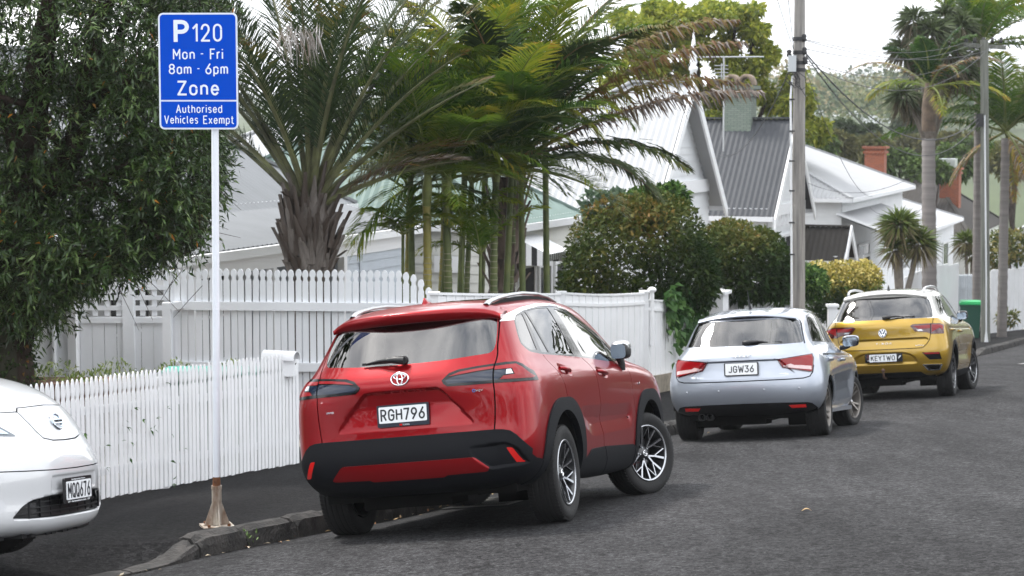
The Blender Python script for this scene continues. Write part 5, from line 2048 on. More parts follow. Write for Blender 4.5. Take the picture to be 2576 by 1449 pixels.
# ---------------------------------------------------------------- small car parts
def number_plate(car, M, w, h, text, letter_h, frame=(.375, .150), frame_m=None, top=None, bottom=None, white=None, extra=None, tw=None, badge=None):
 """a plate in its frame: frame, plate and lettering"""
 f = MB()
 fw, fh = frame
 f.prism(rounded_rect(fw, fh, .010), .016, M @ Matrix.Translation((0, -.016, 0)))
 fo = f.build('number_plate_frame', frame_m or M_GLOSSBK, car)
 p = MB()
 ww, hh, dx, dz = white or (w, h, 0, 0)
 p.prism(rounded_rect(ww, hh, .008), .004, M @ Matrix.Translation((dx, -.0195, dz)))
 po = p.build('number_plate', M_PLATE, car)
 t = MB()
 stroke_text(t, text, M @ Matrix.Translation((dx, -.0208, dz - .001)), tw or ww * .93, letter_h, .175, .17)
 t.build('lettering', M_INK, po)
 if top or bottom or extra:
  e = MB()
  if top:
   put_text(e, top, M @ Matrix.Translation((0, -.017, fh / 2 - .013)), width=fw * .5, height=.011, depth=.002)
  if bottom:
   put_text(e, bottom[0], M @ Matrix.Translation((bottom[2], -.017, -fh / 2 + .010)), width=bottom[1], height=.011, depth=.002)
  if extra:
   extra(e, M)
  e.build('frame_lettering', M_PLATE, fo)
 if badge:
  e = MB()
  badge(e, M)
  e.build('frame_badge', M_REFL, fo)

def wiper(car, p0, p1, blade, m=None):
 """rear wiper: a moulded arm from the pivot p0 to p1 and the blade under it"""
 mb = MB()
 p0, p1 = Vector(p0), Vector(p1)
 pts, rad = [], []
 for k in range(9):
  t = k / 8
  pts.append(p0.lerp(p1, t) + Vector((0, -.020 * math.sin(PI * min(1, t * 1.3 + .1)), .012 * math.sin(PI * t))))
  rad.append((.024 * (1 - t) + .007) if t < .3 else (.0185 * (1 - t) + .005))
 mb.tube(pts, rad, 8)
 mb.tube([p0 + Vector((0, .012, 0)), p0 + Vector((0, -.018, 0))], [.03, .024], 14)
 mb.beam(blade[0], blade[1], .012, .018)
 return mb.build('rear_wiper', m or M_BLACKPL, car)

def seats(car, y_front, y_rear, z, zh, w=.26, m=None, split=.40):
 """front and rear seat backs with headrests, seen through the glass"""
 for y, xs, ww in ((y_front, (-split, split), w), (y_rear, (-split, split), w)):
  for x in xs:
   mb = MB()
   pts = [(x, y + .10, z - .45), (x, y + .04, z - .15), (x, y - .06, z + .12)]
   for p, q, a in ((pts[0], pts[1], 1.0), (pts[1], pts[2], .95)):
    mb.beam(p, q, ww * 2 * a, .12, up=(0, 1, 0))
   vs_m = Matrix.Translation((x, y - .09, zh))
   mb.prism(rounded_rect(.26, .19, .06), .10, vs_m @ Matrix.Translation((0, -.05, 0)))
   mb.tube([(x - .05, y - .07, z + .1), (x - .05, y - .09, zh)], .007, 6)
   mb.tube([(x + .05, y - .07, z + .1), (x + .05, y - .09, zh)], .007, 6)
   mb.build('seat', m or M_SEAT, car)

def arch_liner(mb, cy, cz, r, x0, x1, side=1, n=24, a0=-25, a1=205):
 """dark inside of a wheel housing"""
 vs, fs = [], []
 for k in range(n + 1):
  a = R(a0 + (a1 - a0) * k / n)
  for x in (x0, x1):
   vs.append((side * x, cy + r * math.cos(a), cz + r * math.sin(a)))
 for k in range(n):
  fs.append((2 * k, 2 * k + 1, 2 * k + 3, 2 * k + 2))
 mb.add(vs, fs, 0, True)
 i0 = [2 * k for k in range(n + 1)]
 mb.add([vs[i] for i in i0], [tuple(range(n + 1))], 0)

def car_matrix(t, h, p, r):
 h, p, r = R(h), R(p), R(r)
 f = Vector((math.sin(h) * math.cos(p), math.cos(h) * math.cos(p), math.sin(p)))
 x0 = Vector((math.cos(h), -math.sin(h), 0))
 u0 = x0.cross(f)
 x = x0 * math.cos(r) + u0 * math.sin(r)
 z = x.cross(f)
 return Matrix(((x.x, f.x, z.x, t[0]), (x.y, f.y, z.y, t[1]), (x.z, f.z, z.z, t[2]), (0, 0, 0, 1)))
# ================================================================== RED CROSSOVER
def red_levels():
 L = []
 #          y0     b0    rx   ry   wr    wm    wf    fx   fy   b1    y1    z(rear, rear corner, mid, front corner, front)
 L.append(level(-.66, .05, .25, .20, .70, .72, .70, .30, .25, .10, 3.40, (.30, .30, .24, .26, .26)))
 L.append(level(-.79, .05, .26, .38, .84, .825, .84, .34, .30, .12, 3.54, (.34, .35, .23, .28, .25)))
 L.append(level(-.875, .075, .22, .38, .905, .885, .905, .36, .34, .15, 3.61, (.46, .46, .38, .42, .38)))
 L.append(level(-.885, .085, .20, .38, .920, .900, .918, .36, .34, .16, 3.625, (.60, .60, .56, .58, .55)))
 L.append(level(-.858, .075, .20, .38, .925, .912, .925, .36, .34, .16, 3.625, (.72, .72, .72, .72, .70)))
 L.append(level(-.862, .080, .20, .38, .922, .905, .925, .36, .36, .18, 3.61, (.90, .90, .87, .90, .86)))
 L.append(level(-.885, .110, .20, .38, .905, .905, .905, .38, .40, .22, 3.54, (1.055, 1.05, 1.0, 1.03, .98)))
 L.append(level(-.835, .100, .22, .30, .835, .868, .84, .36, .45, .30, 3.30, (1.135, 1.14, 1.09, 1.10, 1.06)))
 L.append(level(-.790, .090, .22, .32, .790, .835, .79, .30, .20, .35, 2.92, (1.19, 1.20, 1.14, 1.13, 1.12)))
 L.append(level(-.655, .060, .20, .32, .720, .768, .695, .28, .15, .30, 2.55, (1.36, 1.36, 1.34, 1.35, 1.36)))
 L.append(level(-.525, .035, .20, .25, .655, .695, .620, .26, .15, .25, 2.15, (1.515, 1.505, 1.545, 1.535, 1.54)))
 L.append(level(-.46, .030, .20, .25, .590, .632, .555, .26, .15, .20, 1.90, (1.575, 1.565, 1.625, 1.61, 1.61)))
 L.append(level(-.36, .020, .20, .20, .400, .430, .38, .16, .15, .15, 1.68, (1.605, 1.605, 1.660, 1.645, 1.645)))
 L.append(level(-.25, .010, .10, .10, .180, .190, .18, .08, .10, .08, 1.50, (1.615, 1.615, 1.670, 1.655, 1.655)))
 L.append(level(-.18, .0, .0, .05, .0, .0, .0, .0, .05, .0, 1.40, (1.618, 1.618, 1.675, 1.66, 1.66)))
 return L
RED_M = car_matrix((-.4252, 14.2335, -2.970), 17.19, -6.15, 6.97)
def mirror_open(pts):
 """close a half outline given from the right (x > 0) top to bottom"""
 return pts + [(-x, z) for x, z in pts[::-1]]

M_RED = mat('red_car_paint', (0.24, 0.0015, 0.005), 0.32, metal=0.55, spec=.15, coat=.55, coat_rough=0.02)
M_GLASS_DK = glass_mat('tinted_car_glass', (0.20, 0.23, 0.23), 0.55)

def rail_mesh(side, pts, w, h, foot, mi=0):
 mb = MB()
 n = len(pts)
 for i in range(n - 1):
  mb.beam(pts[i], Vector(pts[i + 1]) + (Vector(pts[i + 1]) - Vector(pts[i])) * .02, w, h, mi=mi)
 return mb

def door_mirror(car, base, c, size, M_top, M_low, face_dir=-1, side=1, arm_m=None):
 """door mirror: painted cap, dark housing, glass and the arm"""
 root = MB()
 blob(root, c, size, power=3.2, n=20, m=14, mi=0)
 h = root.build('door_mirror', [M_low], car)
 cap = MB()
 vs, fs = [], []
 blob(cap, (c[0], c[1] + .006, c[2] + size[2] * .32), (size[0] * 1.02, size[1] * 1.02, size[2] * .74), power=2.8, n=20, m=12)
 cap.build('mirror_cap', [M_top], h)
 g = MB()
 g.prism(rounded_rect(size[0] * 1.7, size[2] * 1.55, size[2] * .45), .004, Matrix.Translation((c[0], c[1] - size[1] * 1.0 - .003, c[2] - .01)))
 g.build('mirror_glass', M_MIRROR, h)
 a = MB()
 a.tube([base, Vector(base).lerp(Vector(c), .5) + Vector((0, 0, -.03)), (c[0] - side * size[0] * .3, c[1], c[2] - size[2] * .7)], [.032, .030, .036], 8)
 a.build('mirror_arm', arm_m or M_low, h)
 return h

M_MIRROR = mat('mirror_glass', (0.25, 0.3, 0.36), 0.04, metal=1.0)

def handle_part(car, p, q, m, side=1, out=.028):
 mb = MB()
 p, q = Vector(p), Vector(q)
 pts, rad = [], []
 for k in range(9):
  t = k / 8
  pts.append(p.lerp(q, t) + Vector((side * out * math.sin(PI * t) ** .4, 0, 0)))
  rad.append(.014 + .006 * math.sin(PI * t))
 mb.tube(pts, rad, 8)
 return mb.build('door_handle', m, car)

def underside(car, y0, y1, z0, z1, w, m=None):
 mb = MB()
 mb.box((-w, y0, z0), (w, y1, z1))
 mb.box((-.45, y0 + .06, z0 - .06), (.2, y0 + .42, z0 + .01))
 mb.tube([(-w * .9, 0, z0 + .06), (w * .9, 0, z0 + .06)], .045, 8)
 mb.tube([(.12, .3, z0 - .02), (.12, y1 - .7, z0 - .02)], .035, 8)
 mb.box((-.62, -.12, z0 - .09), (-.40, .12, z0 + .02))
 mb.box((.40, -.12, z0 - .09), (.62, .12, z0 + .02))
 return mb.build('underbody', m or M_DARK, car)

def build_red():
 car = thing('parked_car', 'red crossover with black cladding parked at the kerb, nearest of the cars facing away', 'car', RED_M, group='cars parked along the kerb')
 V, F = body_surface(red_levels(), vres=9, u_res=[18, 18, 16, 12, 8, 8, 8, 8, 8, 8, 8, 8, 6])
 S = Shell(V, F)
 rear = lambda c, n: c.y < -.35 and n.y < -.15
 rearw = lambda c, n: c.y < -.30 and n.y < -.05
 sidef = lambda c, n: abs(c.x) > .45 and abs(n.x) > .25
 # the ledge and hollow round the plate
 S.press(round_poly([(.275, 1.022), (.335, .965), (.50, .775), (.50, .745), (-.50, .745), (-.50, .775), (-.335, .965), (-.275, 1.022)], .02, 2), 'y',
   lambda x, z: .034 * max(0, min(1, (z - .745) / .17)), .016, rear, mirror=False, along=(0, 1, 0))
 # soft scoops in the doors and round the handles
 S.press(round_poly([(.10, 1.135), (.36, 1.095), (.36, 1.02), (.10, 1.06)], .03), 'x', .016, .03, sidef)
 S.press(round_poly([(1.10, 1.095), (1.38, 1.06), (1.38, .985), (1.10, 1.02)], .03), 'x', .016, .03, sidef)
 S.press(round_poly([(.45, .80), (2.02, .78), (2.02, .58), (.75, .56), (.50, .66)], .08), 'x', .022, .09, sidef)
 # ---- rear lamps (one outline round the corner)
 lamp = [(.300, 1.062), (.349, 1.106), (.41, 1.126), (.534, 1.138), (.642, 1.146), (.71, 1.151), (.768, 1.149), (.799, 1.131), (.853, 1.078), (.888, 1.030), (.889, 1.012),
   (.782, 1.012), (.652, 1.016), (.478, 1.016), (.337, 1.020), (.310, 1.040)]
 S.cut('lamp', lamp, 'y', lambda c, n: c.y < -.38 and n.y < -.02)
 inl = lambda c, n: c.y < -.38 and n.y < -.02
 S.cut('lampred', [(.345, 1.083), (.42, 1.108), (.54, 1.121), (.645, 1.128), (.645, 1.111), (.54, 1.104), (.42, 1.091)], 'y', inl, over=('lamp',))
 S.cut('lampred', [(.652, 1.126), (.770, 1.132), (.806, 1.107), (.868, 1.040), (.864, 1.030), (.690, 1.036), (.712, 1.058), (.778, 1.063), (.758, 1.104), (.652, 1.104)], 'y', inl, over=('lamp',))
 S.cut('lamplens', [(.322, 1.058), (.40, 1.083), (.645, 1.102), (.645, 1.034), (.345, 1.034)], 'y', inl, over=('lamp',))
 S.cut('lamplens', [(.653, 1.097), (.722, 1.099), (.722, 1.068), (.700, 1.060), (.678, 1.034), (.653, 1.033)], 'y', inl, over=('lamp',))
 S.cut('lampclear', [(.726, 1.099), (.752, 1.099), (.768, 1.070), (.726, 1.067)], 'y', inl, over=('lamp',))
 # ---- rear glass and tailgate joint
 rg = mirror_open([(.575, 1.51), (.605, 1.47), (.622, 1.38), (.630, 1.29), (.624, 1.245), (.602, 1.224), (.335, 1.203), (.15, 1.197)])
 S.cut('rearglass', round_poly(rg, .02, 2), 'y', rearw, mirror=False)
 gap = [(.600, 1.50), (.622, 1.44), (.634, 1.36), (.643, 1.27), (.652, 1.225), (.654, 1.18), (.648, 1.14), (.646, 1.09), (.648, 1.03), (.653, .96), (.650, .86), (.641, .76), (.634, .703)]
 S.cut('gap', strip_poly(gap, .009), 'y', rearw, over=('body', 'lamp', 'lampred', 'lamplens'))
 # ---- side glass
 dlo = [(-.262, 1.452), (-.20, 1.487), (.0, 1.523), (.366, 1.556), (.686, 1.566), (.90, 1.560), (1.13, 1.527), (1.47, 1.440), (1.79, 1.360), (2.02, 1.262), (2.30, 1.142),
           (1.936, 1.124), (1.697, 1.124), (.894, 1.161), (.75, 1.168), (-.066, 1.196), (-.25, 1.212), (-.31, 1.222), (-.378, 1.275), (-.338, 1.352)]
 S.cut('pillar', round_poly(dlo, .02, 2), 'x', sidef)
 top = [(-.424, 1.476), (-.20, 1.516), (.0, 1.545), (.366, 1.578), (.686, 1.588), (.92, 1.580), (1.15, 1.545), (1.49, 1.456), (1.81, 1.376), (2.06, 1.272), (2.33, 1.145)]
 low = [(2.30, 1.146), (2.02, 1.260), (1.79, 1.359), (1.47, 1.440), (1.13, 1.527), (.90, 1.561), (.686, 1.567), (.366, 1.557), (.0, 1.522), (-.19, 1.487), (-.262, 1.450), (-.446, 1.443)]
 S.cut('chrome', top + low, 'x', sidef)
 S.cut('glassq', round_poly([(-.185, 1.478), (-.05, 1.500), (-.128, 1.229), (-.25, 1.231), (-.285, 1.238), (-.352, 1.282), (-.321, 1.347), (-.24, 1.45)], .015, 2), 'x', sidef, over=('pillar',))
 S.cut('glassf', [(.00, 1.512), (.030, 1.515), (.098, 1.207), (-.055, 1.213)], 'x', sidef, over=('pillar',))
 S.cut('glassr', round_poly([(.075, 1.521), (.35, 1.544), (.595, 1.551), (.70, 1.180), (.140, 1.205)], .012, 2), 'x', sidef, over=('pillar',))
 S.cut('glassd', round_poly([(.76, 1.547), (.993, 1.523), (1.242, 1.473), (1.424, 1.424), (1.62, 1.374), (1.80, 1.322), (1.87, 1.290), (1.79, 1.136), (.930, 1.172)], .012, 2), 'x', sidef, over=('pillar',))
 S.cut('glasst', round_poly([(1.925, 1.280), (2.02, 1.235), (2.20, 1.145), (1.86, 1.136)], .010, 2), 'x', sidef, over=('pillar',))
 # windscreen
 ws = lambda c, n: c.y > 1.2 and n.y > .15 and n.z > .15
 S.cut('windscreen', round_poly([(.53, 1.545), (.60, 1.42), (.66, 1.30), (.72, 1.165), (-.72, 1.165), (-.66, 1.30), (-.60, 1.42), (-.53, 1.545)], .04, 2), 'y', ws, mirror=False)
 # panoramic dark roof
 S.cut('roofglass', round_poly([(.46, .05), (.46, 1.20), (-.46, 1.20), (-.46, .05)], .08, 3), 'z', lambda c, n: n.z > .5 and c.z > 1.4, mirror=False)
 # ---- dark lower cladding
 rn = lambda c, n: c.y < -.35 and abs(n.y) >= abs(n.x) * .55
 sn = lambda c, n: c.y < -.30 and abs(c.x) > .5
 clad = mirror_open([(.634, .702), (.690, .698), (.735, .686), (.770, .657), (.818, .596), (.860, .535), (.885, .485), (.95, .47), (.95, .0)])
 S.cut('clad', clad, 'y', rn, mirror=False)
 S.cut('clad', [(-.83, .64), (-.765, .596), (-.713, .533), (-.631, .487), (-.473, .460), (-.30, .45), (-.30, 0), (-.95, 0), (-.95, .64)], 'x', sn)
 S.press(round_poly([(.44, .60), (.700, .620), (.78, .575), (.835, .455), (.575, .430), (.46, .53)], .03), 'y', lambda x, z: .030 * max(0, min(1, (x - .44) / .2)), .018, rn, along=(0, 1, 0))
 S.cut('reflector', round_poly([(.694, .574), (.733, .570), (.797, .458), (.752, .460)], .008, 2), 'y', rn)
 S.cut('skid', round_poly([(.462, .527), (.485, .520), (.572, .437), (.55, .428), (.28, .424), (.26, .412), (-.26, .412), (-.28, .424), (-.55, .428), (-.572, .437), (-.485, .520), (-.462, .527)], .01, 2), 'y', rn, mirror=False)
 # sills
 S.cut('sill', [(.30, .395), (.457, .406), (.576, .414), (.64, .435), (.705, .466), (.74, .472), (1.12, .472), (2.01, .444), (2.07, .434), (2.16, .405), (2.24, .387), (2.45, .376), (2.45, 0), (.30, 0)], 'x', sidef)
 # wheel arches
 def squarish(cy, r1, k, a0=0, a1=360, n=48):
  return [(cy + r1 * (1 + k * abs(math.sin(2 * R(a))) ** 1.5) * math.cos(R(a)), .341 + r1 * (1 + k * abs(math.sin(2 * R(a))) ** 1.5) * math.sin(R(a))) for a in np.linspace(a0, a1, n)]
 for cy in (0, 2.64):
  pl = squarish(cy, .535, .085, -10, 190)
  S.cut('arch', pl, 'x', sidef, over=('body', 'clad', 'sill'))
  S.disc('hole', cy, .341, .446, 44, sidef)
 # front end: grille, lamps
 fr = lambda c, n: c.y > 2.9 and n.y > .1
 S.cut('grille', round_poly(mirror_open([(.55, .80), (.60, .70), (.70, .42), (.60, .34)]), .05, 2), 'y', fr, mirror=False)
 S.cut('frontclad', [(.95, .36), (-.95, .36), (-.95, .1), (.95, .1)], 'y', fr, mirror=False, over=('body',))
 S.cut('headlamp', round_poly([(.52, .93), (.80, .965), (.86, .92), (.80, .86), (.56, .85)], .02, 2), 'y', fr)
 # door joints
 sg = ('body',)
 S.cut('gap', strip_poly([(-.060, 1.192), (-.045, 1.16), (-.024, 1.124), (.043, 1.041), (.085, .966), (.100, .885)], .008), 'x', sidef, over=sg)
 S.cut('gap', strip_poly([(.890, 1.163), (.98, 1.11), (1.03, 1.06), (1.035, 1.0), (1.045, .90), (1.045, .80), (1.055, .70), (1.085, .57), (1.10, .47)], .008), 'x', sidef, over=sg)
 S.cut('gap', strip_poly([(1.10, .475), (1.13, .44), (1.20, .37), (1.235, .25)], .008), 'x', sidef, over=('sill',))
 S.cut('gap', strip_poly([(2.10, 1.135), (2.115, 1.05), (2.112, .92), (2.105, .84), (2.13, .72), (2.225, .52), (2.26, .385)], .008), 'x', sidef, over=sg)
 S.cut('gap', strip_poly([(2.26, .385), (2.28, .25)], .008), 'x', sidef, over=('sill',))
 S.cut('gap', strip_poly([(.78, 2.62), (.74, 3.0), (.68, 3.35), (.40, 3.50), (0, 3.53), (-.40, 3.50), (-.68, 3.35), (-.74, 3.0), (-.78, 2.62)], .008), 'z', lambda c, n: c.y > 2.3 and n.z > .3 and c.z > .8, mirror=False, over=sg)
 S.freeze()
 body = S.take('body', 'body', M_RED, car, rim=.012)
 S.take('pillar', 'window_surround', M_GLOSSBK, car, rim=.01)
 S.take('chrome', 'chrome_trim', M_CHROME, car, off=.003, rim=.008)
 S.take('rearglass', 'rear_window', M_GLASS_DK, car, off=-.003)
 for n in ('glassq', 'glassf', 'glassr', 'glassd', 'glasst'):
  for sd in 'LR':
   S.take(n, 'side_window', M_GLASS_DK, car, off=-.003, both=sd)
 S.take('windscreen', 'windscreen', M_GLASS_DK, car, off=-.003)
 S.take('roofglass', 'roof_window', M_GLOSSBK, car, off=.001)
 S.take('clad', 'bumper', M_CLAD, car, off=.010, rim=.025)
 S.take('sill', 'sill_cladding', M_CLAD, car, off=.010, rim=.025)
 for sd in 'LR':
  S.take('reflector', 'reflector', M_REFL, car, off=.013, rim=.01, both=sd)
  lo = S.take('lamp', 'tail_lamp', M_GLOSSBK, car, off=.006, rim=.02, both=sd)
  S.take('lampred', 'red_lens', M_LAMPRED, lo, off=.009, rim=.005, both=sd)
  S.take('lamplens', 'dark_lens', M_LAMPDK, lo, off=.009, rim=.005, both=sd)
  S.take('lampclear', 'clear_lens', M_LAMPWH, lo, off=.009, rim=.005, both=sd)
  S.take('arch', 'arch_cladding', M_CLAD, car, off=.013, rim=.045, both=sd)
  S.take('headlamp', 'headlight', M_LAMPWH, car, off=.002, rim=.02, both=sd)
 S.take('skid', 'skid_plate', M_RED, car, off=.016, rim=.03)
 S.take(('grille', 'frontclad'), 'grille', M_CLAD, car, off=.004, rim=.02)
 S.take(('body', 'gap', 'lamp', 'lampred', 'lamplens', 'lampclear', 'clad', 'sill', 'pillar', 'chrome', 'arch', 'skid', 'reflector'), 'inner_shell', M_DARK, car, off=-.014)
 ln = MB()
 for cy in (0, 2.64):
  for sd in (-1, 1):
   arch_liner(ln, cy, .341, .452, .55, .87, sd, a0=5, a1=175)
 ln.build('wheel_housing', M_DARK, car)
 underside(car, -.62, 3.3, .26, .34, .70)
 # ---- spoiler over the glass
 sp = MB()
 N = 25
 vs, fs = [], []
 for k in range(N):
  t = -1 + 2 * k / (N - 1)
  a = abs(t)
  x = .632 * t
  bow = a ** 2.4
  yt, zt = -.615 + .165 * bow, 1.556 - .024 * bow - .045 * a ** 9           # crease along the back
  yr, zr = -.25 - .02 * bow, 1.628 - .045 * a ** 2 - .062 * a ** 6         # where it leaves the roof
  zl = 1.488 - .024 * bow                                                  # lower lip
  yb, zb = -.49 + .05 * bow, 1.478 - .045 * bow                            # back to the glass underneath
  for q in ((yr, zr), (yr * .6 + yt * .4, zr * .6 + zt * .4 + .010), (yt + .05, zt + .010), (yt, zt - .002), (yt + .008, zt - .030), (yt + .022, zl), (yt + .06, zl - .004), (yb + .03, zb)):
   vs.append((x, q[0], q[1]))
 m = 8
 for k in range(N - 1):
  for j in range(m - 1):
   fs.append((k * m + j, k * m + j + 1, (k + 1) * m + j + 1, (k + 1) * m + j))
 fs.append(tuple(range(m)))
 fs.append(tuple(reversed(range((N - 1) * m, N * m))))
 sp.add(vs, fs, 0, True)
 sp.build('roof_spoiler', M_RED, car)
 # ---- rails
 for sd in (-1, 1):
  rb = MB()
  pts = []
  prof = [(-.37, .0), (-.30, .022), (-.15, .036), (.1, .046), (.4, .052), (.8, .054), (1.1, .050), (1.35, .034), (1.50, .0)]
  for y, dz in prof:
   t = (y + .37) / 1.85
   xb = .505 + .035 * math.sin(PI * t)
   zb = 1.575 + .060 * math.sin(PI * min(1, (y + .5) / 2.3)) - .006
   pts.append((xb, y, zb, dz))
  vs, fs = [], []
  for (x, y, z, dz) in pts:
   hh = .020
   for ox, oz in ((-.022, dz - hh), (-.018, dz), (.010, dz + .004), (.022, dz - .006), (.026, dz - hh)):
    vs.append((sd * (x + ox), y, z + max(oz, -.02)))
  for i in range(len(pts) - 1):
   for j in range(5):
    q = (i * 5 + j, i * 5 + (j + 1) % 5, (i + 1) * 5 + (j + 1) % 5, (i + 1) * 5 + j)
    fs.append(q if sd < 0 else q[::-1])
  rb.add(vs, fs, 0, True)
  rl = rb.build('roof_rail', mat('rail_grey', (.42, .43, .44), .32, metal=.85), car)
  ft = MB()
  for (x, y, z, dz), (x2, y2, z2, dz2) in zip(pts[:-1], pts[1:]):
   if dz > .015 and dz2 > .015 and y > -.32 and y2 < 1.4:
    ft.quad((sd * (x + .018), y, z - .02), (sd * (x2 + .018), y2, z2 - .02), (sd * (x2 + .018), y2, z2 + dz2 - .028), (sd * (x + .018), y, z + dz - .028))
  ft.build('rail_base', M_CLAD, rl)
 # ---- antenna fin
 an = MB()
 vs = []
 for h, y0, y1, w in ((0, -.235, -.05, .030), (.012, -.235, -.07, .022), (.035, -.232, -.155, .010), (.058, -.228, -.200, .004)):
  for a, b in ((-1, y0), (1, y0), (1, y1), (-1, y1)):
   vs.append((a * w * (1 if b == y0 else .35), b, 1.612 + h + (b - y0) * .06))
 an.add(vs, [(i * 4 + j, i * 4 + (j + 1) % 4, i * 4 + 4 + (j + 1) % 4, i * 4 + 4 + j) for i in range(3) for j in range(4)] + [(12, 13, 14, 15)], 0, True)
 an.build('antenna_fin', M_RED, car)
 # ---- plate, emblem, lettering
 number_plate(car, local_frame((0, -.845, .850), (0, -1, .06)), .36, .125, 'RGH796', .084, (.380, .152), mat('plate_frame_navy', (.012, .016, .03), .35), white=(.350, .112, 0, .007), tw=.325,
                 bottom=('TOYOTA', .05, .02), badge=lambda e, M: e.prism(rounded_rect(.02, .013, .004), .002, M @ Matrix.Translation((-.018, -.018, -.066))))
 em = MB()
 Me = local_frame((0, -.862, 1.098), (0, -1, .14))
 ring(em, Me, .063, .044, .011, .010, 36)
 ring(em, Me @ Matrix.Translation((0, 0, .016)), .042, .018, .009, .011, 30)
 ring(em, Me, .019, .039, .009, .012, 30)
 em.build('emblem', M_CHROME, car)
 for txt, x, z, y, w, h, nm, mm in (('LIMITED', -.545, .905, -.822, .062, .012, 'trim_badge', M_CHROME), ('HEV', .560, .975, -.826, .050, .017, 'trim_badge', M_CHROME)):
  tb = MB()
  Mt = local_frame((x, y - .014, z), (x * .30, -1, .02))
  put_text(tb, txt, Mt, width=w, height=h, depth=.004, bold=.01)
  to = tb.build(nm, mm, car)
  if txt == 'HEV':
   q = MB()
   ring(q, Mt @ Matrix.Translation((-.040, 0, 0)), .009, .009, .006, .004, 16)
   q.build('badge_ring', mat('badge_blue', (.05, .15, .4), .2, metal=.6), to)
 tb = MB()
 put_text(tb, 'COROLLA', local_frame((-.165, -.8615, 1.008), (0, -1, 0)), width=.085, height=.014, depth=.004)
 put_text(tb, 'CROSS', local_frame((.055, -.8635, 1.010), (0, -1, 0)), width=.26, height=.024, depth=.004)
 tb.build('raised_lettering', M_RED, car)
 wiper(car, (.02, -.800, 1.225), (-.27, -.785, 1.222), ((-.30, -.775, 1.220), (-.05, -.790, 1.222)))
 for sd in (-1, 1):
  handle_part(car, (sd * .868, .12, 1.088), (sd * .874, .32, 1.062), M_RED, sd)
  handle_part(car, (sd * .882, 1.12, 1.052), (sd * .884, 1.36, 1.026), M_RED, sd)
  door_mirror(car, (sd * .875, 1.93, 1.05), (sd * .890, 1.915, 1.208), (.072, .11, .074), mat('mirror_silver', (.55, .56, .57), .25, metal=.8), M_BLACKPL, side=sd)
  fb = MB()
  put_text(fb, 'HEV', local_frame((sd * .917, 2.30, .93), (sd, 0, 0)), width=.07, height=.02, depth=.006)
  fb.build('wing_badge', M_CHROME, car)
  for y, st in ((0, 0), (2.64, R(-27))):
   make_wheel(car, (sd * .785, y, .341), .341, .225, .236, spokes_twin, sd, st if y else 0, roll=.3 + y)
 seats(car, 1.05, .22, .95, 1.24)
 return car

if 'red' in BUILD:
 build_red()
# ================================================================== RINGS OF THE OTHER THREE CARS
def silver_levels():
 L = []
 L.append(level(-.50, .05, .25, .20, .64, .66, .64, .30, .25, .10, 2.98, (.26, .26, .21, .22, .22)))
 L.append(level(-.60, .06, .28, .26, .80, .79, .79, .34, .30, .12, 3.16, (.29, .29, .20, .24, .22)))
 L.append(level(-.675, .085, .24, .24, .865, .845, .86, .36, .34, .15, 3.25, (.40, .40, .33, .36, .34)))
 L.append(level(-.705, .105, .23, .24, .888, .868, .885, .36, .34, .16, 3.27, (.55, .55, .50, .52, .50)))
 L.append(level(-.690, .110, .22, .24, .885, .868, .882, .36, .34, .17, 3.26, (.68, .67, .64, .64, .62)))
 L.append(level(-.660, .115, .22, .26, .862, .862, .872, .36, .36, .19, 3.22, (.80, .79, .76, .76, .72)))
 L.append(level(-.665, .135, .22, .28, .835, .850, .860, .38, .40, .22, 3.12, (.89, .88, .86, .85, .80)))
 L.append(level(-.630, .120, .22, .30, .785, .822, .80, .36, .45, .28, 2.86, (.95, .95, .92, .91, .88)))
 L.append(level(-.575, .095, .20, .32, .730, .785, .735, .28, .20, .33, 2.48, (.995, 1.0, .965, .95, .95)))
 L.append(level(-.425, .060, .18, .32, .668, .715, .655, .26, .15, .28, 2.05, (1.165, 1.165, 1.15, 1.15, 1.15)))
 L.append(level(-.285, .040, .18, .25, .600, .645, .600, .24, .15, .22, 1.70, (1.312, 1.302, 1.345, 1.335, 1.335)))
 L.append(level(-.235, .030, .18, .25, .545, .592, .540, .24, .15, .18, 1.50, (1.367, 1.357, 1.418, 1.405, 1.40)))
 L.append(level(-.16, .020, .16, .20, .370, .400, .34, .14, .15, .14, 1.25, (1.395, 1.393, 1.452, 1.432, 1.427)))
 L.append(level(-.08, .010, .10, .10, .170, .180, .16, .08, .10, .08, 1.10, (1.404, 1.404, 1.466, 1.444, 1.438)))
 L.append(level(-.02, .0, .0, .05, .0, .0, .0, .0, .05, .0, 1.05, (1.406, 1.406, 1.469, 1.447, 1.441)))
 return L
SILVER_M = car_matrix((2.7327, 22.1017, -3.5824), 16.57, -5.94, 4.54)

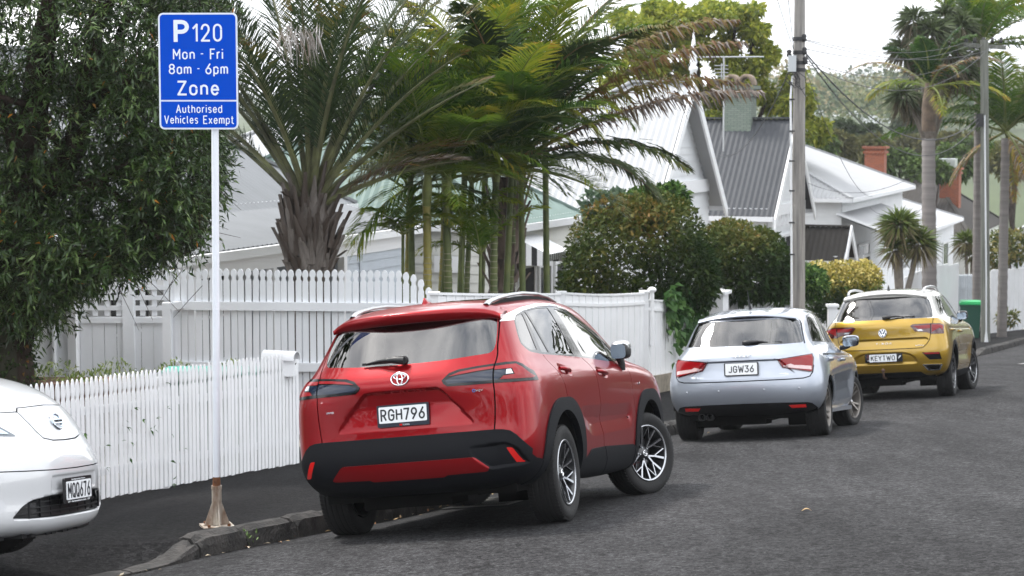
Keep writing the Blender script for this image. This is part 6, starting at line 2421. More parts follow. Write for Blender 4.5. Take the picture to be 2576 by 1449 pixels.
def yellow_levels():
 L = []
 L.append(level(-.60, .05, .25, .20, .68, .70, .68, .30, .25, .10, 3.15, (.30, .30, .24, .26, .26)))
 L.append(level(-.70, .06, .28, .26, .84, .82, .83, .34, .30, .12, 3.32, (.34, .34, .24, .28, .26)))
 L.append(level(-.785, .085, .24, .24, .895, .880, .895, .36, .34, .15, 3.42, (.46, .46, .38, .42, .40)))
 L.append(level(-.820, .105, .23, .24, .920, .900, .915, .36, .34, .16, 3.44, (.62, .62, .56, .58, .55)))
 L.append(level(-.800, .100, .22, .24, .922, .905, .918, .36, .34, .17, 3.43, (.76, .76, .72, .74, .70)))
 L.append(level(-.785, .105, .22, .26, .908, .900, .912, .36, .36, .19, 3.40, (.92, .92, .88, .88, .84)))
 L.append(level(-.800, .130, .22, .28, .885, .890, .895, .38, .40, .22, 3.30, (1.045, 1.04, 1.0, 1.0, .95)))
 L.append(level(-.750, .110, .22, .30, .820, .838, .835, .36, .45, .28, 3.05, (1.125, 1.125, 1.08, 1.07, 1.03)))
 L.append(level(-.690, .085, .20, .32, .765, .788, .765, .28, .20, .33, 2.68, (1.175, 1.18, 1.13, 1.10, 1.10)))
 L.append(level(-.560, .055, .18, .32, .700, .722, .69, .26, .15, .28, 2.28, (1.335, 1.335, 1.31, 1.31, 1.31)))
 L.append(level(-.430, .040, .18, .25, .640, .660, .615, .24, .15, .22, 1.90, (1.475, 1.465, 1.49, 1.475, 1.475)))
 L.append(level(-.380, .030, .18, .25, .585, .605, .550, .24, .15, .18, 1.66, (1.525, 1.515, 1.555, 1.54, 1.535)))
 L.append(level(-.30, .020, .16, .20, .400, .420, .36, .14, .15, .14, 1.45, (1.548, 1.545, 1.588, 1.565, 1.56)))
 L.append(level(-.20, .010, .10, .10, .170, .180, .16, .08, .10, .08, 1.30, (1.556, 1.556, 1.598, 1.575, 1.57)))
 L.append(level(-.12, .0, .0, .05, .0, .0, .0, .0, .05, .0, 1.25, (1.558, 1.558, 1.60, 1.578, 1.573)))
 return L
YELLOW_M = car_matrix((5.5789, 28.7623, -4.0774), 19.09, -5.37, 4.81)

def leaf_levels():
 L = []
 L.append(level(-.65, .05, .25, .20, .66, .68, .66, .30, .25, .10, 3.42, (.26, .26, .20, .20, .19)))
 L.append(level(-.75, .06, .28, .26, .80, .80, .82, .40, .36, .11, 3.58, (.30, .30, .20, .21, .20)))
 L.append(level(-.80, .085, .24, .24, .875, .860, .880, .42, .40, .10, 3.670, (.45, .45, .36, .285, .270)))
 L.append(level(-.82, .105, .23, .24, .892, .880, .895, .42, .42, .10, 3.640, (.62, .62, .50, .42, .42)))
 L.append(level(-.82, .105, .23, .24, .895, .885, .898, .42, .44, .10, 3.660, (.76, .76, .62, .56, .56)))
 L.append(level(-.80, .105, .22, .26, .892, .885, .895, .42, .46, .11, 3.640, (.90, .90, .76, .66, .660)))
 L.append(level(-.80, .130, .22, .28, .880, .880, .885, .44, .50, .13, 3.575, (1.02, 1.02, .90, .80, .790)))
 L.append(level(-.78, .120, .22, .30, .845, .860, .855, .44, .52, .15, 3.525, (1.10, 1.10, .98, .91, .900)))
 L.append(level(-.74, .110, .22, .30, .805, .835, .815, .44, .55, .20, 3.425, (1.17, 1.17, 1.05, 1.03, 1.03)))
 L.append(level(-.72, .100, .20, .30, .780, .815, .785, .40, .45, .30, 3.20, (1.20, 1.20, 1.09, 1.13, 1.16)))
 L.append(level(-.69, .095, .20, .32, .755, .795, .735, .30, .22, .40, 2.78, (1.24, 1.24, 1.12, 1.18, 1.235)))
 L.append(level(-.60, .060, .18, .32, .700, .735, .66, .26, .15, .32, 2.30, (1.37, 1.37, 1.32, 1.34, 1.38)))
 L.append(level(-.48, .040, .18, .25, .620, .655, .59, .24, .15, .24, 1.85, (1.48, 1.47, 1.485, 1.475, 1.495)))
 L.append(level(-.40, .030, .18, .25, .560, .595, .53, .24, .15, .20, 1.60, (1.53, 1.52, 1.555, 1.54, 1.545)))
 L.append(level(-.30, .015, .14, .15, .300, .320, .28, .14, .12, .12, 1.38, (1.55, 1.55, 1.59, 1.56, 1.56)))
 L.append(level(-.20, .0, .0, .05, .0, .0, .0, .0, .05, .0, 1.25, (1.555, 1.555, 1.60, 1.57, 1.57)))
 return L
LEAF_M = car_matrix((-6.2328, 12.9471, -3.0349), 102.69, 4.41, 6.42)
# ================================================================== SILVER HATCHBACK
M_SILVER = mat('silver_blue_paint', (0.34, 0.37, 0.425), 0.40, metal=0.75, coat=1.0, coat_rough=0.02)
M_GLASS_LT = glass_mat('clear_car_glass', (0.62, 0.72, 0.70), 0.75)
SIDE = lambda c, n: abs(c.x) > .45 and abs(n.x) > .25
REAR = lambda c, n: c.y < -.10 and n.y < -.05

def wheel_pits(car, S_hole, r, x1):
 ln = MB()
 for cy in S_hole:
  for sd in (-1, 1):
   arch_liner(ln, cy[0], cy[1], r, .50, x1, sd, a0=5, a1=175)
 return ln.build('wheel_housing', M_DARK, car)

def windscreen_cut(S, top, bot, yc):
 ws = lambda c, n: c.y > yc and n.y > .15 and n.z > .12
 S.cut('windscreen', round_poly([top, bot, (-bot[0], bot[1]), (-top[0], top[1])], .05, 2), 'y', ws, mirror=False)

def build_silver():
 car = thing('parked_car', 'silver hatchback parked at the kerb between the red crossover and the gold one', 'car', SILVER_M, group='cars parked along the kerb')
 V, F = body_surface(silver_levels(), vres=7, u_res=[12, 12, 12, 9, 6, 6, 6, 6, 6, 6, 6, 6, 5])
 S = Shell(V, F)
 # clam-shell hatch: hollow under the crease
 S.press(round_poly(mirror_open([(.42, .873), (.50, .78), (.60, .70), (.40, .672)]), .03, 2), 'y', lambda x, z: .030 * max(0, min(1, (z - .672) / .19)), .016, REAR, mirror=False, along=(0, 1, 0))
 S.press([(.30, .66), (2.10, .70), (2.10, .36), (.40, .34)], 'x', .030, .12, SIDE)
 S.press([(-.05, .915), (2.40, .880), (2.40, .845), (-.05, .868)], 'x', .010, .014, SIDE)
 lamp = [(.378, .869), (.55, .888), (.745, .912), (.764, .865), (.763, .80), (.757, .716), (.729, .711), (.57, .745), (.438, .770), (.41, .81)]
 S.cut('lamp', lamp, 'y', REAR)
 S.cut('lampred', offset_poly(lamp, .012), 'y', REAR, over=('lamp',))
 S.cut('lampclear', [(.445, .792), (.53, .812), (.565, .795), (.64, .790), (.74, .776), (.742, .738), (.60, .757), (.452, .783)], 'y', REAR, over=('lampred',))
 S.cut('rearglass', round_poly(mirror_open([(.50, 1.315), (.572, 1.290), (.590, 1.255), (.622, 1.14), (.648, 1.040), (.40, 1.030)]), .02, 2), 'y', REAR, mirror=False)
 S.cut('gap', strip_poly([(.660, 1.03), (.60, 1.25), (.58, 1.30)], .012), 'y', REAR, over=('body',))
 S.cut('gap', strip_poly([(.765, .79), (.757, .715), (.728, .669), (.66, .652), (.50, .647), (0, .645), (-.50, .647), (-.66, .652), (-.728, .669), (-.757, .715), (-.765, .79)], .012), 'y', REAR, mirror=False, over=('body', 'lamp'))
 S.cut('roofarch', strip_poly([(-.12, 1.300), (.0, 1.335), (.30, 1.388), (.80, 1.405), (1.20, 1.375), (1.55, 1.270), (1.95, 1.09), (2.1, 1.02)], .05), 'x', SIDE, over=('body',))
 dlo = [(-.115, 1.045), (-.02, 1.150), (.22, 1.345), (.55, 1.378), (.80, 1.380), (1.15, 1.350), (1.48, 1.255), (1.80, 1.10), (1.93, 1.03), (1.42, 1.018), (.72, 1.033)]
 S.cut('pillar', round_poly(dlo, .02, 2), 'x', SIDE)
 S.cut('glassr', round_poly([(-.04, 1.058), (.04, 1.15), (.27, 1.340), (.66, 1.368), (.66, 1.043)], .015, 2), 'x', SIDE, over=('pillar',))
 S.cut('glassd', round_poly([(.74, 1.368), (1.14, 1.338), (1.46, 1.243), (1.76, 1.105), (1.86, 1.042), (1.42, 1.028), (.74, 1.042)], .015, 2), 'x', SIDE, over=('pillar',))
 windscreen_cut(S, (.50, 1.385), (.66, 1.02), 1.1)
 rn = lambda c, n: c.y < -.30 and abs(n.y) >= abs(n.x) * .4
 S.cut('diffuser', [(.90, .10), (.80, .24), (.768, .340), (.735, .376), (.684, .389), (.40, .397), (0, .400), (-.40, .397), (-.684, .389), (-.735, .376), (-.768, .340), (-.80, .24), (-.90, .10)], 'y', rn, mirror=False)
 S.cut('reflector', [(.487, .366), (.668, .368), (.668, .336), (.515, .336)], 'y', rn)
 for cy in (0, 2.469):
  S.disc('hole', cy, .308, .362, 40, SIDE)
 S.cut('grille', round_poly(mirror_open([(.42, .70), (.46, .60), (.38, .30)]), .05, 2), 'y', lambda c, n: c.y > 2.6 and n.y > .1, mirror=False)
 S.cut('headlamp', round_poly([(.46, .73), (.76, .80), (.80, .70), (.50, .62)], .02, 2), 'y', lambda c, n: c.y > 2.5 and n.y > .1)
 for ln in ([(-.10, 1.03), (.10, .93), (.27, .78), (.33, .60)], [(.70, 1.03), (.78, .90), (.78, .60), (.76, .30)], [(1.86, 1.02), (1.87, .90), (1.83, .70), (1.80, .45), (1.90, .30)]):
  S.cut('gap', strip_poly(ln, .009), 'x', SIDE, over=('body',))
 S.freeze()
 S.take('body', 'body', M_SILVER, car, rim=.012)
 S.take('roofarch', 'roof_arch', mat('grey_roof_arch', (.10, .105, .115), .25, metal=.6, coat=1.0), car, off=.001)
 S.take('pillar', 'window_surround', M_GLOSSBK, car, rim=.01)
 S.take('rearglass', 'rear_window', M_GLASS_LT, car, off=-.003)
 for n in ('glassr', 'glassd'):
  for sd in 'LR':
   S.take(n, 'side_window', M_GLASS_LT, car, off=-.003, both=sd)
 S.take('windscreen', 'windscreen', M_GLASS_LT, car, off=-.003)
 S.take('diffuser', 'diffuser', M_GLOSSBK, car, off=.004, rim=.03)
 for sd in 'LR':
  S.take('reflector', 'reflector', M_REFL, car, off=.007, rim=.01, both=sd)
  lo = S.take('lamp', 'tail_lamp', mat('dark_red_lamp', (.06, .004, .006), .12, coat=1.0), car, off=.006, rim=.02, both=sd)
  S.take('lampred', 'red_lens', M_LAMPRED, lo, off=.010, rim=.005, both=sd)
  S.take('lampclear', 'clear_lens', mat('pale_lamp_lens', (.55, .40, .40), .15, coat=1.0), lo, off=.011, rim=.005, both=sd)
  S.take('headlamp', 'headlight', M_LAMPWH, car, off=.002, rim=.02, both=sd)
 S.take('grille', 'grille', M_CLAD, car, off=.002)
 S.take(('body', 'gap', 'lamp', 'lampred', 'lampclear', 'diffuser', 'pillar', 'reflector', 'roofarch'), 'inner_shell', M_DARK, car, off=-.013)
 wheel_pits(car, ((0, .308), (2.469, .308)), .366, .84)
 underside(car, -.45, 3.0, .22, .30, .64)
 # roof spoiler with black cheeks
 sp = MB()
 vs, fs = [], []
 N = 21
 for k in range(N):
  t = -1 + 2 * k / (N - 1)
  bow = abs(t) ** 2.2
  for y, z in ((-.10 + .02 * bow, 1.402 - .052 * bow), (-.20 + .06 * bow, 1.385 - .055 * bow), (-.295 + .12 * bow, 1.368 - .055 * bow), (-.29 + .12 * bow, 1.350 - .058 * bow), (-.16 + .06 * bow, 1.345 - .06 * bow)):
   vs.append((.555 * t, y, z))
 for k in range(N - 1):
  for j in range(4):
   fs.append((k * 5 + j, k * 5 + j + 1, k * 5 + j + 6, k * 5 + j + 5))
 sp.add(vs, fs, 0, True)
 so = sp.build('roof_spoiler', M_SILVER, car)
 ck = MB()
 for sd in (-1, 1):
  ck.add([(sd * .555, -.165, 1.300), (sd * .545, -.21, 1.312), (sd * .30, -.262, 1.338), (0, -.278, 1.350), (0, -.262, 1.318), (sd * .25, -.258, 1.312), (sd * .40, -.235, 1.296), (sd * .50, -.195, 1.268), (sd * .555, -.15, 1.255)], [tuple(range(9)) if sd < 0 else tuple(range(8, -1, -1))])
 ck.build('spoiler_underside', M_GLOSSBK, so)
 an = MB()
 an.tube([(0, .10, 1.445), (0, .085, 1.475), (0, .05, 1.52)], [.022, .013, .010], 8)
 an.tube([(0, .05, 1.52), (0, -.04, 1.66)], [.008, .004], 6)
 an.build('antenna', M_BLACKPL, car)
 # four rings
 em = MB()
 for k in range(4):
  x = (-.072 + .048 * k)
  ring(em, local_frame((x, -.660, .944), (x * .2, -1, .22)), .0335, .0335, .008, .008, 24)
 em.build('emblem', M_CHROME, car)
 number_plate(car, local_frame((0, -.668, .778), (0, -1, .10)), .36, .125, 'JGW36', .078, (.380, .140), M_GLOSSBK, white=(.350, .126, 0, 0), tw=.28)
 for txt, x, z, w, h in (('A1', -.505, .698, .050, .020), ('TFSI', .455, .706, .090, .018)):
  tb = MB()
  put_text(tb, txt, local_frame((x, -.632, z), (x * .35, -1, .05)), width=w, height=h, depth=.004)
  tb.build('trim_badge', M_CHROME, car)
 wiper(car, (.02, -.515, 1.062), (.28, -.50, 1.058), ((.24, -.487, 1.056), (.43, -.475, 1.054)))
 px_ = MB()
 for x in (-.486, -.396):
  px_.lathe([(.030, .10), (.040, .10), (.040, -.02), (.034, -.02), (.034, .10)], 20, Matrix.Translation((x, -.55, .262)) @ Matrix.Rotation(PI / 2, 4, 'Z'))
 px_.build('exhaust_pipe', M_BLACKPL, car)
 bp = MB()
 for x in (-.62, -.26, .24, .62):
  bp.lathe([(.0, .004), (.011, .004), (.012, 0)], 14, local_frame((x, -.695 + .13 * abs(x) ** 3, .545), (x * .3, -1, 0)) @ Matrix.Rotation(-PI / 2, 4, 'Z'))
 bp.build('parking_sensor', mat('sensor_grey', (.3, .32, .36), .35), car)
 for sd in (-1, 1):
  handle_part(car, (sd * .852, .08, .845), (sd * .856, .34, .838), M_SILVER, sd, .022)
  handle_part(car, (sd * .860, 1.06, .828), (sd * .860, 1.38, .818), M_SILVER, sd, .022)
  door_mirror(car, (sd * .80, 1.62, .955), (sd * .93, 1.58, 1.032), (.098, .060, .066), M_SILVER, M_GLOSSBK, side=sd)
  sl = MB()
  sl.prism([(.33, .285), (.30, .245), (2.06, .215), (2.08, .262)], .05, Matrix(((0, sd, 0, sd * .795), (1, 0, 0, 0), (0, 0, 1, 0), (0, 0, 0, 1))))
  sl.build('sill_cladding', M_SILVER, car)
  for y, st in ((0, 0), (2.469, R(-14))):
   make_wheel(car, (sd * .728, y, .308), .308, .225, .222, spokes_blade(5, True, .034), sd, st if y else 0, M_ALLOYGR, M_ALLOYGR, roll=.5 + y)
 seats(car, 1.0, .18, .80, 1.12, w=.24, split=.36)
 return car

# ================================================================== GOLD CROSSOVER
M_GOLD = mat('gold_car_paint', (0.35, 0.215, 0.014), 0.32, metal=0.65, coat=1.0, coat_rough=0.02)
M_PEARL = mat('pale_roof_paint', (0.70, 0.69, 0.66), 0.25, metal=0.2, coat=1.0)

def build_gold():
 car = thing('parked_car', 'gold crossover with a pale roof parked at the kerb, farthest down the street', 'car', YELLOW_M, group='cars parked along the kerb')
 V, F = body_surface(yellow_levels(), vres=7, u_res=[12, 12, 12, 9, 6, 6, 6, 6, 6, 6, 6, 6, 5])
 S = Shell(V, F)
 rear = lambda c, n: c.y < -.25 and n.y < -.05
 S.press(round_poly(mirror_open([(.60, .868), (.64, .83), (.53, .725)]), .02, 2), 'y', lambda x, z: .024 * max(0, min(1, (z - .72) / .14)), .018, rear, mirror=False, along=(0, 1, 0))
 S.press(round_poly(mirror_open([(.30, .668), (.375, .645), (.45, .584), (.48, .50)]), .04, 2), 'y', .030, .022, rear, mirror=False, along=(0, 1, 0))
 S.press([(-.30, 1.00), (2.30, .985), (2.30, .945), (-.30, .96)], 'x', .012, .016, SIDE)
 S.press([(.45, .74), (2.05, .74), (2.05, .46), (.48, .46)], 'x', .028, .11, SIDE)
 # pale roof and pillars above the belt line
 S.cut('pale', [(-1.0, 1.137), (2.75, 1.110), (2.75, 1.8), (-1.0, 1.8)], 'x', lambda c, n: abs(c.x) > .40 and abs(n.x) > .3 or n.z > .75 and c.z > 1.3)
 S.cut('pale', [(-.9, 1.137), (.9, 1.137), (.9, 1.8), (-.9, 1.8)], 'y', lambda c, n: c.y < -.2 and n.y < -.1, mirror=False)
 S.cut('pale', [(-.8, 1.5), (.8, 1.5), (.8, -.6), (-.8, -.6)], 'z', lambda c, n: n.z > .3 and c.z > 1.36, mirror=False)
 lamp = [(.385, 1.032), (.423, 1.053), (.674, 1.056), (.78, 1.050), (.830, 1.026), (.832, .904), (.67, .906), (.612, .932), (.449, .953)]
 S.cut('lamp', lamp, 'y', rear)
 S.cut('lampred', [(.43, 1.026), (.66, 1.034), (.66, .985), (.50, .985)], 'y', rear, over=('lamp',))
 S.cut('lampred', [(.675, 1.036), (.775, 1.032), (.815, 1.015), (.815, .95), (.78, .99), (.675, .93)], 'y', rear, over=('lamp',))
 S.cut('lampclear', [(.47, .978), (.54, .978), (.56, .957), (.49, .955)], 'y', rear, over=('lamp',))
 S.cut('rearglass', round_poly(mirror_open([(.30, 1.462), (.55, 1.440), (.615, 1.405), (.642, 1.350), (.676, 1.24), (.692, 1.140), (.40, 1.137)]), .025, 2), 'y', rear, mirror=False)
 S.cut('gap', strip_poly([(.696, 1.135), (.692, 1.057), (.660, 1.045), (.660, .912), (.645, .828), (.60, .765), (.545, .716), (0, .714), (-.545, .716), (-.60, .765), (-.645, .828), (-.660, .912), (-.660, 1.045), (-.692, 1.057), (-.696, 1.135)], .010), 'y', rear, mirror=False, over=('body', 'lamp', 'lampred'))
 dlo = [(-.31, 1.150), (-.08, 1.285), (.00, 1.442), (.405, 1.470), (.90, 1.474), (1.39, 1.442), (1.70, 1.285), (2.10, 1.11), (1.08, 1.098), (.41, 1.138)]
 S.cut('pillar', round_poly(dlo, .02, 2), 'x', SIDE)
 S.cut('glassr', round_poly([(-.24, 1.160), (-.04, 1.275), (.04, 1.432), (.42, 1.456), (.36, 1.150)], .015, 2), 'x', SIDE, over=('pillar',))
 S.cut('glassd', round_poly([(.54, 1.458), (.90, 1.460), (1.37, 1.430), (1.66, 1.285), (1.98, 1.128), (1.08, 1.108), (.46, 1.145)], .015, 2), 'x', SIDE, over=('pillar',))
 windscreen_cut(S, (.52, 1.515), (.68, 1.14), 1.1)
 rn = lambda c, n: c.y < -.30 and abs(n.y) >= abs(n.x) * .5
 S.cut('vent', round_poly([(.528, .652), (.769, .648), (.795, .545), (.63, .545)], .01, 2), 'y', rn)
 S.cut('reflector', [(.545, .648), (.762, .643), (.766, .622), (.575, .624)], 'y', rn, over=('vent',))
 S.cut('tip', round_poly([(.522, .487), (.800, .480), (.752, .394), (.595, .396)], .01, 2), 'y', rn)
 S.cut('tiphole', round_poly([(.552, .474), (.774, .468), (.738, .406), (.608, .408)], .01, 2), 'y', rn, over=('tip',))
 S.cut('diffuser', [(1.0, 0), (1.0, .29), (.70, .298), (.562, .325), (.494, .378), (.40, .382), (-.40, .382), (-.494, .378), (-.562, .325), (-.70, .298), (-1.0, .29), (-1.0, 0)], 'y', lambda c, n: c.y < -.2 and n.y < -.02, mirror=False)
 S.cut('sill', [(.30, .36), (2.30, .36), (2.30, 0), (.30, 0)], 'x', SIDE)
 for cy in (0, 2.59):
  S.disc('arch', cy, .332, .475, 44, SIDE)
  S.disc('hole', cy, .332, .415, 44, SIDE)
 S.cut('grille', round_poly(mirror_open([(.60, .76), (.62, .62), (.70, .46), (.55, .32)]), .05, 2), 'y', lambda c, n: c.y > 2.8 and n.y > .1, mirror=False)
 S.cut('headlamp', round_poly([(.50, .84), (.80, .88), (.84, .78), (.54, .74)], .02, 2), 'y', lambda c, n: c.y > 2.7 and n.y > .1)
 for ln in ([(-.20, 1.14), (-.05, 1.05), (.12, .93), (.24, .82)], [(.44, 1.13), (.58, 1.0), (.60, .80), (.60, .37)], [(1.56, 1.10), (1.72, 1.0), (1.70, .75), (1.72, .37)]):
  S.cut('gap', strip_poly(ln, .010), 'x', SIDE, over=('body',))
 S.freeze()
 S.take('body', 'body', M_GOLD, car, rim=.012)
 S.take('pale', 'roof', M_PEARL, car, rim=.012)
 S.take('pillar', 'window_surround', M_GLOSSBK, car, rim=.01)
 S.take('rearglass', 'rear_window', M_GLASS_DK, car, off=-.003)
 for n in ('glassr', 'glassd'):
  for sd in 'LR':
   S.take(n, 'side_window', M_GLASS_DK, car, off=-.003, both=sd)
 S.take('windscreen', 'windscreen', M_GLASS_DK, car, off=-.003)
 S.take('diffuser', 'diffuser', M_CLAD, car, off=.004, rim=.03)
 S.take('sill', 'sill_cladding', M_CLAD, car, off=.006, rim=.02)
 for sd in 'LR':
  vo = S.take('vent', 'bumper_vent', M_GLOSSBK, car, off=.002, rim=.02, both=sd)
  S.take('reflector', 'reflector', M_LAMPRED, vo, off=.006, rim=.006, both=sd)
  to = S.take('tip', 'exhaust_trim', M_CHROME, car, off=.010, rim=.03, both=sd)
  S.take('tiphole', 'exhaust_opening', M_DARK, to, off=.004, both=sd)
  S.take('arch', 'arch_cladding', M_CLAD, car, off=.008, rim=.03, both=sd)
  lo = S.take('lamp', 'tail_lamp', mat('dark_red_lamp', (.06, .004, .006), .12, coat=1.0), car, off=.008, rim=.02, both=sd)
  S.take('lampred', 'red_lens', M_LAMPRED, lo, off=.012, rim=.005, both=sd)
  S.take('lampclear', 'clear_lens', M_LAMPWH, lo, off=.012, rim=.005, both=sd)
  S.take('headlamp', 'headlight', M_LAMPWH, car, off=.002, rim=.02, both=sd)
 S.take('grille', 'grille', M_CLAD, car, off=.002)
 S.take(('body', 'gap', 'lamp', 'lampred', 'lampclear', 'diffuser', 'pillar', 'pale', 'sill', 'arch', 'vent'), 'inner_shell', M_DARK, car, off=-.013)
 wheel_pits(car, ((0, .332), (2.59, .332)), .42, .86)
 underside(car, -.55, 3.1, .25, .33, .68)
 sp = MB()
 vs, fs = [], []
 N = 21
 for k in range(N):
  t = -1 + 2 * k / (N - 1)
  bow = abs(t) ** 2.2
  for y, z in ((-.24 + .02 * bow, 1.553 - .055 * bow), (-.36 + .05 * bow, 1.540 - .06 * bow), (-.475 + .10 * bow, 1.520 - .07 * bow), (-.47 + .10 * bow, 1.498 - .07 * bow), (-.36 + .05 * bow, 1.490 - .07 * bow)):
   vs.append((.60 * t, y, z))
 for k in range(N - 1):
  for j in range(4):
   fs.append((k * 5 + j, k * 5 + j + 1, k * 5 + j + 6, k * 5 + j + 5))
 sp.add(vs, fs, 0, True)
 sp.build('roof_spoiler', M_PEARL, car)
 for sd in (-1, 1):
  rb = MB()
  pts = [(-.30, 0), (-.22, .035), (-.05, .050), (.4, .056), (.9, .050), (1.2, .030), (1.35, 0)]
  rb.tube([(sd * (.54 + .02 * math.sin(PI * (y + .3) / 1.65)), y, 1.515 + .035 * math.sin(PI * min(1, (y + .4) / 2.2)) + dz) for y, dz in pts], .018, 8)
  rb.build('roof_rail', mat('rail_silver', (.62, .63, .65), .28, metal=.9), car)
 an = MB()
 an.lathe([(.028, 0), (.020, .03), (.006, .085), (.0, .09)], 12, Matrix.Translation((0, .02, 1.555)), axis='z')
 an.build('antenna_fin', M_BLACKPL, car)
 em = MB()
 Me = local_frame((0, -.800, .949), (0, -1, .05))
 eb = MB()
 eb.prism([(.056 * math.cos(2 * PI * k / 28), .056 * math.sin(2 * PI * k / 28)) for k in range(28)], .006, Me @ Matrix.Translation((0, -.006, 0)))
 eo = eb.build('emblem', mat('emblem_navy', (.02, .04, .09), .15, coat=1.0), car)
 ring(em, Me @ Matrix.Translation((0, -.006, 0)), .056, .056, .009, .006, 32)
 for a, b in (((-.022, .046), (0, .004)), ((0, .004), (.022, .046)), ((-.045, .022), (-.020, -.040)), ((-.020, -.040), (0, -.006)), ((0, -.006), (.020, -.040)), ((.020, -.040), (.045, .022))):
  em.beam(Me @ Vector((a[0], -.010, a[1])), Me @ Vector((b[0], -.010, b[1])), .008, .006, up=(Me.to_3x3() @ Vector((0, -1, 0))))
 em.build('emblem_mark', M_CHROME, eo)
 def flags(e, M):
  put_text(e, 'NZ', M @ Matrix.Translation((-.222, -.017, -.030)), width=.024, height=.014, depth=.002)
  e.prism([(.205, -.018), (.235, .010), (.248, .034), (.228, .028), (.212, .012)], .002, M @ Matrix.Translation((0, -.018, 0)))
 number_plate(car, local_frame((0, -.800, .595), (0, -1, 0)), .52, .110, 'KEYTWO', .075, (.530, .122), M_GLOSSBK, white=(.385, .105, -.012, 0), tw=.34, extra=flags,
                 badge=lambda e, M: [e.prism([(x + .006 * math.cos(2 * PI * k / 10) * (1 if k % 2 else .4), z + .006 * math.sin(2 * PI * k / 10) * (1 if k % 2 else .4)) for k in range(10)], .002, M @ Matrix.Translation((-.222, -.018, .008))) for x, z in ((0, .03), (-.015, .010), (.014, .014), (0, -.014))])
 for txt, x, z, w, h, y in (('T-ROC', .01, .800, .23, .022, -.784), ('4MOTION', .505, .752, .12, .016, -.748)):
  tb = MB()
  put_text(tb, txt, local_frame((x, y - .012, z), (x * .25, -1, 0)), width=w, height=h, depth=.005, spacing=1.5 if x < .1 else 1)
  tb.build('trim_badge', M_CHROME, car)
 wiper(car, (.02, -.720, 1.165), (.30, -.70, 1.168), ((.27, -.69, 1.165), (.45, -.67, 1.165)))
 tw = MB()
 tw.tube([(-.01, -.60, .30), (-.01, -.80, .31), (-.01, -.86, .34), (-.01, -.86, .40)], .016, 8)
 blob(tw, (-.01, -.86, .42), (.027, .027, .027), power=2)
 tw.build('tow_bar', mat('rusty_steel', (.12, .07, .05), .8, metal=.3, var=.5, vscale=30), car)
 for sd in (-1, 1):
  handle_part(car, (sd * .890, -.20, .955), (sd * .896, .06, .948), M_GOLD, sd, .024)
  handle_part(car, (sd * .898, .72, .930), (sd * .898, 1.0, .920), M_GOLD, sd, .024)
  door_mirror(car, (sd * .80, 1.55, 1.08), (sd * .868, 1.56, 1.160), (.080, .085, .066), M_GLOSSBK, M_GLOSSBK, side=sd)
  for y, st in ((0, 0), (2.59, R(-10))):
   make_wheel(car, (sd * .765, y, .332), .332, .225, .242, spokes_blade(5, True, .034), sd, st if y else 0, M_ALLOY, M_ALLOYDK, roll=.2 + y)
 seats(car, 1.0, .20, .92, 1.25, w=.25)
 return car

# ================================================================== WHITE HATCHBACK (nose only in view)
M_WHITE = mat('white_car_paint', (0.54, 0.55, 0.565), 0.28, coat=1.0, coat_rough=0.02)

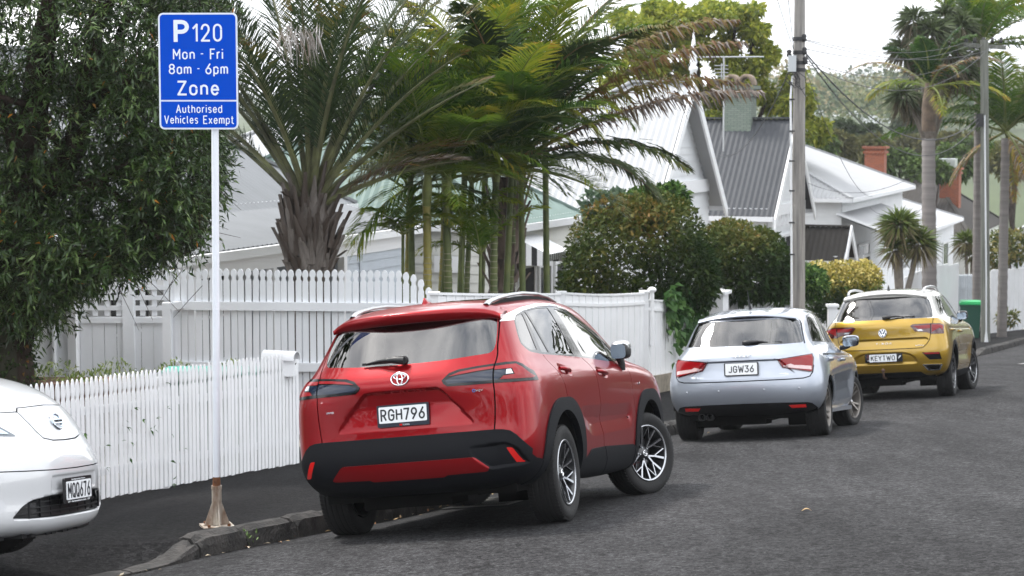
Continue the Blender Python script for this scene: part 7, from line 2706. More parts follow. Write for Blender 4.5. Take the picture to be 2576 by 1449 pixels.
def build_white():
 car = thing('parked_car', 'white electric hatchback nosing out of the driveway, cut off by the left edge', 'car', LEAF_M)
 V, F = body_surface(leaf_levels(), vres=8, u_res=[6, 6, 6, 6, 6, 6, 6, 6, 8, 12, 14, 16, 16])
 S = Shell(V, F)
 fr = lambda c, n: c.y > 2.6 and n.y > .04
 # number plate step and the mouth of the lower grille
 S.press(round_poly(mirror_open([(.30, .560), (.31, .455)]), .01, 2), 'y', .008, .010, fr, mirror=False, along=(0, -1, 0))
 S.press(round_poly(mirror_open([(.30, .445), (.46, .428), (.54, .392), (.62, .322), (.46, .306), (.25, .300)]), .02, 2), 'y', .045, .018, fr, mirror=False, along=(0, -1, 0))
 S.cut('grille', round_poly(mirror_open([(.30, .438), (.45, .421), (.53, .386), (.605, .328), (.46, .313), (.25, .308)]), .02, 2), 'y', fr, mirror=False)
 flap = [(-.30, .978), (0, .987), (.30, .978), (.325, .955), (.318, .905), (.290, .833), (.250, .787), (.155, .769), (0, .765), (-.155, .769), (-.250, .787), (-.290, .833), (-.318, .905), (-.325, .955)]
 S.cut('flap', round_poly(flap, .02, 2), 'y', fr, mirror=False)
 S.cut('gap', flap_ring(flap, .008), 'y', fr, mirror=False, over=('body', 'flap'))
 S.cut('gap', strip_poly([(.325, .955), (.40, .955), (.47, .962), (.60, 1.0), (.72, 1.06)], .008), 'y', fr, over=('body',))
 S.cut('gap', strip_poly([(.86, .62), (.67, .608), (.50, .600), (.28, .593), (0, .590), (-.28, .593), (-.50, .600), (-.67, .608), (-.86, .62)], .007), 'y', fr, mirror=False, over=('body',))
 S.cut('headlamp', round_poly([(.436, .808), (.47, .845), (.52, .90), (.60, .965), (.72, 1.04), (.76, 1.03), (.74, .95), (.66, .85), (.56, .818)], .015, 2), 'y', fr)
 S.cut('lamplens', round_poly([(.47, .822), (.50, .850), (.54, .898), (.62, .96), (.70, 1.01), (.70, .95), (.64, .868), (.55, .832)], .015, 2), 'y', fr, over=('headlamp',))
 S.disc('foglamp', .705, .405, .040, 20, None) if False else S.cut('foglamp', [(.70 + .05 * math.cos(2 * PI * k / 20), .405 + .045 * math.sin(2 * PI * k / 20)) for k in range(20)], 'y', fr)
 for cy in (0, 2.70):
  S.disc('hole', cy, .316, .372, 40, SIDE)
 dlo = [(-.35, 1.20), (0, 1.38), (.5, 1.47), (1.2, 1.47), (1.8, 1.36), (2.35, 1.16), (1.2, 1.10), (.2, 1.14)]
 S.cut('glassd', round_poly(dlo, .03, 2), 'x', SIDE)
 S.cut('rearglass', round_poly(mirror_open([(.52, 1.46), (.64, 1.22)]), .04, 2), 'y', lambda c, n: c.y < -.2 and n.y < -.1, mirror=False)
 S.cut('tail', [(.66, 1.14), (.78, 1.14), (.84, .80), (.76, .80)], 'y', lambda c, n: c.y < -.2 and n.y < -.05)
 windscreen_cut(S, (.50, 1.49), (.66, 1.235), 1.2)
 for ln in ([(.30, 1.10), (.33, .80), (.38, .50)], [(1.15, 1.09), (1.18, .80), (1.15, .30)], [(2.05, 1.10), (2.10, .80), (2.12, .45), (2.20, .30)]):
  S.cut('gap', strip_poly(ln, .009), 'x', SIDE, over=('body',))
 S.freeze()
 S.take('body', 'body', M_WHITE, car, rim=.012)
 S.take('flap', 'charging_flap', M_WHITE, car, off=.001, rim=.012)
 S.take('grille', 'grille', M_BLACKPL, car, off=-.012)
 for sd in 'LR':
  ho = S.take('headlamp', 'headlight', mat('headlamp_bezel', (.10, .12, .14), .1, metal=.5, coat=1.0), car, off=.002, rim=.02, both=sd)
  S.take('lamplens', 'headlight_lens', mat('headlamp_lens', (.45, .55, .65), .08, metal=.6, coat=1.0), ho, off=.005, both=sd)
  S.take('foglamp', 'fog_lamp_cover', mat('cover_grey', (.55, .56, .58), .5), car, off=.001, both=sd)
  S.take('tail', 'tail_lamp', M_LAMPRED, car, off=.003, both=sd)
  S.take('glassd', 'side_window', M_GLASS_DK, car, off=-.003, both=sd)
 S.take('windscreen', 'windscreen', M_GLASS_DK, car, off=-.003)
 S.take('rearglass', 'rear_window', M_GLASS_DK, car, off=-.003)
 S.take(('body', 'gap', 'flap', 'headlamp', 'lamplens', 'foglamp', 'grille', 'tail'), 'inner_shell', M_DARK, car, off=-.030)
 gb = MB()
 for k, z in enumerate((.340, .370, .400)):
  w = .56 - .06 * k
  pts = [(w * t, 3.612 - .10 * abs(t) ** 3.0, z + .006 * abs(t)) for t in np.linspace(-1, 1, 15)]
  for a, b in zip(pts[:-1], pts[1:]):
   gb.beam(a, b, .020, .007)
 for x in np.linspace(-.48, .48, 9):
  gb.box((x - .004, 3.585 - .12 * abs(x) ** 2, .315), (x + .004, 3.598 - .12 * abs(x) ** 2, .425))
 gb.build('grille_bars', M_BLACKPL, car)
 lip = MB()
 for t in np.linspace(-.9, .9, 19):
  if int(round((t + .9) * 10)) % 3 != 1:
   lip.box((.72 * t - .030, 3.40 - .24 * abs(t) ** 3, .195), (.72 * t + .030, 3.56 - .26 * abs(t) ** 3, .222))
 lip.build('undertray_lip', M_BLACKPL, car)
 wheel_pits(car, ((0, .316), (2.70, .316)), .376, .86)
 underside(car, -.6, 3.3, .20, .28, .68)
 # ring badge with its bar
 em = MB()
 Me = local_frame((.008, 3.534, .880), (0, 1, .42))
 ring(em, Me, .054, .050, .014, .010, 32)
 em.prism(rounded_rect(.132, .030, .004), .014, Me @ Matrix.Translation((0, -.014, 0)))
 eo = em.build('emblem', mat('emblem_chrome_blue', (.62, .70, .78), .12, metal=1.0), car)
 tx = MB()
 put_text(tx, 'NISSAN', Me @ Matrix.Translation((0, -.0155, 0)), width=.104, height=.017, depth=.002, bold=.01)
 tx.build('emblem_lettering', M_INK, eo)
 number_plate(car, local_frame((.055, 3.672, .458), (0, 1, 0)), .36, .125, 'MQQ676', .095, (.375, .155), M_BLACKPL, white=(.345, .112, 0, 0), tw=.31, top='Driving to the Future', bottom=('EV - harwoodcars.com - EV', .30, 0))
 for sd in (-1, 1):
  handle_part(car, (sd * .875, .55, .93), (sd * .878, .80, .93), M_WHITE, sd, .024)
  handle_part(car, (sd * .880, 1.40, .91), (sd * .880, 1.66, .91), M_WHITE, sd, .024)
  door_mirror(car, (sd * .80, 2.10, 1.08), (sd * .95, 2.05, 1.14), (.10, .06, .07), M_WHITE, M_WHITE, side=sd)
  for y, st in ((0, 0), (2.70, 0)):
   make_wheel(car, (sd * .77, y, .316), .316, .205, .205, spokes_blade(5, False, .06), sd, st, M_ALLOY, M_ALLOYDK)
 seats(car, 1.2, .3, .95, 1.25)
 return car

def flap_ring(poly, w):
 """a thin closed strip along the outline, cut open at one corner"""
 a, b = offset_poly(poly, w / 2), offset_poly(poly, -w / 2)
 return a + [a[0]] + [b[0]] + b[::-1]

if 'silver' in BUILD:
 build_silver()
if 'yellow' in BUILD:
 build_gold()
if 'leaf' in BUILD:
 build_white()
# ================================================================== PLANTS
def leaf_mat(name, stops, rough=.5, trans=.25, spec=.18):
 """leaf: colour by the leaf's own random number, a little light through it"""
 if name in _mats:
  return _mats[name]
 m = bpy.data.materials.new(name)
 m.use_nodes = True
 t = m.node_tree
 b = t.nodes['Principled BSDF']
 b.inputs['Roughness'].default_value = rough
 b.inputs['Specular IOR Level'].default_value = spec
 a = t.nodes.new('ShaderNodeAttribute')
 a.attribute_name = 'rnd'
 r = t.nodes.new('ShaderNodeValToRGB')
 r.color_ramp.elements[0].position = stops[0][0]
 r.color_ramp.elements[0].color = (*stops[0][1], 1)
 r.color_ramp.elements[1].position = stops[-1][0]
 r.color_ramp.elements[1].color = (*stops[-1][1], 1)
 for p, c in stops[1:-1]:
  e = r.color_ramp.elements.new(p)
  e.color = (*c, 1)
 t.links.new(a.outputs['Fac'], r.inputs['Fac'])
 t.links.new(r.outputs['Color'], b.inputs['Base Color'])
 tr = t.nodes.new('ShaderNodeBsdfTranslucent')
 t.links.new(r.outputs['Color'], tr.inputs['Color'])
 mx = t.nodes.new('ShaderNodeMixShader')
 mx.inputs[0].default_value = trans
 o = t.nodes['Material Output']
 t.links.new(b.outputs[0], mx.inputs[1])
 t.links.new(tr.outputs[0], mx.inputs[2])
 t.links.new(mx.outputs[0], o.inputs['Surface'])
 _mats[name] = m
 return m

def unit(v):
 return v / np.maximum(1e-9, np.linalg.norm(v, axis=-1, keepdims=True))

def leaf_arrays(P, D, L, Wd, rs, fold=.25, droop=.15):
 """bent diamond leaves: base P, direction D (n,3), lengths L, widths Wd -> verts, quads (two per leaf)"""
 n = len(P)
 D = unit(D)
 ref = unit(rs.normal(size=(n, 3)) * .6 + np.array([0, 0, 1.0]))
 S = unit(np.cross(D, ref))
 N = np.cross(S, D)
 L = np.asarray(L).reshape(-1, 1)
 Wd = np.asarray(Wd).reshape(-1, 1)
 mid = P + D * L * .5 + N * L * .04
 tip = P + D * L - np.array([0, 0, 1.0]) * L * droop
 a = P + D * L * .42 + S * Wd * .5 + N * Wd * fold
 b = P + D * L * .42 - S * Wd * .5 + N * Wd * fold
 V = np.stack([P, a, tip, b, mid], 1).reshape(-1, 3)
 i = np.arange(n) * 5
 F = np.concatenate([np.stack([i, i + 1, i + 2, i + 4], 1), np.stack([i, i + 4, i + 2, i + 3], 1)], 0)
 return V, F

def foliage(name, parent, mats, P, D, L, W, rnd, rs, **kw):
 V, F = leaf_arrays(P, D, L, W, rs, **kw)
 return fast_mesh(name, V, F, mats, parent, rnd=np.concatenate([rnd, rnd]))

def ellipsoid_points(rs, n, c, r, shell=.35):
 d = unit(rs.normal(size=(n, 3)))
 k = 1 - shell * rs.uniform(0, 1, (n, 1)) ** 1.6
 return np.asarray(c) + d * k * np.asarray(r), d

def lumpy(rs, n, lumps, shell=.4, keep=None):
 """points on a union of ellipsoids [(centre, radii, weight)], inner ones dropped"""
 w = np.array([l[2] for l in lumps], float)
 w /= w.sum()
 Ps, Ds = [], []
 for (c, r, _), k in zip(lumps, w):
  P, D = ellipsoid_points(rs, int(n * k), c, r, shell)
  ok = np.ones(len(P), bool)
  for (c2, r2, _2) in lumps:
   if c2 is c:
    continue
   q = (P - np.asarray(c2)) / (np.asarray(r2) * .72)
   ok &= (q ** 2).sum(1) > 1
  Ps.append(P[ok])
  Ds.append(D[ok])
 return np.concatenate(Ps), np.concatenate(Ds)

def bush(name, label, cat, base, lumps, n, leaf, m, seed, trunk=None, group=None, up=.25, rndf=None, twig=True, spread=.9):
 """a shrub or hedge: stems, and a crown of many single leaves"""
 rs = np.random.RandomState(seed)
 t_ = thing(name, label, cat, Matrix.Translation(base), group)
 P, D = lumpy(rs, n, lumps, shell=.6)
 D = unit(D * .8 + rs.normal(size=D.shape) * spread + np.array([0, 0, up]))
 L = leaf * rs.uniform(.6, 1.3, len(P))
 rnd = rndf(P, rs) if rndf else rs.uniform(0, 1, len(P))
 foliage('leaves', t_, m, P, D, L, L * .48, rnd, rs)
 if trunk:
  mb = MB()
  for (x, y), h, r in trunk:
   mb.tube([(x, y, -.3), (x * 1.1, y * 1.1, h * .5), (x * 1.6, y * 1.6, h)], [r, r * .8, r * .4], 8)
  mb.build('stems', mat('shrub_bark', (.10, .075, .055), .9, var=.4, vscale=12), t_)
 return t_

BARK = mat('grey_brown_bark', (.060, .045, .036), .95, var=.8, vscale=9, bump=.8, bscale=28, spec=.1, col2=(.016, .012, .010), stretch=(1, 1, .45))

# ------------------------------------------------------------------ the big dark tree on the left
def build_left_tree():
 rs = np.random.RandomState(5)
 rr = random.Random(5)
 base = Vector((-5.42, 20.4, 0))
 base.z = ground_at(base.x, base.y) - .1
 t_ = thing('broadleaf_tree', 'dense dark green tree with narrow leaves and several stems at the left edge', 'tree', Matrix.Translation(base))
 W = lambda u, v, Y=20.4: at(u, v, Y) - base
 mb = MB()
 limbs = [([(20, 1010, 20.4), (30, 800, 20.4), (55, 560, 20.3), (75, 400, 20.2), (95, 180, 20.1), (150, -60, 20.0)], (.25, .22, .19, .16, .14, .10)),
             ([(70, 470, 20.3), (120, 470, 20.3), (180, 400, 20.2), (215, 250, 20.1), (240, 60, 19.9), (330, -90, 19.8)], (.15, .14, .12, .105, .09, .06)),
             ([(90, 480, 20.35), (200, 330, 20.7), (260, 180, 20.9), (330, 20, 21.0)], (.10, .085, .07, .05)),
             ([(60, 420, 20.2), (0, 250, 20.1), (-60, 60, 20)], (.11, .09, .07)),
             ([(215, 250, 20.1), (330, 200, 19.8), (440, 130, 19.6)], (.06, .045, .02)),
             ([(120, 470, 20.3), (240, 460, 20.0), (330, 520, 19.7), (400, 600, 19.6)], (.07, .05, .035, .02)),
             ([(240, 470, 20.0), (300, 420, 19.8), (420, 380, 19.6)], (.045, .03, .015)),
             ([(30, 700, 20.4), (120, 640, 20.0), (220, 640, 19.7)], (.06, .045, .02)),
             ([(180, 400, 20.2), (60, 260, 19.7), (-20, 240, 19.5)], (.05, .04, .02))]
 for pts, rad in limbs:
  P = [W(*p) for p in pts]
  Q, Rd = [], []
  for i in range(len(P) - 1):
   for k in range(5):
    t = k / 5
    Q.append(P[i].lerp(P[i + 1], t) + Vector((rr.uniform(-.02, .02), rr.uniform(-.02, .02), 0)))
    Rd.append(rad[i] * (1 - t) + rad[i + 1] * t)
  Q.append(P[-1])
  Rd.append(rad[-1])
  mb.tube(Q, Rd, 10)
 # bare twigs hanging in the gaps
 for i in range(260):
  p = W(rr.uniform(0, 520), rr.uniform(120, 720), rr.uniform(19.6, 20.9))
  d = Vector((rr.uniform(-1, 1), rr.uniform(-.5, .5), rr.uniform(-1.2, .5))).normalized()
  L = rr.uniform(.2, .6)
  mb.tube([p, p + d * L * .5 + Vector((0, 0, -.02)), p + d * L + Vector((0, 0, -.10 * L))], [.004, .0035, .002], 3, caps=False)
 mb.build('trunk', BARK, t_)
 # sprays of narrow leaves: measured outline of the crown as lumps (u, v, Y, ru, rv, rY in m-ish)
 k = 20.4 / FPX
 lumps = []
 for u, v, ru, rv, w in ((100, 60, 260, 170, 1.3), (330, 90, 190, 160, 1.2), (460, 60, 90, 130, .8), (60, 300, 150, 130, .55), (400, 260, 135, 150, 1.2), (450, 420, 95, 120, 1.0), (330, 480, 130, 110, .8),
       (90, 620, 170, 130, 1.25), (250, 605, 150, 80, 1.1), (380, 560, 110, 75, .9), (85, 740, 80, 65, .5), (190, 665, 110, 45, .4), (445, 520, 65, 70, .55), (200, 330, 150, 120, .45), (20, 160, 140, 160, .8), (480, 330, 55, 150, .7),
       (130, 330, 120, 150, .5), (60, 480, 90, 90, .35), (330, -110, 300, 120, 1.0), (60, -110, 260, 120, .9), (-120, 300, 160, 300, 1.2), (-120, 620, 140, 160, .8)):
  c = W(u, v)
  lumps.append((np.array([c.x, c.y, c.z]), np.array([ru * k, 1.05 + .4 * (w > .9), rv * k]), w))
 n = 13500
 P, D = lumpy(rs, n, lumps, shell=.65)
 # gaps where the house shows through
 uv = np.stack([CU + FPX * (P[:, 0] + base.x) / (P[:, 1] + base.y)], 1)[:, 0]
 nz = np.sin(P[:, 0] * 3.1 + 1.0) * np.sin(P[:, 2] * 2.7 + .4) + .6 * np.sin(P[:, 0] * 6.3 + P[:, 2] * 5.1)
 ok = nz > -.95
 P, D = P[ok], D[ok]
 LP, LD, LL, LR_ = [], [], [], []
 tw = MB()
 for p, d in zip(P, D):
  ax = d * .55 + rs.normal(size=3) * .65 + np.array([0, 0, -.25])
  ax /= np.linalg.norm(ax)
  L = rs.uniform(.16, .34)
  m = rs.randint(8, 14)
  hue = rs.uniform(.05, .80)
  s = np.linspace(.1, 1, m)
  q = p + ax * (s * L)[:, None] - np.array([0, 0, 1]) * (.10 * L * s ** 2)[:, None]
  dirs = ax * .75 + rs.normal(size=(m, 3)) * .62
  LP.append(q)
  LD.append(dirs)
  LL.append(rs.uniform(.065, .120, m))
  rv = np.clip(hue + rs.normal(0, .10, m), 0, .9)
  rv[rs.uniform(size=m) < .004] = rs.uniform(.955, 1.0)
  LR_.append(rv)
  tw.tube([tuple(p), tuple(p + ax * L)], [.003, .0015], 3, caps=False)
 LP, LD, LL, LR_ = np.concatenate(LP), np.concatenate(LD), np.concatenate(LL), np.concatenate(LR_)
 lm = leaf_mat('narrow_dark_leaf', [(0, (.012, .028, .007)), (.35, (.026, .058, .012)), (.65, (.062, .115, .024)), (.90, (.17, .24, .085)), (.945, (.16, .20, .10)), (.97, (.50, .22, .03)), (1, (.55, .20, .02))], rough=.36, trans=.22, spec=.45)
 foliage('crown', t_, lm, LP, LD, LL, LL * .25, LR_, rs, fold=.20, droop=.10)
 tw.build('twigs', BARK, t_)
 # ivy on the stem
 iv = []
 n = 2600
 z = rs.uniform(0, 1.75, n)
 a = rs.uniform(0, 2 * PI, n)
 r = .27 + .10 * rs.uniform(0, 1, n) + .05 * np.sin(a * 3 + z * 4)
 c = W(8, 860)
 P = np.stack([c.x - .02 + r * np.cos(a), c.y + r * np.sin(a), c.z - 1.1 + z * 1.25], 1)
 D = np.stack([np.cos(a), np.sin(a), -.5 + rs.normal(0, .4, n)], 1) + rs.normal(size=(n, 3)) * .5
 L = rs.uniform(.03, .055, n)
 iv_t = thing('ivy', 'ivy wrapped round the tree stem at the left edge, above the white car', 'ivy', Matrix.Translation(base))
 foliage('leaves', iv_t, leaf_mat('ivy_leaf', [(0, (.012, .028, .008)), (.6, (.035, .065, .018)), (.9, (.07, .11, .03)), (1, (.22, .10, .03))], rough=.4), P, D, L, L * .85, rs.uniform(0, 1, n), rs)
 mb = MB()
 mb.tube([(c.x - .02, c.y, c.z - 1.4), (c.x - .02, c.y, c.z + 1.0)], [.30, .27], 12)
 mb.build('stem_core', mat('ivy_stems', (.03, .03, .018), .95), iv_t)
build_left_tree()

# ------------------------------------------------------------------ palms
def frond_arrays(base, az, el, L, droop, n_leaf, leaf_l, rs, leaf_w=.024, bare=.12, vee=.35, leaf_droop=.35, twist=0.0, jitter=.12, fwd=.55, r0=.020, dead=False):
 """one feather frond: returns leaflet verts/quads and the rachis path"""
 N = 14
 p = np.array(base, float)
 d_az = np.array([math.cos(az), math.sin(az), 0])
 side = np.array([-math.sin(az), math.cos(az), 0])
 path = [p.copy()]
 e = el
 for i in range(N):
  t = (i + 1) / N
  e = el - droop * t ** 1.5
  d = d_az * math.cos(e) + np.array([0, 0, 1]) * math.sin(e) + side * twist * t
  p = p + d / np.linalg.norm(d) * L / N
  path.append(p.copy())
 path = np.array(path)
 s = np.linspace(bare, .995, n_leaf)
 idx = s * N
 i0 = np.minimum(N - 1, idx.astype(int))
 fr = (idx - i0)[:, None]
 Q = path[i0] * (1 - fr) + path[i0 + 1] * fr
 T = unit(path[i0 + 1] - path[i0])
 Sd = unit(np.cross(T, np.array([0, 0, 1.0]) + 1e-3))
 Up = np.cross(Sd, T)
 Vs, Fs = [], []
 k = 0
 prof = np.sin(np.clip((s - bare) / (1 - bare), 0, 1) ** .75 * PI * .93 + .12) ** .55
 for sg in (-1, 1):
  ll = leaf_l * prof * rs.uniform(1 - jitter, 1 + jitter, n_leaf)
  d0 = unit(T * (fwd + .5 * (s ** 2)[:, None]) + Sd * sg + Up * vee + rs.normal(size=(n_leaf, 3)) * jitter)
  mid = Q + d0 * (ll * .5)[:, None]
  dr = leaf_droop * rs.uniform(.6, 1.5, n_leaf)
  d1 = unit(d0 - np.array([0, 0, 1]) * dr[:, None])
  tip = mid + d1 * (ll * .5)[:, None] - np.array([0, 0, 1]) * (ll * dr * .22)[:, None]
  wv = unit(np.cross(d0, Up)) * leaf_w
  wv = T * leaf_w * .8 + Up * leaf_w * .3
  V = np.stack([Q - wv * .35, Q + wv * .35, mid + wv * .5, mid - wv * .5, tip + wv * .06, tip - wv * .06], 1).reshape(-1, 3)
  i = np.arange(n_leaf) * 6 + k
  F = np.concatenate([np.stack([i, i + 1, i + 2, i + 3], 1), np.stack([i + 3, i + 2, i + 4, i + 5], 1)], 0)
  Vs.append(V)
  Fs.append(F)
  k += n_leaf * 6
 return np.concatenate(Vs), np.concatenate(Fs), path

PALM_STOPS = [(0, (.015, .045, .008)), (.30, (.028, .068, .009)), (.55, (.075, .140, .012)), (.75, (.18, .21, .017)), (.86, (.32, .26, .03)), (.90, (.30, .16, .02)), (.95, (.16, .10, .06)), (1, (.33, .29, .26))]
def palm_crown(t_, top, specs, rs, m, m_stem, r0=.022, part='frond'):
 """specs: list of dicts for the fronds; each frond is a part with its stalk inside"""
 for sp in specs:
  base_r = sp.pop('rnd')
  tip_r = sp.pop('tip', base_r)
  V, F, path = frond_arrays(top, rs=rs, **sp)
  nq = len(F)
  n_leaf = sp['n_leaf']
  ll = np.tile(np.linspace(0, 1, n_leaf), nq // n_leaf)
  half = nq // 2
  # second quads of each leaflet (outer halves) drift to the tip colour
  outer = np.zeros(nq)
  for sgn in range(2):
   o = sgn * (n_leaf * 2)
   outer[o + n_leaf:o + 2 * n_leaf] = 1
  rnd = np.clip(base_r + (tip_r - base_r) * (.25 * ll + .75 * outer * ll) + rs.normal(0, .05, nq), 0, 1)
  # stalk
  ns = 5
  vs, fs = [], []
  for i in range(0, len(path)):
   r = r0 * (1 - .85 * i / (len(path) - 1)) * (1.5 if i == 0 else 1)
   d = path[min(i + 1, len(path) - 1)] - path[max(i - 1, 0)]
   d = d / np.linalg.norm(d)
   a = np.cross(d, [0, 0, 1.0])
   a = a / max(1e-6, np.linalg.norm(a))
   b = np.cross(a, d)
   for q in range(ns):
    th = 2 * PI * q / ns
    vs.append(path[i] + (a * math.cos(th) + b * math.sin(th)) * r)
  o = len(V)
  for i in range(len(path) - 1):
   for q in range(ns):
    q2 = (q + 1) % ns
    fs.append((o + i * ns + q, o + i * ns + q2, o + (i + 1) * ns + q2, o + (i + 1) * ns + q))
  V2 = np.concatenate([V, np.array(vs)])
  F2 = np.concatenate([F, np.array(fs)])
  mi = np.concatenate([np.zeros(nq, int), np.ones(len(fs), int)])
  rnd2 = np.concatenate([rnd, np.full(len(fs), .5)])
  fast_mesh(part, V2, F2, [m, m_stem], t_, rnd=rnd2, mi=mi)

def build_palms():
 pm = leaf_mat('palm_leaf', PALM_STOPS, rough=.35, trans=.30)
 pd = leaf_mat('date_palm_leaf', [(0, (.008, .018, .007)), (.4, (.020, .040, .013)), (.7, (.05, .072, .018)), (.84, (.14, .12, .025)), (.90, (.13, .06, .02)), (.95, (.085, .062, .048)), (1, (.24, .21, .19))], rough=.5, trans=.15)
 stalk_d = mat('olive_palm_stalk', (.13, .14, .055), .5, var=.5, vscale=4, col2=(.05, .05, .025))
 stalk_g = mat('green_palm_stalk', (.16, .19, .04), .5, var=.4, vscale=6)
 boot_m = mat('palm_boot_fibre', (.115, .095, .085), .95, var=.85, vscale=6, bump=.6, bscale=30, col2=(.035, .026, .02), stretch=(1, 1, .3))
 # ---- the stout feather palm with brown leaf bases
 rs = np.random.RandomState(31)
 Y = 26.6
 b = at(780, 690, Y)
 base = Vector((b.x, b.y, ground_at(b.x, b.y)))
 t_ = thing('date_palm', 'stout palm with a shaggy brown base and stiff upright fronds behind the tall picket fence', 'palm', Matrix.Translation(base))
 zt = at(780, 560, Y).z - base.z
 mb = MB()
 mb.tube([(0, 0, -.2), (0, 0, zt - .55), (0, 0, zt), (0, 0, zt + .35)], [.22, .25, .33, .20], 14)
 mb.build('trunk', mat('dark_boot_fibre', (.045, .032, .024)), t_)
 bo = MB()
 for i in range(120):
  a = i * 2.399 + rs.uniform(-.3, .3)
  q = i / 120
  z0 = zt - .85 + 1.05 * q
  ln = rs.uniform(.25, .70)
  out = rs.uniform(.03, .18) * (1 + .8 * (rs.uniform() < .15))
  r = .20 + .13 * math.sin(PI * min(1, q * 1.15))
  d = Vector((math.cos(a), math.sin(a), 0))
  w = Vector((-d.y, d.x, 0)) * rs.uniform(.7, 1.2)
  tw_ = rs.uniform(-.12, .12)
  rows = []
  for t in (0, .3, .65, 1):
   c = d * (r + out * t ** 1.3) + w * tw_ * t + Vector((0, 0, z0 + ln * t - .3 * out * t))
   ww = .060 * (1 - t) + .018
   rows.append((c + w * ww - d * .02, c + d * .028, c - w * ww - d * .02))
  vs = [v for e in rows for v in e]
  bo.add(vs, [(k * 3 + j, k * 3 + j + 1, k * 3 + j + 4, k * 3 + j + 3) for k in range(3) for j in range(2)], 1 if rs.uniform() < .38 else 0, True)
 bo.build('leaf_bases', [mat('dark_boot_fibre', (.045, .032, .024), .95, var=.7, vscale=7, bump=.6, bscale=30, stretch=(1, 1, .3), spec=.1), mat('grey_boot_fibre', (.19, .17, .155), .95, var=.7, vscale=6, bump=.6, bscale=30, col2=(.06, .05, .042), stretch=(1, 1, .3), spec=.1)], t_)
 specs = []
 # (azimuth deg in view: 0 right, 90 away, 180 left, 270 toward; elevation; length; droop; colour; tip)
 for az, el, L, dr, c, tp in ((172, 58, 3.6, .45, .35, .6), (190, 66, 3.9, .50, .30, .5), (150, 70, 3.8, .45, .35, .5), (205, 74, 3.7, .45, .30, .8), (120, 78, 4.0, .4, .35, .5), (275, 84, 3.2, .35, .45, .97),
                                 (60, 76, 4.0, .5, .4, .8), (20, 72, 3.9, .4, .35, .9), (340, 66, 3.6, .4, .4, .9), (0, 60, 3.6, .4, .35, .85), (35, 62, 3.7, .4, .3, .8), (300, 72, 3.4, .5, .4, .95), (230, 72, 3.6, .55, .3, .7),
                                 (165, 44, 3.3, .40, .45, .9), (195, 50, 3.4, .45, .4, .9), (10, 46, 3.0, .4, .45, .92), (330, 50, 3.2, .4, .4, .9), (90, 60, 3.6, .5, .3, .6), (250, 60, 3.2, .6, .4, .9), (75, 84, 4.2, .35, .3, .5),
                                 (20, 34, 2.4, .5, .75, .95), (350, 28, 2.2, .4, .93, .96), (180, 62, 3.7, .3, .25, .5), (140, 56, 3.6, .5, .35, .6), (310, 80, 3.9, .4, .35, .93), (45, 70, 4.0, .5, .35, .85)):
  specs.append(dict(az=R(az + rs.uniform(-6, 6)), el=R(el), L=L, droop=dr, n_leaf=88, leaf_l=.60, leaf_w=.030, bare=.26, vee=.55, leaf_droop=.22, fwd=.9, rnd=c, tip=tp))
 top = (0, 0, zt + .15)
 palm_crown(t_, top, specs, rs, pd, stalk_d, r0=.050)
 # dead grey fibres hanging from the nearest frond's tip
 n = 70
 c = at(752, 75, 25.6) - base
 P = np.array([c.x, c.y, c.z]) + rs.normal(size=(n, 3)) * [.16, .10, .05]
 D = np.stack([rs.normal(.15, .5, n), rs.normal(0, .3, n), -np.ones(n)], 1)
 V, F = leaf_arrays(P, D, rs.uniform(.12, .42, n), np.full(n, .020), rs, droop=.35)
 fast_mesh('dead_leaf_tuft', V, F, leaf_mat('dead_palm_leaf', [(0, (.16, .12, .09)), (.5, (.34, .31, .29)), (1, (.50, .48, .47))], trans=.1), t_, rnd=np.tile(rs.uniform(0, 1, n), 2))
 # ---- clumping golden cane palms
 cane = mat('ringed_green_cane', (.115, .135, .035), .5, var=.5, vscale=4, col2=(.05, .075, .02))
 cane_y = mat('ringed_yellow_cane', (.27, .22, .05), .5, var=.5, vscale=4, col2=(.15, .16, .04))
 ringm = mat('cane_ring', (.23, .22, .15), .8)
 rs = np.random.RandomState(77)
 rr = random.Random(77)
 data = [  # u base, u top, v top of cane, Y, radius, cane material, label
  (1056, 1072, 500, 27.6, .062, cane_y, 'clumping palm with a thick yellow cane, leftmost of the thick canes'),
  (1117, 1130, 490, 27.9, .060, cane, 'clumping palm with a dark ringed green cane, right of the thick yellow cane'),
  (1235, 1256, 440, 28.4, .055, cane, 'clumping palm with a leaning green cane in front of the shaggy trunk'),
  (1176, 1186, 520, 28.8, .042, cane, 'slim clumping palm standing between the dark cane and the leaning cane'),
  (1030, 1020, 540, 28.6, .032, cane_y, 'thin yellow clumping palm stem beside the tall picket fence end'),
  (1100, 1108, 470, 29.2, .040, cane_y, 'thin yellow-green clumping palm stem hidden between two thick canes'),
  (1262, 1292, 350, 29.6, .045, cane, 'tall clumping palm whose fronds reach over the cottage on the right')]
 for i, (ub, ut, vt, Yp, r, cm, lab) in enumerate(data):
  b = at(ub, 745, Yp)
  base = Vector((b.x, b.y, ground_at(b.x, b.y)))
  t_ = thing('cane_palm', lab, 'palm', Matrix.Translation(base), 'clumping palms behind the low fence')
  tp = at(ut, vt, Yp) - base
  H = tp.z
  prof, zz = [], -.1
  mb = MB()
  pts, rad = [], []
  nseg = 40
  for k in range(nseg + 1):
   t = k / nseg
   p = Vector((tp.x * t + .05 * math.sin(3 * t + i), .03 * math.sin(4 * t + i), H * t - .1))
   pts.append(p)
   rad.append(r * (1.12 - .25 * t) * (1.10 if k % 2 == 0 else .97))
  mb.tube(pts, rad, 10)
  for k in range(2, nseg - 8, 1):
   q = pts[k]
   mb.tube([q - Vector((0, 0, .006)), q + Vector((0, 0, .006))], rad[k] * 1.03, 10, mi=1, caps=False)
  cs = MB()
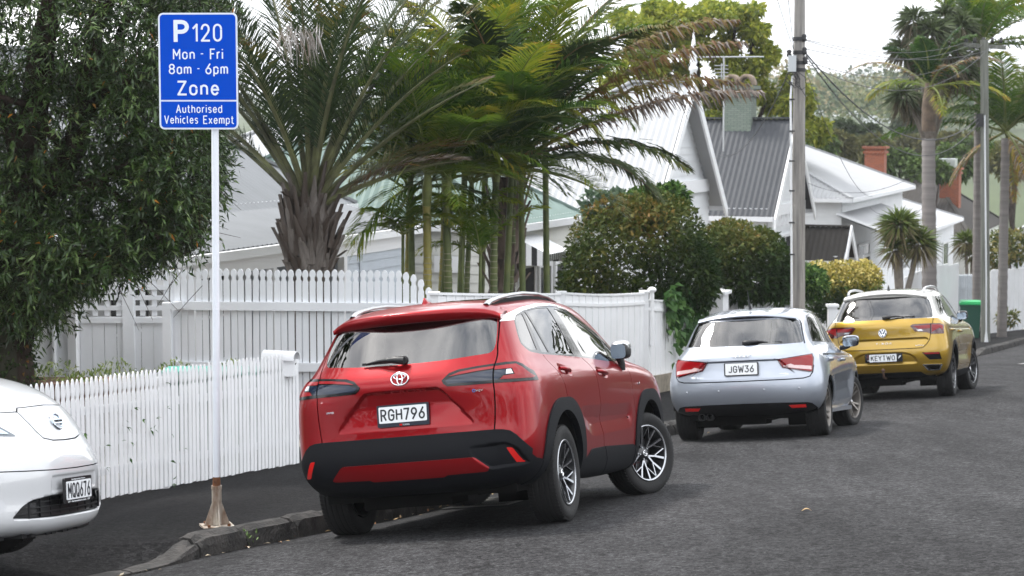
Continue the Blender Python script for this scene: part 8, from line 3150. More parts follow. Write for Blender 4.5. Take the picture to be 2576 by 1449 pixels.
  cs.tube([pts[-1], pts[-1] + Vector((.01, 0, .25)), pts[-1] + Vector((.02, 0, .55))], [r * 1.05, r * 1.15, r * .6], 10)
  mb.build('cane', [cm, ringm], t_)
  cs.build('crownshaft', stalk_g, t_)
  specs = []
  nf = 12 if r > .05 else 8
  off = rr.uniform(0, 360)
  for k in range(nf):
   az = off + k * 137.5
   el = rr.uniform(30, 78) if k % 3 else rr.uniform(0, 35)
   specs.append(dict(az=R(az), el=R(el), L=rr.uniform(1.5, 2.5) * (1.0 if r > .05 else .8), droop=rr.uniform(.5, 1.1), n_leaf=48, leaf_l=rr.uniform(.50, .68), leaf_w=.031, bare=.16, vee=rr.uniform(.2, .6),
                              leaf_droop=rr.uniform(.08, .35), fwd=.75, jitter=.06, rnd=rr.choice((.10, .22, .38, .50, .60, .68)), tip=rr.choice((.4, .6, .76, .84))))
  palm_crown(t_, tuple(pts[-1] + Vector((.01, 0, .45))), specs, rs, pm, stalk_g, r0=.020)
 # big crowns filling the upper middle, taller canes behind
 rs = np.random.RandomState(123)
 for j, (ut, vt, Yp, lab) in enumerate(((1175, 235, 29.5, 'tall clumping palm with bright fronds at the centre top of the photo'), (1370, 220, 30.0, 'tall clumping palm with yellow-tipped fronds right of the centre top'), (1290, 330, 28.6, 'clumping palm with long dark fronds just above the leaning cane'),
                                           (1030, 330, 28.4, 'clumping palm with dark fronds leaning towards the stout brown palm'),
                                           (1130, 430, 28.2, 'clumping palm with dense dark fronds low in the middle of the clump'), (1310, 410, 29.0, 'clumping palm with dense dark fronds low at the right of the clump'), (1230, 120, 30.4, 'clumping palm with the highest fronds in the clump'))):
  b = at(ut - 30 + 40 * (j % 2), 745, Yp)
  base = Vector((b.x, b.y, ground_at(b.x, b.y)))
  tp = at(ut, vt, Yp) - base
  t_ = thing('cane_palm', lab, 'palm', Matrix.Translation(base), 'clumping palms behind the low fence')
  mb = MB()
  pts = [Vector((tp.x * t, .1 * math.sin(3 * t), tp.z * t - .1)) for t in np.linspace(0, 1, 24)]
  mb.tube(pts, [.05 * (1.15 - .3 * t) for t in np.linspace(0, 1, 24)], 8)
  mb.build('cane', cane, t_)
  specs = []
  for k in range(13):
   az = k * 137.5 + 40 * j
   el = rr.uniform(35, 82) if k % 3 else rr.uniform(-5, 35)
   specs.append(dict(az=R(az), el=R(el), L=rr.uniform(1.5, 2.2) if j in (3, 4, 5) else rr.uniform(1.7, 2.5), droop=rr.uniform(.6, 1.3), n_leaf=54, leaf_l=rr.uniform(.52, .72), leaf_w=.032, bare=.14, vee=rr.uniform(.15, .5),
                              leaf_droop=rr.uniform(.08, .38), fwd=.75, jitter=.07, rnd=rr.choice((.10, .2, .35, .5) if j in (2, 3, 4, 5) else (.25, .45, .60, .68, .72)), tip=rr.choice((.4, .6, .76, .84))))
  palm_crown(t_, tuple(pts[-1]), specs, rs, pm, stalk_g, r0=.022)
 # ---- queen palm with a shaggy grey trunk and brown drying fronds reaching right
 rs = np.random.RandomState(55)
 Yp = 29.8
 b = at(1238, 745, Yp)
 base = Vector((b.x, b.y, ground_at(b.x, b.y)))
 t_ = thing('queen_palm', 'palm with a rough grey trunk and drying brown fronds reaching right over the roofs', 'palm', Matrix.Translation(base))
 tp = at(1285, 430, Yp) - base
 mb = MB()
 pts = [Vector((tp.x * t, 0, tp.z * t - .1)) for t in np.linspace(0, 1, 30)]
 mb.tube(pts, [.20 * (1 + .10 * math.sin(k * 2.2)) for k in range(30)], 12)
 mb.build('trunk', boot_m, t_)
 bo = MB()
 for i in range(46):
  a = i * 2.399
  tt = .55 + .45 * i / 46
  c0 = Vector((tp.x * tt, 0, tp.z * tt - .2))
  d = Vector((math.cos(a), math.sin(a), 0))
  w = Vector((-d.y, d.x, 0))
  ln, out = rs.uniform(.3, .6), rs.uniform(.06, .22)
  rows = []
  for t in (0, .4, .75, 1):
   c = c0 + d * (.19 + out * t) + Vector((0, 0, ln * t))
   ww = .07 * (1 - t) + .02
   rows.append((c + w * ww, c + d * .03, c - w * ww))
  vs = [v for q in rows for v in q]
  bo.add(vs, [(k * 3 + j, k * 3 + j + 1, k * 3 + j + 4, k * 3 + j + 3) for k in range(3) for j in range(2)], 0, True)
 bo.build('leaf_bases', mat('pinkish_boot_fibre', (.20, .15, .125), .95, var=.7, vscale=6, col2=(.06, .045, .035), stretch=(1, 1, .3)), t_)
 specs = []
 for az, el, L, dr, c, tp_ in ((5, 56, 4.2, .95, .40, .93), (-12, 46, 4.0, .75, .45, .94), (15, 40, 4.1, .9, .50, .95), (-4, 30, 3.9, .55, .955, .97), (-25, 22, 2.9, .9, .45, .75), (200, 60, 3.6, .9, .35, .6), (160, 70, 3.7, .8, .3, .6), (90, 65, 3.8, .8, .35, .8),
                                  (60, 55, 3.8, .9, .4, .9), (30, 68, 4.2, .8, .45, .92), (300, 60, 3.2, 1.0, .4, .6), (250, 70, 3.2, .9, .3, .6), (130, 48, 3.4, .9, .35, .7), (-40, 60, 3.6, 1.0, .5, .8), (220, 40, 2.8, 1.0, .5, .85), (20, 15, 2.6, 1.1, .55, .7)):
  dead = c > .9 or tp_ > .925
  specs.append(dict(az=R(az), el=R(el), L=L, droop=dr, n_leaf=120, leaf_l=.46 if dead else .60, leaf_w=.036, bare=.22 if dead else .16, vee=.15, leaf_droop=.75 if dead else .35, fwd=.75, jitter=.26 if dead else .12, rnd=.80 if dead and c < .9 else c, tip=tp_))
 palm_crown(t_, tuple(pts[-1] + Vector((0, 0, .2))), specs, rs, pd, mat('brown_palm_stalk', (.20, .11, .05), .6), r0=.035)
 # small fronds growing low among the canes
 for u, v, lab, sd in ((1205, 640, 'young palm with arching fronds low among the canes', 3), (1160, 560, 'young bright palm seedling between the canes', 9), (1010, 590, 'young palm fronds at the end of the tall picket fence', 14)):
  rs = np.random.RandomState(sd)
  rq = random.Random(sd)
  b = at(u, v, 28.0)
  base = Vector((b.x, b.y, ground_at(b.x, b.y)))
  t_ = thing('young_palm', lab, 'palm', Matrix.Translation(base))
  h = b.z - base.z
  mb = MB()
  mb.tube([(0, 0, -.1), (.02, 0, h)], [.035, .022], 8)
  mb.build('cane', cane, t_)
  specs = [dict(az=R(rq.uniform(0, 360)), el=R(rq.uniform(20, 70)), L=rq.uniform(.8, 1.3), droop=rq.uniform(.8, 1.5), n_leaf=40, leaf_l=.36, leaf_w=.026, bare=.12, vee=.3, leaf_droop=.4, fwd=.7, rnd=rq.choice((.4, .5, .6)), tip=.75) for k in range(7)]
  palm_crown(t_, (0.02, 0, h), specs, rs, pm, stalk_g, r0=.012)
build_palms()

# ------------------------------------------------------------------ shrubs and hedges
def px_lumps(base, items, Y):
 """ellipsoids given by measured centre (u, v), radii in px, depth radius in m"""
 k = Y / FPX
 out = []
 for u, v, ru, rv, rd, w in items:
  c = at(u, v, Y) - base
  out.append((np.array([c.x, c.y, c.z]), np.array([ru * k, rd, rv * k]), w))
 return out

def build_shrubs():
 def ground_base(u, v, Y):
  b = at(u, v, Y)
  return Vector((b.x, b.y, ground_at(b.x, b.y)))
 olive = leaf_mat('olive_shrub_leaf', [(0, (.018, .042, .009)), (.40, (.046, .068, .013)), (.62, (.090, .098, .020)), (.80, (.155, .110, .026)), (.93, (.20, .10, .03)), (1, (.26, .16, .06))], rough=.55, trans=.25, spec=.10)
 green = leaf_mat('green_shrub_leaf', [(0, (.015, .042, .009)), (.5, (.038, .090, .016)), (.85, (.08, .145, .03)), (1, (.13, .19, .055))], rough=.55, trans=.25, spec=.10)
 # rust colour sits on the upper and left side of the first shrub, green low and to the right
 def rust(P, rs):
  zc, xc = P[:, 2], P[:, 0]
  zn = (zc - zc.min()) / (zc.max() - zc.min())
  xn = (xc - xc.min()) / (xc.max() - xc.min())
  return np.clip(.15 + .55 * zn - .40 * np.clip(xn - .55, 0, 1) * 2 + .16 * np.sin(P[:, 0] * 2.9 + 1) * np.sin(P[:, 2] * 3.3 + P[:, 1] * 2) + rs.normal(0, .11, len(P)), 0, 1)
 Y = 35.5
 b = ground_base(1610, 700, Y)
 bush('shrub', 'big rounded olive and rust shrub over the white fence, right of the awning', 'shrub', b,
         px_lumps(b, [(1560, 620, 130, 125, 1.5, 1.3), (1650, 600, 120, 115, 1.5, 1.2), (1500, 690, 90, 85, 1.2, .8), (1700, 680, 100, 95, 1.3, 1.0), (1600, 700, 150, 80, 1.5, 1.0), (1620, 540, 80, 50, 1.0, .5), (1465, 730, 60, 50, .8, .4), (1760, 700, 50, 80, .9, .5)], Y),
         26000, .120, olive, 2, trunk=[((0, 0), 1.6, .08), ((.3, .1), 1.5, .06), ((-.4, 0), 1.4, .06)], rndf=rust)
 b = ground_base(1660, 560, 36.6)
 bush('shrub', 'leafy dark green shrub rising behind the rust one, below the white gable', 'shrub', b,
         px_lumps(b, [(1640, 520, 80, 48, .8, 1), (1690, 500, 40, 36, .6, .5), (1600, 545, 60, 40, .7, .5)], 36.6), 6500, .14, green, 4, trunk=[((0, 0), 2.6, .05)])
 b = ground_base(1530, 510, 36.0)
 bush('shrub', 'sparse grey-green shrub with broad leaves at the cottage corner', 'shrub', b,
         px_lumps(b, [(1520, 530, 55, 45, .6, 1), (1490, 510, 28, 25, .4, .35), (1555, 505, 30, 25, .4, .35)], 36.0), 620, .17, leaf_mat('grey_green_leaf', [(0, (.035, .07, .04)), (1, (.11, .16, .10))]), 6, trunk=[((0, 0), 2.4, .03)])
 Y = 38.5
 b = ground_base(1870, 700, Y)
 bush('shrub', 'second rounded rust and green shrub, between the first and the power pole', 'shrub', b,
         px_lumps(b, [(1840, 640, 95, 85, 1.3, 1.1), (1910, 660, 75, 85, 1.2, 1.0), (1870, 700, 100, 60, 1.3, .8), (1945, 690, 45, 60, .9, .5), (1800, 690, 50, 60, .9, .5)], Y),
         17000, .125, olive, 8, trunk=[((0, 0), 1.4, .06)], rndf=lambda P, rs: np.clip(rust(P, rs) - .10, 0, 1))
 Y = 40.5
 b = ground_base(2000, 700, Y)
 bush('shrub', 'dark green shrub on both sides of the thick power pole', 'shrub', b, px_lumps(b, [(1990, 700, 60, 45, .9, 1), (2040, 710, 40, 40, .8, .6), (1960, 730, 40, 40, .8, .5)], Y), 5000, .12, green, 10, trunk=[((0, 0), 1.0, .05)])
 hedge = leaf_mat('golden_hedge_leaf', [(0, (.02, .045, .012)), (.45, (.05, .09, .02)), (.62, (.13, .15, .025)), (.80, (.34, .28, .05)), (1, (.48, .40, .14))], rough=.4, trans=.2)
 Y = 42.5
 b = ground_base(2120, 760, Y)
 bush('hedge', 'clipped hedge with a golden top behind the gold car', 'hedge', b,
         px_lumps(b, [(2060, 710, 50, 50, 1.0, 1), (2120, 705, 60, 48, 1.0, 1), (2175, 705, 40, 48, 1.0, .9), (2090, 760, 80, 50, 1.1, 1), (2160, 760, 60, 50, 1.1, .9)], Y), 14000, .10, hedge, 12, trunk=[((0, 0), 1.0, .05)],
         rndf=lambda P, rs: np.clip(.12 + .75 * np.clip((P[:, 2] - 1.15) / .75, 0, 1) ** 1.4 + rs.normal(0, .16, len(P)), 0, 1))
 # vine hanging over the lower board fence
 rs = np.random.RandomState(40)
 n = 420
 a = rs.uniform(9.2, 11.6, n)
 hang = np.abs(rs.normal(0, .55, n)) * (1 - .25 * np.abs(a - 10.4))
 P, D = [], []
 for ai, hi_ in zip(a, hang):
  p = SF(ai, .05 + rs.uniform(0, .10), -3.05 - (ai - 9) * .08 - max(0, hi_) * 1.0)
  P.append(p[:])
 P = np.array(P)
 P[:, 2] += rs.uniform(0, .25, n)
 D = np.array([FN[:]] * n) * .5 + np.array([0, 0, -.8]) + rs.normal(size=(n, 3)) * .6
 vt = thing('climbing_vine', 'climbing vine with heart-shaped leaves hanging over the lower white fence', 'vine', Matrix.Translation(P[0]))
 L = rs.uniform(.10, .19, n)
 foliage('leaves', vt, leaf_mat('vine_leaf', [(0, (.02, .06, .015)), (.6, (.05, .12, .03)), (1, (.12, .22, .06))], rough=.4, trans=.3), P - P[0], D, L, L * .9, rs.uniform(0, 1, n), rs, fold=.1)
 mb = MB()
 rr = random.Random(9)
 o = Vector(P[0])
 for i in range(16):
  a0 = rr.uniform(9.3, 11.5)
  pts = [SF(a0 + .1 * math.sin(k + i), .04, -2.95 - (a0 - 9) * .08 - k * rr.uniform(.08, .17)) - o for k in range(7)]
  mb.tube(pts, [.008 * (1 - k / 8) for k in range(7)], 4, caps=False)
 mb.build('stems', mat('shrub_bark', (.10, .075, .055), .9), vt)
 # vine leaves poking through the near pickets, and sprigs on the tall fence
 pts = [(600, 700), (602, 730), (580, 800), (620, 880), (680, 697), (720, 745), (745, 690), (820, 765), (815, 895), (398, 762), (505, 820), (624, 805), (882, 835), (790, 520), (800, 640), (820, 1010), (825, 985), (505, 930), (735, 742), (640, 640)]
 V, F, Rn = [], [], []
 rs = np.random.RandomState(4)
 A, B = Vector((-4.18, 16.18, 0)), Vector((-2.235, 20.68, 0))
 d = (B - A).normalized()
 o = A.lerp(B, .6)
 Pp, Dd, Ll = [], [], []
 for zx, zy in pts:
  u, v = zx * .5226, 691.8 + zy * .5226
  r = pixray(u, v)
  # where the ray meets the fence plane
  nrm = Vector((d.y, -d.x, 0))
  Yh = (A.dot(nrm)) / Vector((r.x, r.y, 0)).dot(nrm)
  p = r * (Yh - .02) + nrm * .012
  for q in range(rs.randint(1, 3)):
   Pp.append([p.x - o.x, p.y - o.y, p.z - o.z + .0])
   Dd.append([nrm.x * .6 + rs.normal() * .6 + .4, nrm.y * .6 + rs.normal() * .4, rs.normal() * .6 - .1])
   Ll.append(rs.uniform(.035, .07))
 st = thing('vine_sprigs', 'few small vine leaves poking out between the near white pickets', 'vine', Matrix.Translation(o))
 foliage('leaves', st, leaf_mat('vine_leaf', []), np.array(Pp), np.array(Dd), np.array(Ll), np.array(Ll) * .45, rs.uniform(.3, 1, len(Pp)), rs)
 # seedlings in the raised bed
 rs = np.random.RandomState(15)
 n = 1500
 x = rs.uniform(-.45, 2.5, n)
 yy = rs.uniform(.1, .9, n)
 hgt = rs.uniform(0, 1, n)
 cl = .10 + .16 * (np.sin(x * 9) * .5 + .5)
 P = np.stack([x, yy, .50 + hgt * cl], 1) + np.array([-5.55, 22.6, -3.62])
 D = rs.normal(size=(n, 3)) * .5 + np.array([0, 0, .9])
 L = rs.uniform(.04, .10, n)
 V, F = leaf_arrays(P, D, L, L * .28, rs)
 fast_mesh('bed_plants', V, F, leaf_mat('bed_leaf', [(0, (.06, .11, .03)), (.6, (.16, .22, .06)), (1, (.36, .40, .16))], trans=.3), rnd=np.tile(rs.uniform(0, 1, n), 2), label='pale green spiky seedlings filling the raised bed behind the pickets', cat='plants', kind='stuff')
 # cabbage tree beside the far veranda
 rs = np.random.RandomState(61)
 Yp = 52.0
 def sword(name, label, cat, heads, u0, v0, Yp, n, L, m, stem_r, seed):
  rs = np.random.RandomState(seed)
  b = at(u0, v0, Yp)
  base = Vector((b.x, b.y, ground_at(b.x, b.y)))
  t_ = thing(name, label, cat, Matrix.Translation(base))
  mb = MB()
  Ps, Ds, Ls, Rr = [], [], [], []
  for (u, v, sc_, q) in heads:
   h = at(u, v, Yp) - base
   mb.tube([(0, 0, -.2), (h.x * .35, h.y * .35, h.z * .55), (h.x, h.y, h.z)], [stem_r, stem_r * .8, stem_r * .6], 8)
   k = int(n * q)
   D = unit(rs.normal(size=(k, 3)) + np.array([0, 0, .45]))
   P = np.tile(np.array([h.x, h.y, h.z]), (k, 1)) + D * .06
   Ps.append(P); Ds.append(D); Ls.append(L * sc_ * rs.uniform(.7, 1.15, k))
   Rr.append(np.clip(.25 + .45 * D[:, 2] + rs.normal(0, .15, k), 0, 1))
  P, D, LL, Rn = map(np.concatenate, (Ps, Ds, Ls, Rr))
  mb.build('trunk', mat('pale_trunk_bark', (.22, .19, .16), .9, var=.4, vscale=9), t_)
  foliage('leaves', t_, m, P, D, LL, np.full(len(P), .055), Rn, rs, droop=.22, fold=.3)
 sw = leaf_mat('sword_leaf', [(0, (.16, .13, .07)), (.22, (.10, .11, .03)), (.5, (.06, .10, .018)), (1, (.17, .22, .035))], rough=.4, trans=.2)
 sword('cabbage_tree', 'cabbage tree with sword leaves beside the far veranda', 'tree', [(2262, 572, 1.0, .45), (2312, 615, .9, .35), (2250, 630, .8, .2)], 2268, 668, 50.0, 900, .66, sw, .10, 61)
 sword('cabbage_tree', 'cabbage tree with sword leaves behind the grey picket fence', 'tree', [(2430, 610, .8, .6), (2450, 640, .7, .4)], 2436, 690, 66.0, 420, .7, sw, .08, 63)
 b = ground_base(2520, 620, 66)
 bush('shrub', 'loose yellowish shrub at the right edge beyond the thin pole', 'shrub', b, px_lumps(b, [(2525, 625, 45, 50, 1.0, 1), (2560, 620, 30, 40, .9, .6), (2500, 650, 25, 30, .7, .4)], 66), 1500, .20, leaf_mat('yellowish_leaf', [(0, (.04, .07, .02)), (.6, (.13, .14, .035)), (1, (.30, .24, .08))]), 17, trunk=[((0, 0), 1.5, .06)])
 b = ground_base(2545, 790, 60)
 bush('weed_clump', 'rough clump of weeds at the foot of the white fence at the right edge', 'weed', b, px_lumps(b, [(2522, 800, 14, 22, .3, 1), (2545, 800, 16, 18, .3, 1)], 60), 260, .16, leaf_mat('yellowish_leaf', []), 19)
build_shrubs()

# ------------------------------------------------------------------ trees and palms in the distance
def crown_tree(name, label, u, vtop, vbot, wpx, Y, m, seed, n, leaf, lumps, group=None, cat='tree', trunk_r=.25, airy=0):
 rs = np.random.RandomState(seed)
 b = at(u, vbot, Y)
 gz = far_z(b.x, b.y) if Y > 75 else ground_at(b.x, b.y)
 base = Vector((b.x, b.y, gz))
 t_ = thing(name, label, cat, Matrix.Translation(base), group)
 L = px_lumps(base, lumps, Y)
 if airy:
  S_ = []
  for c, r, w in L:
   for q in range(airy):
    d = unit(rs.normal(size=3)) * rs.uniform(.45, .95)
    S_.append((c + d * r, r * rs.uniform(.24, .42), w))
  L2 = S_
 else:
  L2 = L
 P, D = lumpy(rs, n, L2, shell=.7)
 D = unit(D + rs.normal(size=D.shape) * .8)
 LL = leaf * rs.uniform(.6, 1.35, len(P))
 zc = np.concatenate([[l[0][2]] for l in L])
 rnd = np.clip(rs.normal(.5, .22, len(P)), 0, 1)
 foliage('crown', t_, m, P, D, LL, LL * .6, rnd, rs)
 mb = MB()
 h = max(l[0][2] for l in L)
 mb.tube([(0, 0, -.5), (0, 0, h * .3), (0, 0, h * .6)], [trunk_r, trunk_r * .8, trunk_r * .5], 8)
 for c, r, w in L:
  mb.tube([(0, 0, h * .35), (c[0] * .5, c[1] * .5, (h * .35 + c[2]) * .5), (c[0], c[1], c[2])], [trunk_r * .5, trunk_r * .3, trunk_r * .12], 6)
 mb.build('trunk', BARK, t_)
 return t_

def build_far_trees():
 ylw = leaf_mat('yellow_green_leaf', [(0, (.06, .10, .015)), (.4, (.16, .20, .025)), (.75, (.30, .32, .04)), (1, (.46, .44, .08))], rough=.5, trans=.4)
 crown_tree('broadleaf_tree', 'big yellow-green tree rising behind the white gable and the grey roof', 1800, 0, 330, 500, 68.0, ylw, 71, 26000, .22,
               [(1640, 60, 90, 70, 2.5, 1.0), (1740, 40, 110, 60, 2.6, 1.2), (1850, 60, 90, 50, 2.4, .9), (1620, 150, 90, 60, 2.4, .9), (1740, 130, 90, 55, 2.4, .9), (1890, 130, 90, 75, 2.5, 1.1), (1840, 210, 110, 60, 2.5, 1.0), (1940, 220, 75, 80, 2.4, .9), (1990, 290, 70, 60, 2.2, .7),
    (1780, 280, 60, 40, 1.8, .5), (2040, 330, 55, 35, 1.8, .4), (1680, 200, 60, 40, 1.8, .4), (1560, 200, 60, 60, 2, .4), (1905, 60, 50, 40, 1.8, .35)], trunk_r=.40, airy=7)
 # tall palms at the right
 pm = leaf_mat('palm_leaf', PALM_STOPS)
 pd = leaf_mat('date_palm_leaf', [])
 stalk_g = mat('green_palm_stalk', (.16, .19, .04))
 trunk_m = mat('grey_ringed_trunk', (.23, .21, .20), .85, var=.4, vscale=1.2, stretch=(.2, .2, 6), bump=.3, bscale=8)
 def tall(name, label, ub, vb, ut, vt, Y, r, specs, seed, m=pm, shaft=None, ragged=None):
  rs = np.random.RandomState(seed)
  b = at(ub, vb, Y)
  base = Vector((b.x, b.y, ground_at(b.x, b.y)))
  t_ = thing(name, label, 'palm', Matrix.Translation(base), 'tall palms far down the street')
  tp = at(ut, vt, Y) - base
  mb = MB()
  N = 40
  mb.tube([Vector((tp.x * k / N, tp.y * k / N, tp.z * k / N - .2)) for k in range(N + 1)], [r * (1.15 - .2 * k / N) * (1.05 if k % 2 else .97) for k in range(N + 1)], 12)
  mb.build('trunk', trunk_m, t_)
  if shaft:
   s = MB()
   s.tube([Vector(tp), Vector(tp) + Vector((0, 0, shaft * .5)), Vector(tp) + Vector((0, 0, shaft))], [r * 1.02, r * 1.08, r * .6], 12)
   s.build('crownshaft', mat('brown_shaft', (.14, .10, .07), .85, var=.6, vscale=5), t_)
  top = tp + Vector((0, 0, (shaft or 0) * .9))
  palm_crown(t_, tuple(top), specs, rs, m, stalk_g, r0=.045)
 def ring_specs(seed, n, Lr, els, drs, leaf, rnds, tips, leafw=.06, n_leaf=46, bare=.12):
  rq = random.Random(seed)
  return [dict(az=R(k * 137.5 + rq.uniform(-15, 15)), el=R(rq.uniform(*els)), L=rq.uniform(*Lr), droop=rq.uniform(*drs), n_leaf=n_leaf, leaf_l=leaf, leaf_w=leafw, bare=bare, vee=.25, leaf_droop=rq.uniform(.3, .7), fwd=.8, rnd=rq.choice(rnds), tip=rq.choice(tips)) for k in range(n)]
 sp = ring_specs(1, 8, (1.2, 2.0), (45, 88), (.5, 1.2), .45, (.02, .05, .12), (.1, .2, .4)) + ring_specs(2, 4, (2.4, 3.2), (25, 50), (1.2, 1.7), .26, (.95, .96), (.96, .97), .040) + ring_specs(12, 3, (1.8, 2.4), (-10, 25), (.8, 1.2), .5, (.6, .7), (.78, .85))
 tall('tall_palm', 'tall palm with a thick grey trunk and sparse crown, left of the thin pole', 2343, 660, 2336, 330, 54.0, .185, sp, 81, pm, 1.3)
 sp = ring_specs(3, 16, (2.4, 3.6), (10, 85), (.6, 1.3), .70, (.15, .3, .42, .5), (.5, .75, .85))
 tall('tall_palm', 'tall slim palm just left of the thin pole with green fronds above it', 2459, 680, 2462, 120, 60.0, .115, sp, 83)
 sp = ring_specs(5, 16, (2.6, 3.8), (5, 80), (.7, 1.4), .80, (.25, .38, .48), (.5, .7, .8)) + ring_specs(7, 4, (2.2, 3.0), (-35, 0), (.5, .9), .5, (.88, .93), (.95, .97))
 tall('tall_palm', 'palm with broad green fronds at the right edge beyond the thin pole', 2524, 660, 2530, 330, 58.0, .13, sp, 85)
 sp = ring_specs(9, 14, (2.6, 3.4), (20, 88), (.5, 1.2), .70, (.2, .4, .55), (.6, .82))
 tall('tall_palm', 'tall palm at the top right corner with yellowish fronds', 2650, 660, 2625, 60, 62.0, .13, sp, 87)
 # cabbage-tree like tufts on the dark crown
 sw = leaf_mat('dark_sword_leaf', [(0, (.10, .08, .05)), (.3, (.035, .05, .02)), (1, (.08, .11, .04))], rough=.45, trans=.15)
 rs = np.random.RandomState(66)
 b = at(2330, 400, 57.0)
 base = Vector((b.x, b.y, ground_at(b.x, b.y)))
 t_ = thing('tufted_tree', 'tall branching cabbage tree with dark ragged tufts behind the grey palm trunk', 'tree', Matrix.Translation(base))
 mb = MB()
 Ps, Ds, Ls = [], [], []
 x0, top0 = (at(2338, 330, 57.0) - base).x, (at(2338, 330, 57.0) - base).z
 for u, v, s, dy in ((2300, 55, 1.1, 0), (2275, 130, 1.0, .5), (2345, 90, 1.2, -.4), (2380, 45, 1.0, .6), (2420, 70, 1.0, 0), (2320, 160, 1.0, .8), (2390, 140, 1.2, -.5), (2272, 245, .9, -.6), (2300, 265, .8, .3), (2360, 200, 1.0, .3), (2440, 130, 1.0, .5), (2420, 180, 1.0, .1)):
  h = at(u, v, 57.0 + dy) - base
  hz = top0 * .9
  mb.tube([(x0 * .3, 0, 0), (x0, 0, hz), (x0 * .5 + h.x * .5, h.y * .5, hz * .4 + h.z * .6), (h.x, h.y, h.z)], [.10, .075, .05, .035], 8)
  k = 240
  D = unit(rs.normal(size=(k, 3)) + np.array([0, 0, .15]))
  Ps.append(np.tile(np.array(h[:]), (k, 1)) + D * .08)
  Ds.append(D)
  Ls.append(s * .62 * rs.uniform(.7, 1.2, k))
 P, D, LL = np.concatenate(Ps), np.concatenate(Ds), np.concatenate(Ls)
 mb.build('trunk', mat('pale_trunk_bark', (.22, .19, .16), .9), t_)
 foliage('leaves', t_, sw, P, D, LL, np.full(len(P), .06), np.clip(.35 + .4 * D[:, 2] + rs.normal(0, .15, len(P)), 0, 1), rs, droop=.30, fold=.3)
 # ---- trees in the valley and on the far hill
 gm = [leaf_mat('valley_leaf_dark', [(0, (.018, .034, .014)), (1, (.06, .085, .035))], rough=.6), leaf_mat('valley_leaf_olive', [(0, (.045, .055, .018)), (1, (.14, .13, .045))], rough=.6), leaf_mat('valley_leaf_green', [(0, (.03, .06, .015)), (1, (.10, .15, .035))], rough=.6)]
 spots = [(2125, 325, 44, 36, 120, 0, 'dark round-headed tree in the valley beyond the hip roof'), (2185, 350, 34, 34, 128, 0, 'second dark tree in the valley, just right of the round-headed one'), (2115, 360, 40, 30, 105, 1, 'olive tree in the valley close behind the hip roof ridge'), (2190, 375, 60, 34, 112, 1, 'broad olive tree in the valley behind the brick chimney'),
             (2250, 405, 55, 34, 96, 2, 'green tree in the valley right of the brick chimney'), (2400, 405, 42, 44, 100, 2, 'bright green tree behind the chimney with a metal cap'), (2290, 365, 50, 36, 135, 1, 'olive tree in the valley between the chimney and the grey palm trunk'), (2390, 365, 60, 34, 130, 1, 'wide dull green tree in the valley right of the grey palm trunk'),
             (2470, 385, 70, 40, 125, 2, 'green tree in the valley behind the thin pole'), (2550, 400, 60, 45, 115, 1, 'brownish tree in the valley at the right edge'), (2060, 380, 40, 40, 98, 2, 'green tree in the valley beside the thick power pole'), (2340, 420, 50, 30, 92, 2, 'low green tree behind the brown roof'), (2290, 320, 40, 26, 170, 0, 'dark tree half way up the far slope')]
 for i, (u, v, ru, rv, Y, mi, lab) in enumerate(spots):
  rq = random.Random(i)
  lm = [(u + rq.uniform(-.5, .5) * ru, v + rq.uniform(-.35, .5) * rv, ru * rq.uniform(.45, .7), rv * rq.uniform(.5, .75), ru * Y / FPX * .6, 1) for k in range(6)] + [(u, v + rv * .4, ru, rv * .7, ru * Y / FPX * .7, 1)]
  crown_tree('valley_tree', lab, u, v - rv, v + rv, ru * 2, Y, gm[mi], 200 + i, 2600, .0034 * Y, lm, group='trees in the valley', trunk_r=.2)
 # the far hillside reads as one wood
 rs = np.random.RandomState(99)
 Ps, Ds, Ls, Rn = [], [], [], []
 cnt = 0
 while cnt < 700:
  Yv = 230 + 2600 * rs.uniform(0, 1) ** 1.3
  u = rs.uniform(1950, 2680)
  x = (u - CU) / FPX * Yv
  z = far_z(x, Yv)
  r = rs.uniform(2.6, 5.0) * (1 + Yv / 900)
  k = 190
  D = unit(rs.normal(size=(k, 3)))
  D[:, 2] = np.abs(D[:, 2]) * .9 + .05
  c = np.array([x, Yv, z + r * .5])
  Ps.append(c + D * np.array([r, r, r * rs.uniform(.7, 1.5)]) * rs.uniform(.6, 1, (k, 1)))
  Ds.append(unit(D + rs.normal(size=(k, 3)) * .7))
  Ls.append(np.full(k, r * .15) * rs.uniform(.6, 1.2, k))
  Rn.append(np.clip(rs.uniform(0, 1) + rs.normal(0, .08, k), 0, 1))
  cnt += 1
 P, D, LL, Rr = map(np.concatenate, (Ps, Ds, Ls, Rn))
 V, F = leaf_arrays(P, D, LL, LL * .9, rs)
 fast_mesh('hillside_wood', V, F, leaf_mat('hill_leaf', [(0, (.05, .08, .04)), (.5, (.11, .14, .055)), (.8, (.18, .18, .08)), (1, (.26, .22, .13))], rough=.7), rnd=np.tile(Rr, 2), label='hazy wooded hillside of mixed trees beyond the valley', cat='wood', kind='stuff')
build_far_trees()
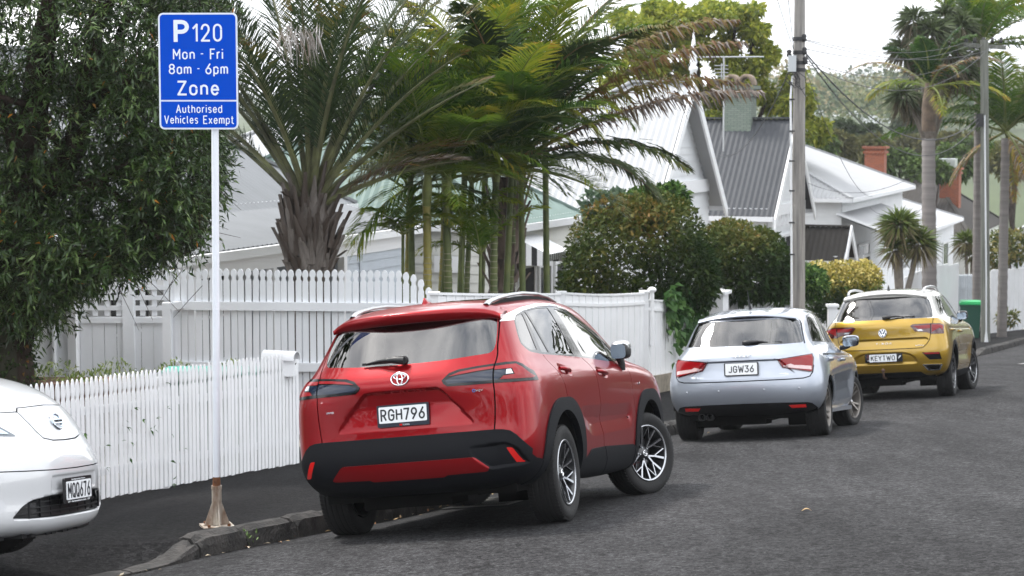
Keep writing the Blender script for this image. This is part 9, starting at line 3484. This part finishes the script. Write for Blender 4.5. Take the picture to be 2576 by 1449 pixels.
# ================================================================== THE REST OF THE STREET (outside the frame; seen in the cars' paint)
def build_behind():
 lm = leaf_mat('mirrored_tree_leaf', [(0, (.010, .020, .007)), (.6, (.028, .045, .014)), (1, (.06, .08, .025))], trans=.1)
 for i, (x, y, h, w, lab) in enumerate(((-24, -34, 7, 5.5, 'leftmost of the dark trees up the hill behind the camera'), (-12, -38, 7.5, 5.5, 'second of the dark trees up the hill behind the camera'), (1, -40, 7, 5.5, 'middle of the dark trees up the hill behind the camera'), (13, -37, 7.5, 5.5, 'fourth of the dark trees up the hill behind the camera'), (25, -33, 7, 5.5, 'rightmost of the dark trees up the hill behind the camera'),
   (-15, 4, 7, 4, 'dark tree left of the camera, beyond the driveway'), (-19, -5, 7.5, 4, 'second dark tree left of the camera'), (-24, -15, 8, 4.5, 'third dark tree left of the camera'), (-33, -24, 8, 5, 'dark tree up the hill, left of the row behind the camera'),
   (-9.6, 16.4, 11.5, 2.6, 'tall dark tree left of the frame, mirrored in the red car rear window'),
   (21, 48, 9.5, 3.6, 'nearest dark tree across the street on the right'), (25, 58, 10, 4, 'second dark tree across the street on the right'), (30, 70, 10, 4.5, 'third dark tree across the street on the right'), (19, 37, 6, 3, 'low dark tree across the street on the right'))):
  rs = np.random.RandomState(300 + i)
  z = far_z(x, y)
  t_ = thing('broadleaf_tree', lab, 'tree', Matrix.Translation((x, y, z)), 'trees outside the frame')
  L = [(np.array([rs.uniform(-.7, .7) * w, rs.uniform(-.7, .7) * w, h * rs.uniform(.25, .8)]), np.array([w * .6, w * .6, h * .25]), 1) for k in range(8)]
  P, D = lumpy(rs, 2400, L, shell=.5)
  foliage('crown', t_, lm, P, D + rs.normal(size=D.shape) * .7, .55 * rs.uniform(.6, 1.3, len(P)), .40 * rs.uniform(.6, 1.3, len(P)), rs.uniform(0, 1, len(P)), rs)
  mb = MB()
  mb.tube([(0, 0, -.3), (.1, 0, h * .3), (0, .1, h * .7)], [.28, .22, .10], 8)
  mb.build('trunk', BARK, t_)
build_behind()
# ================================================================== AIR
def build_haze():
 mb = MB()
 mb.box((-950, -130, -22), (950, 3300, 75))
 m = bpy.data.materials.new('haze_air')
 m.use_nodes = True
 t = m.node_tree
 for n in list(t.nodes):
  t.nodes.remove(n)
 o = t.nodes.new('ShaderNodeOutputMaterial')
 v = t.nodes.new('ShaderNodeVolumePrincipled')
 v.inputs['Color'].default_value = (.93, .96, 1.0, 1)
 v.inputs['Density'].default_value = .00030
 v.inputs['Anisotropy'].default_value = .2
 t.links.new(v.outputs[0], o.inputs['Volume'])
 mb.build('haze', m, kind='stuff', label='thin pale haze hanging over the valley', cat='haze')
if HAZE:
 build_haze()
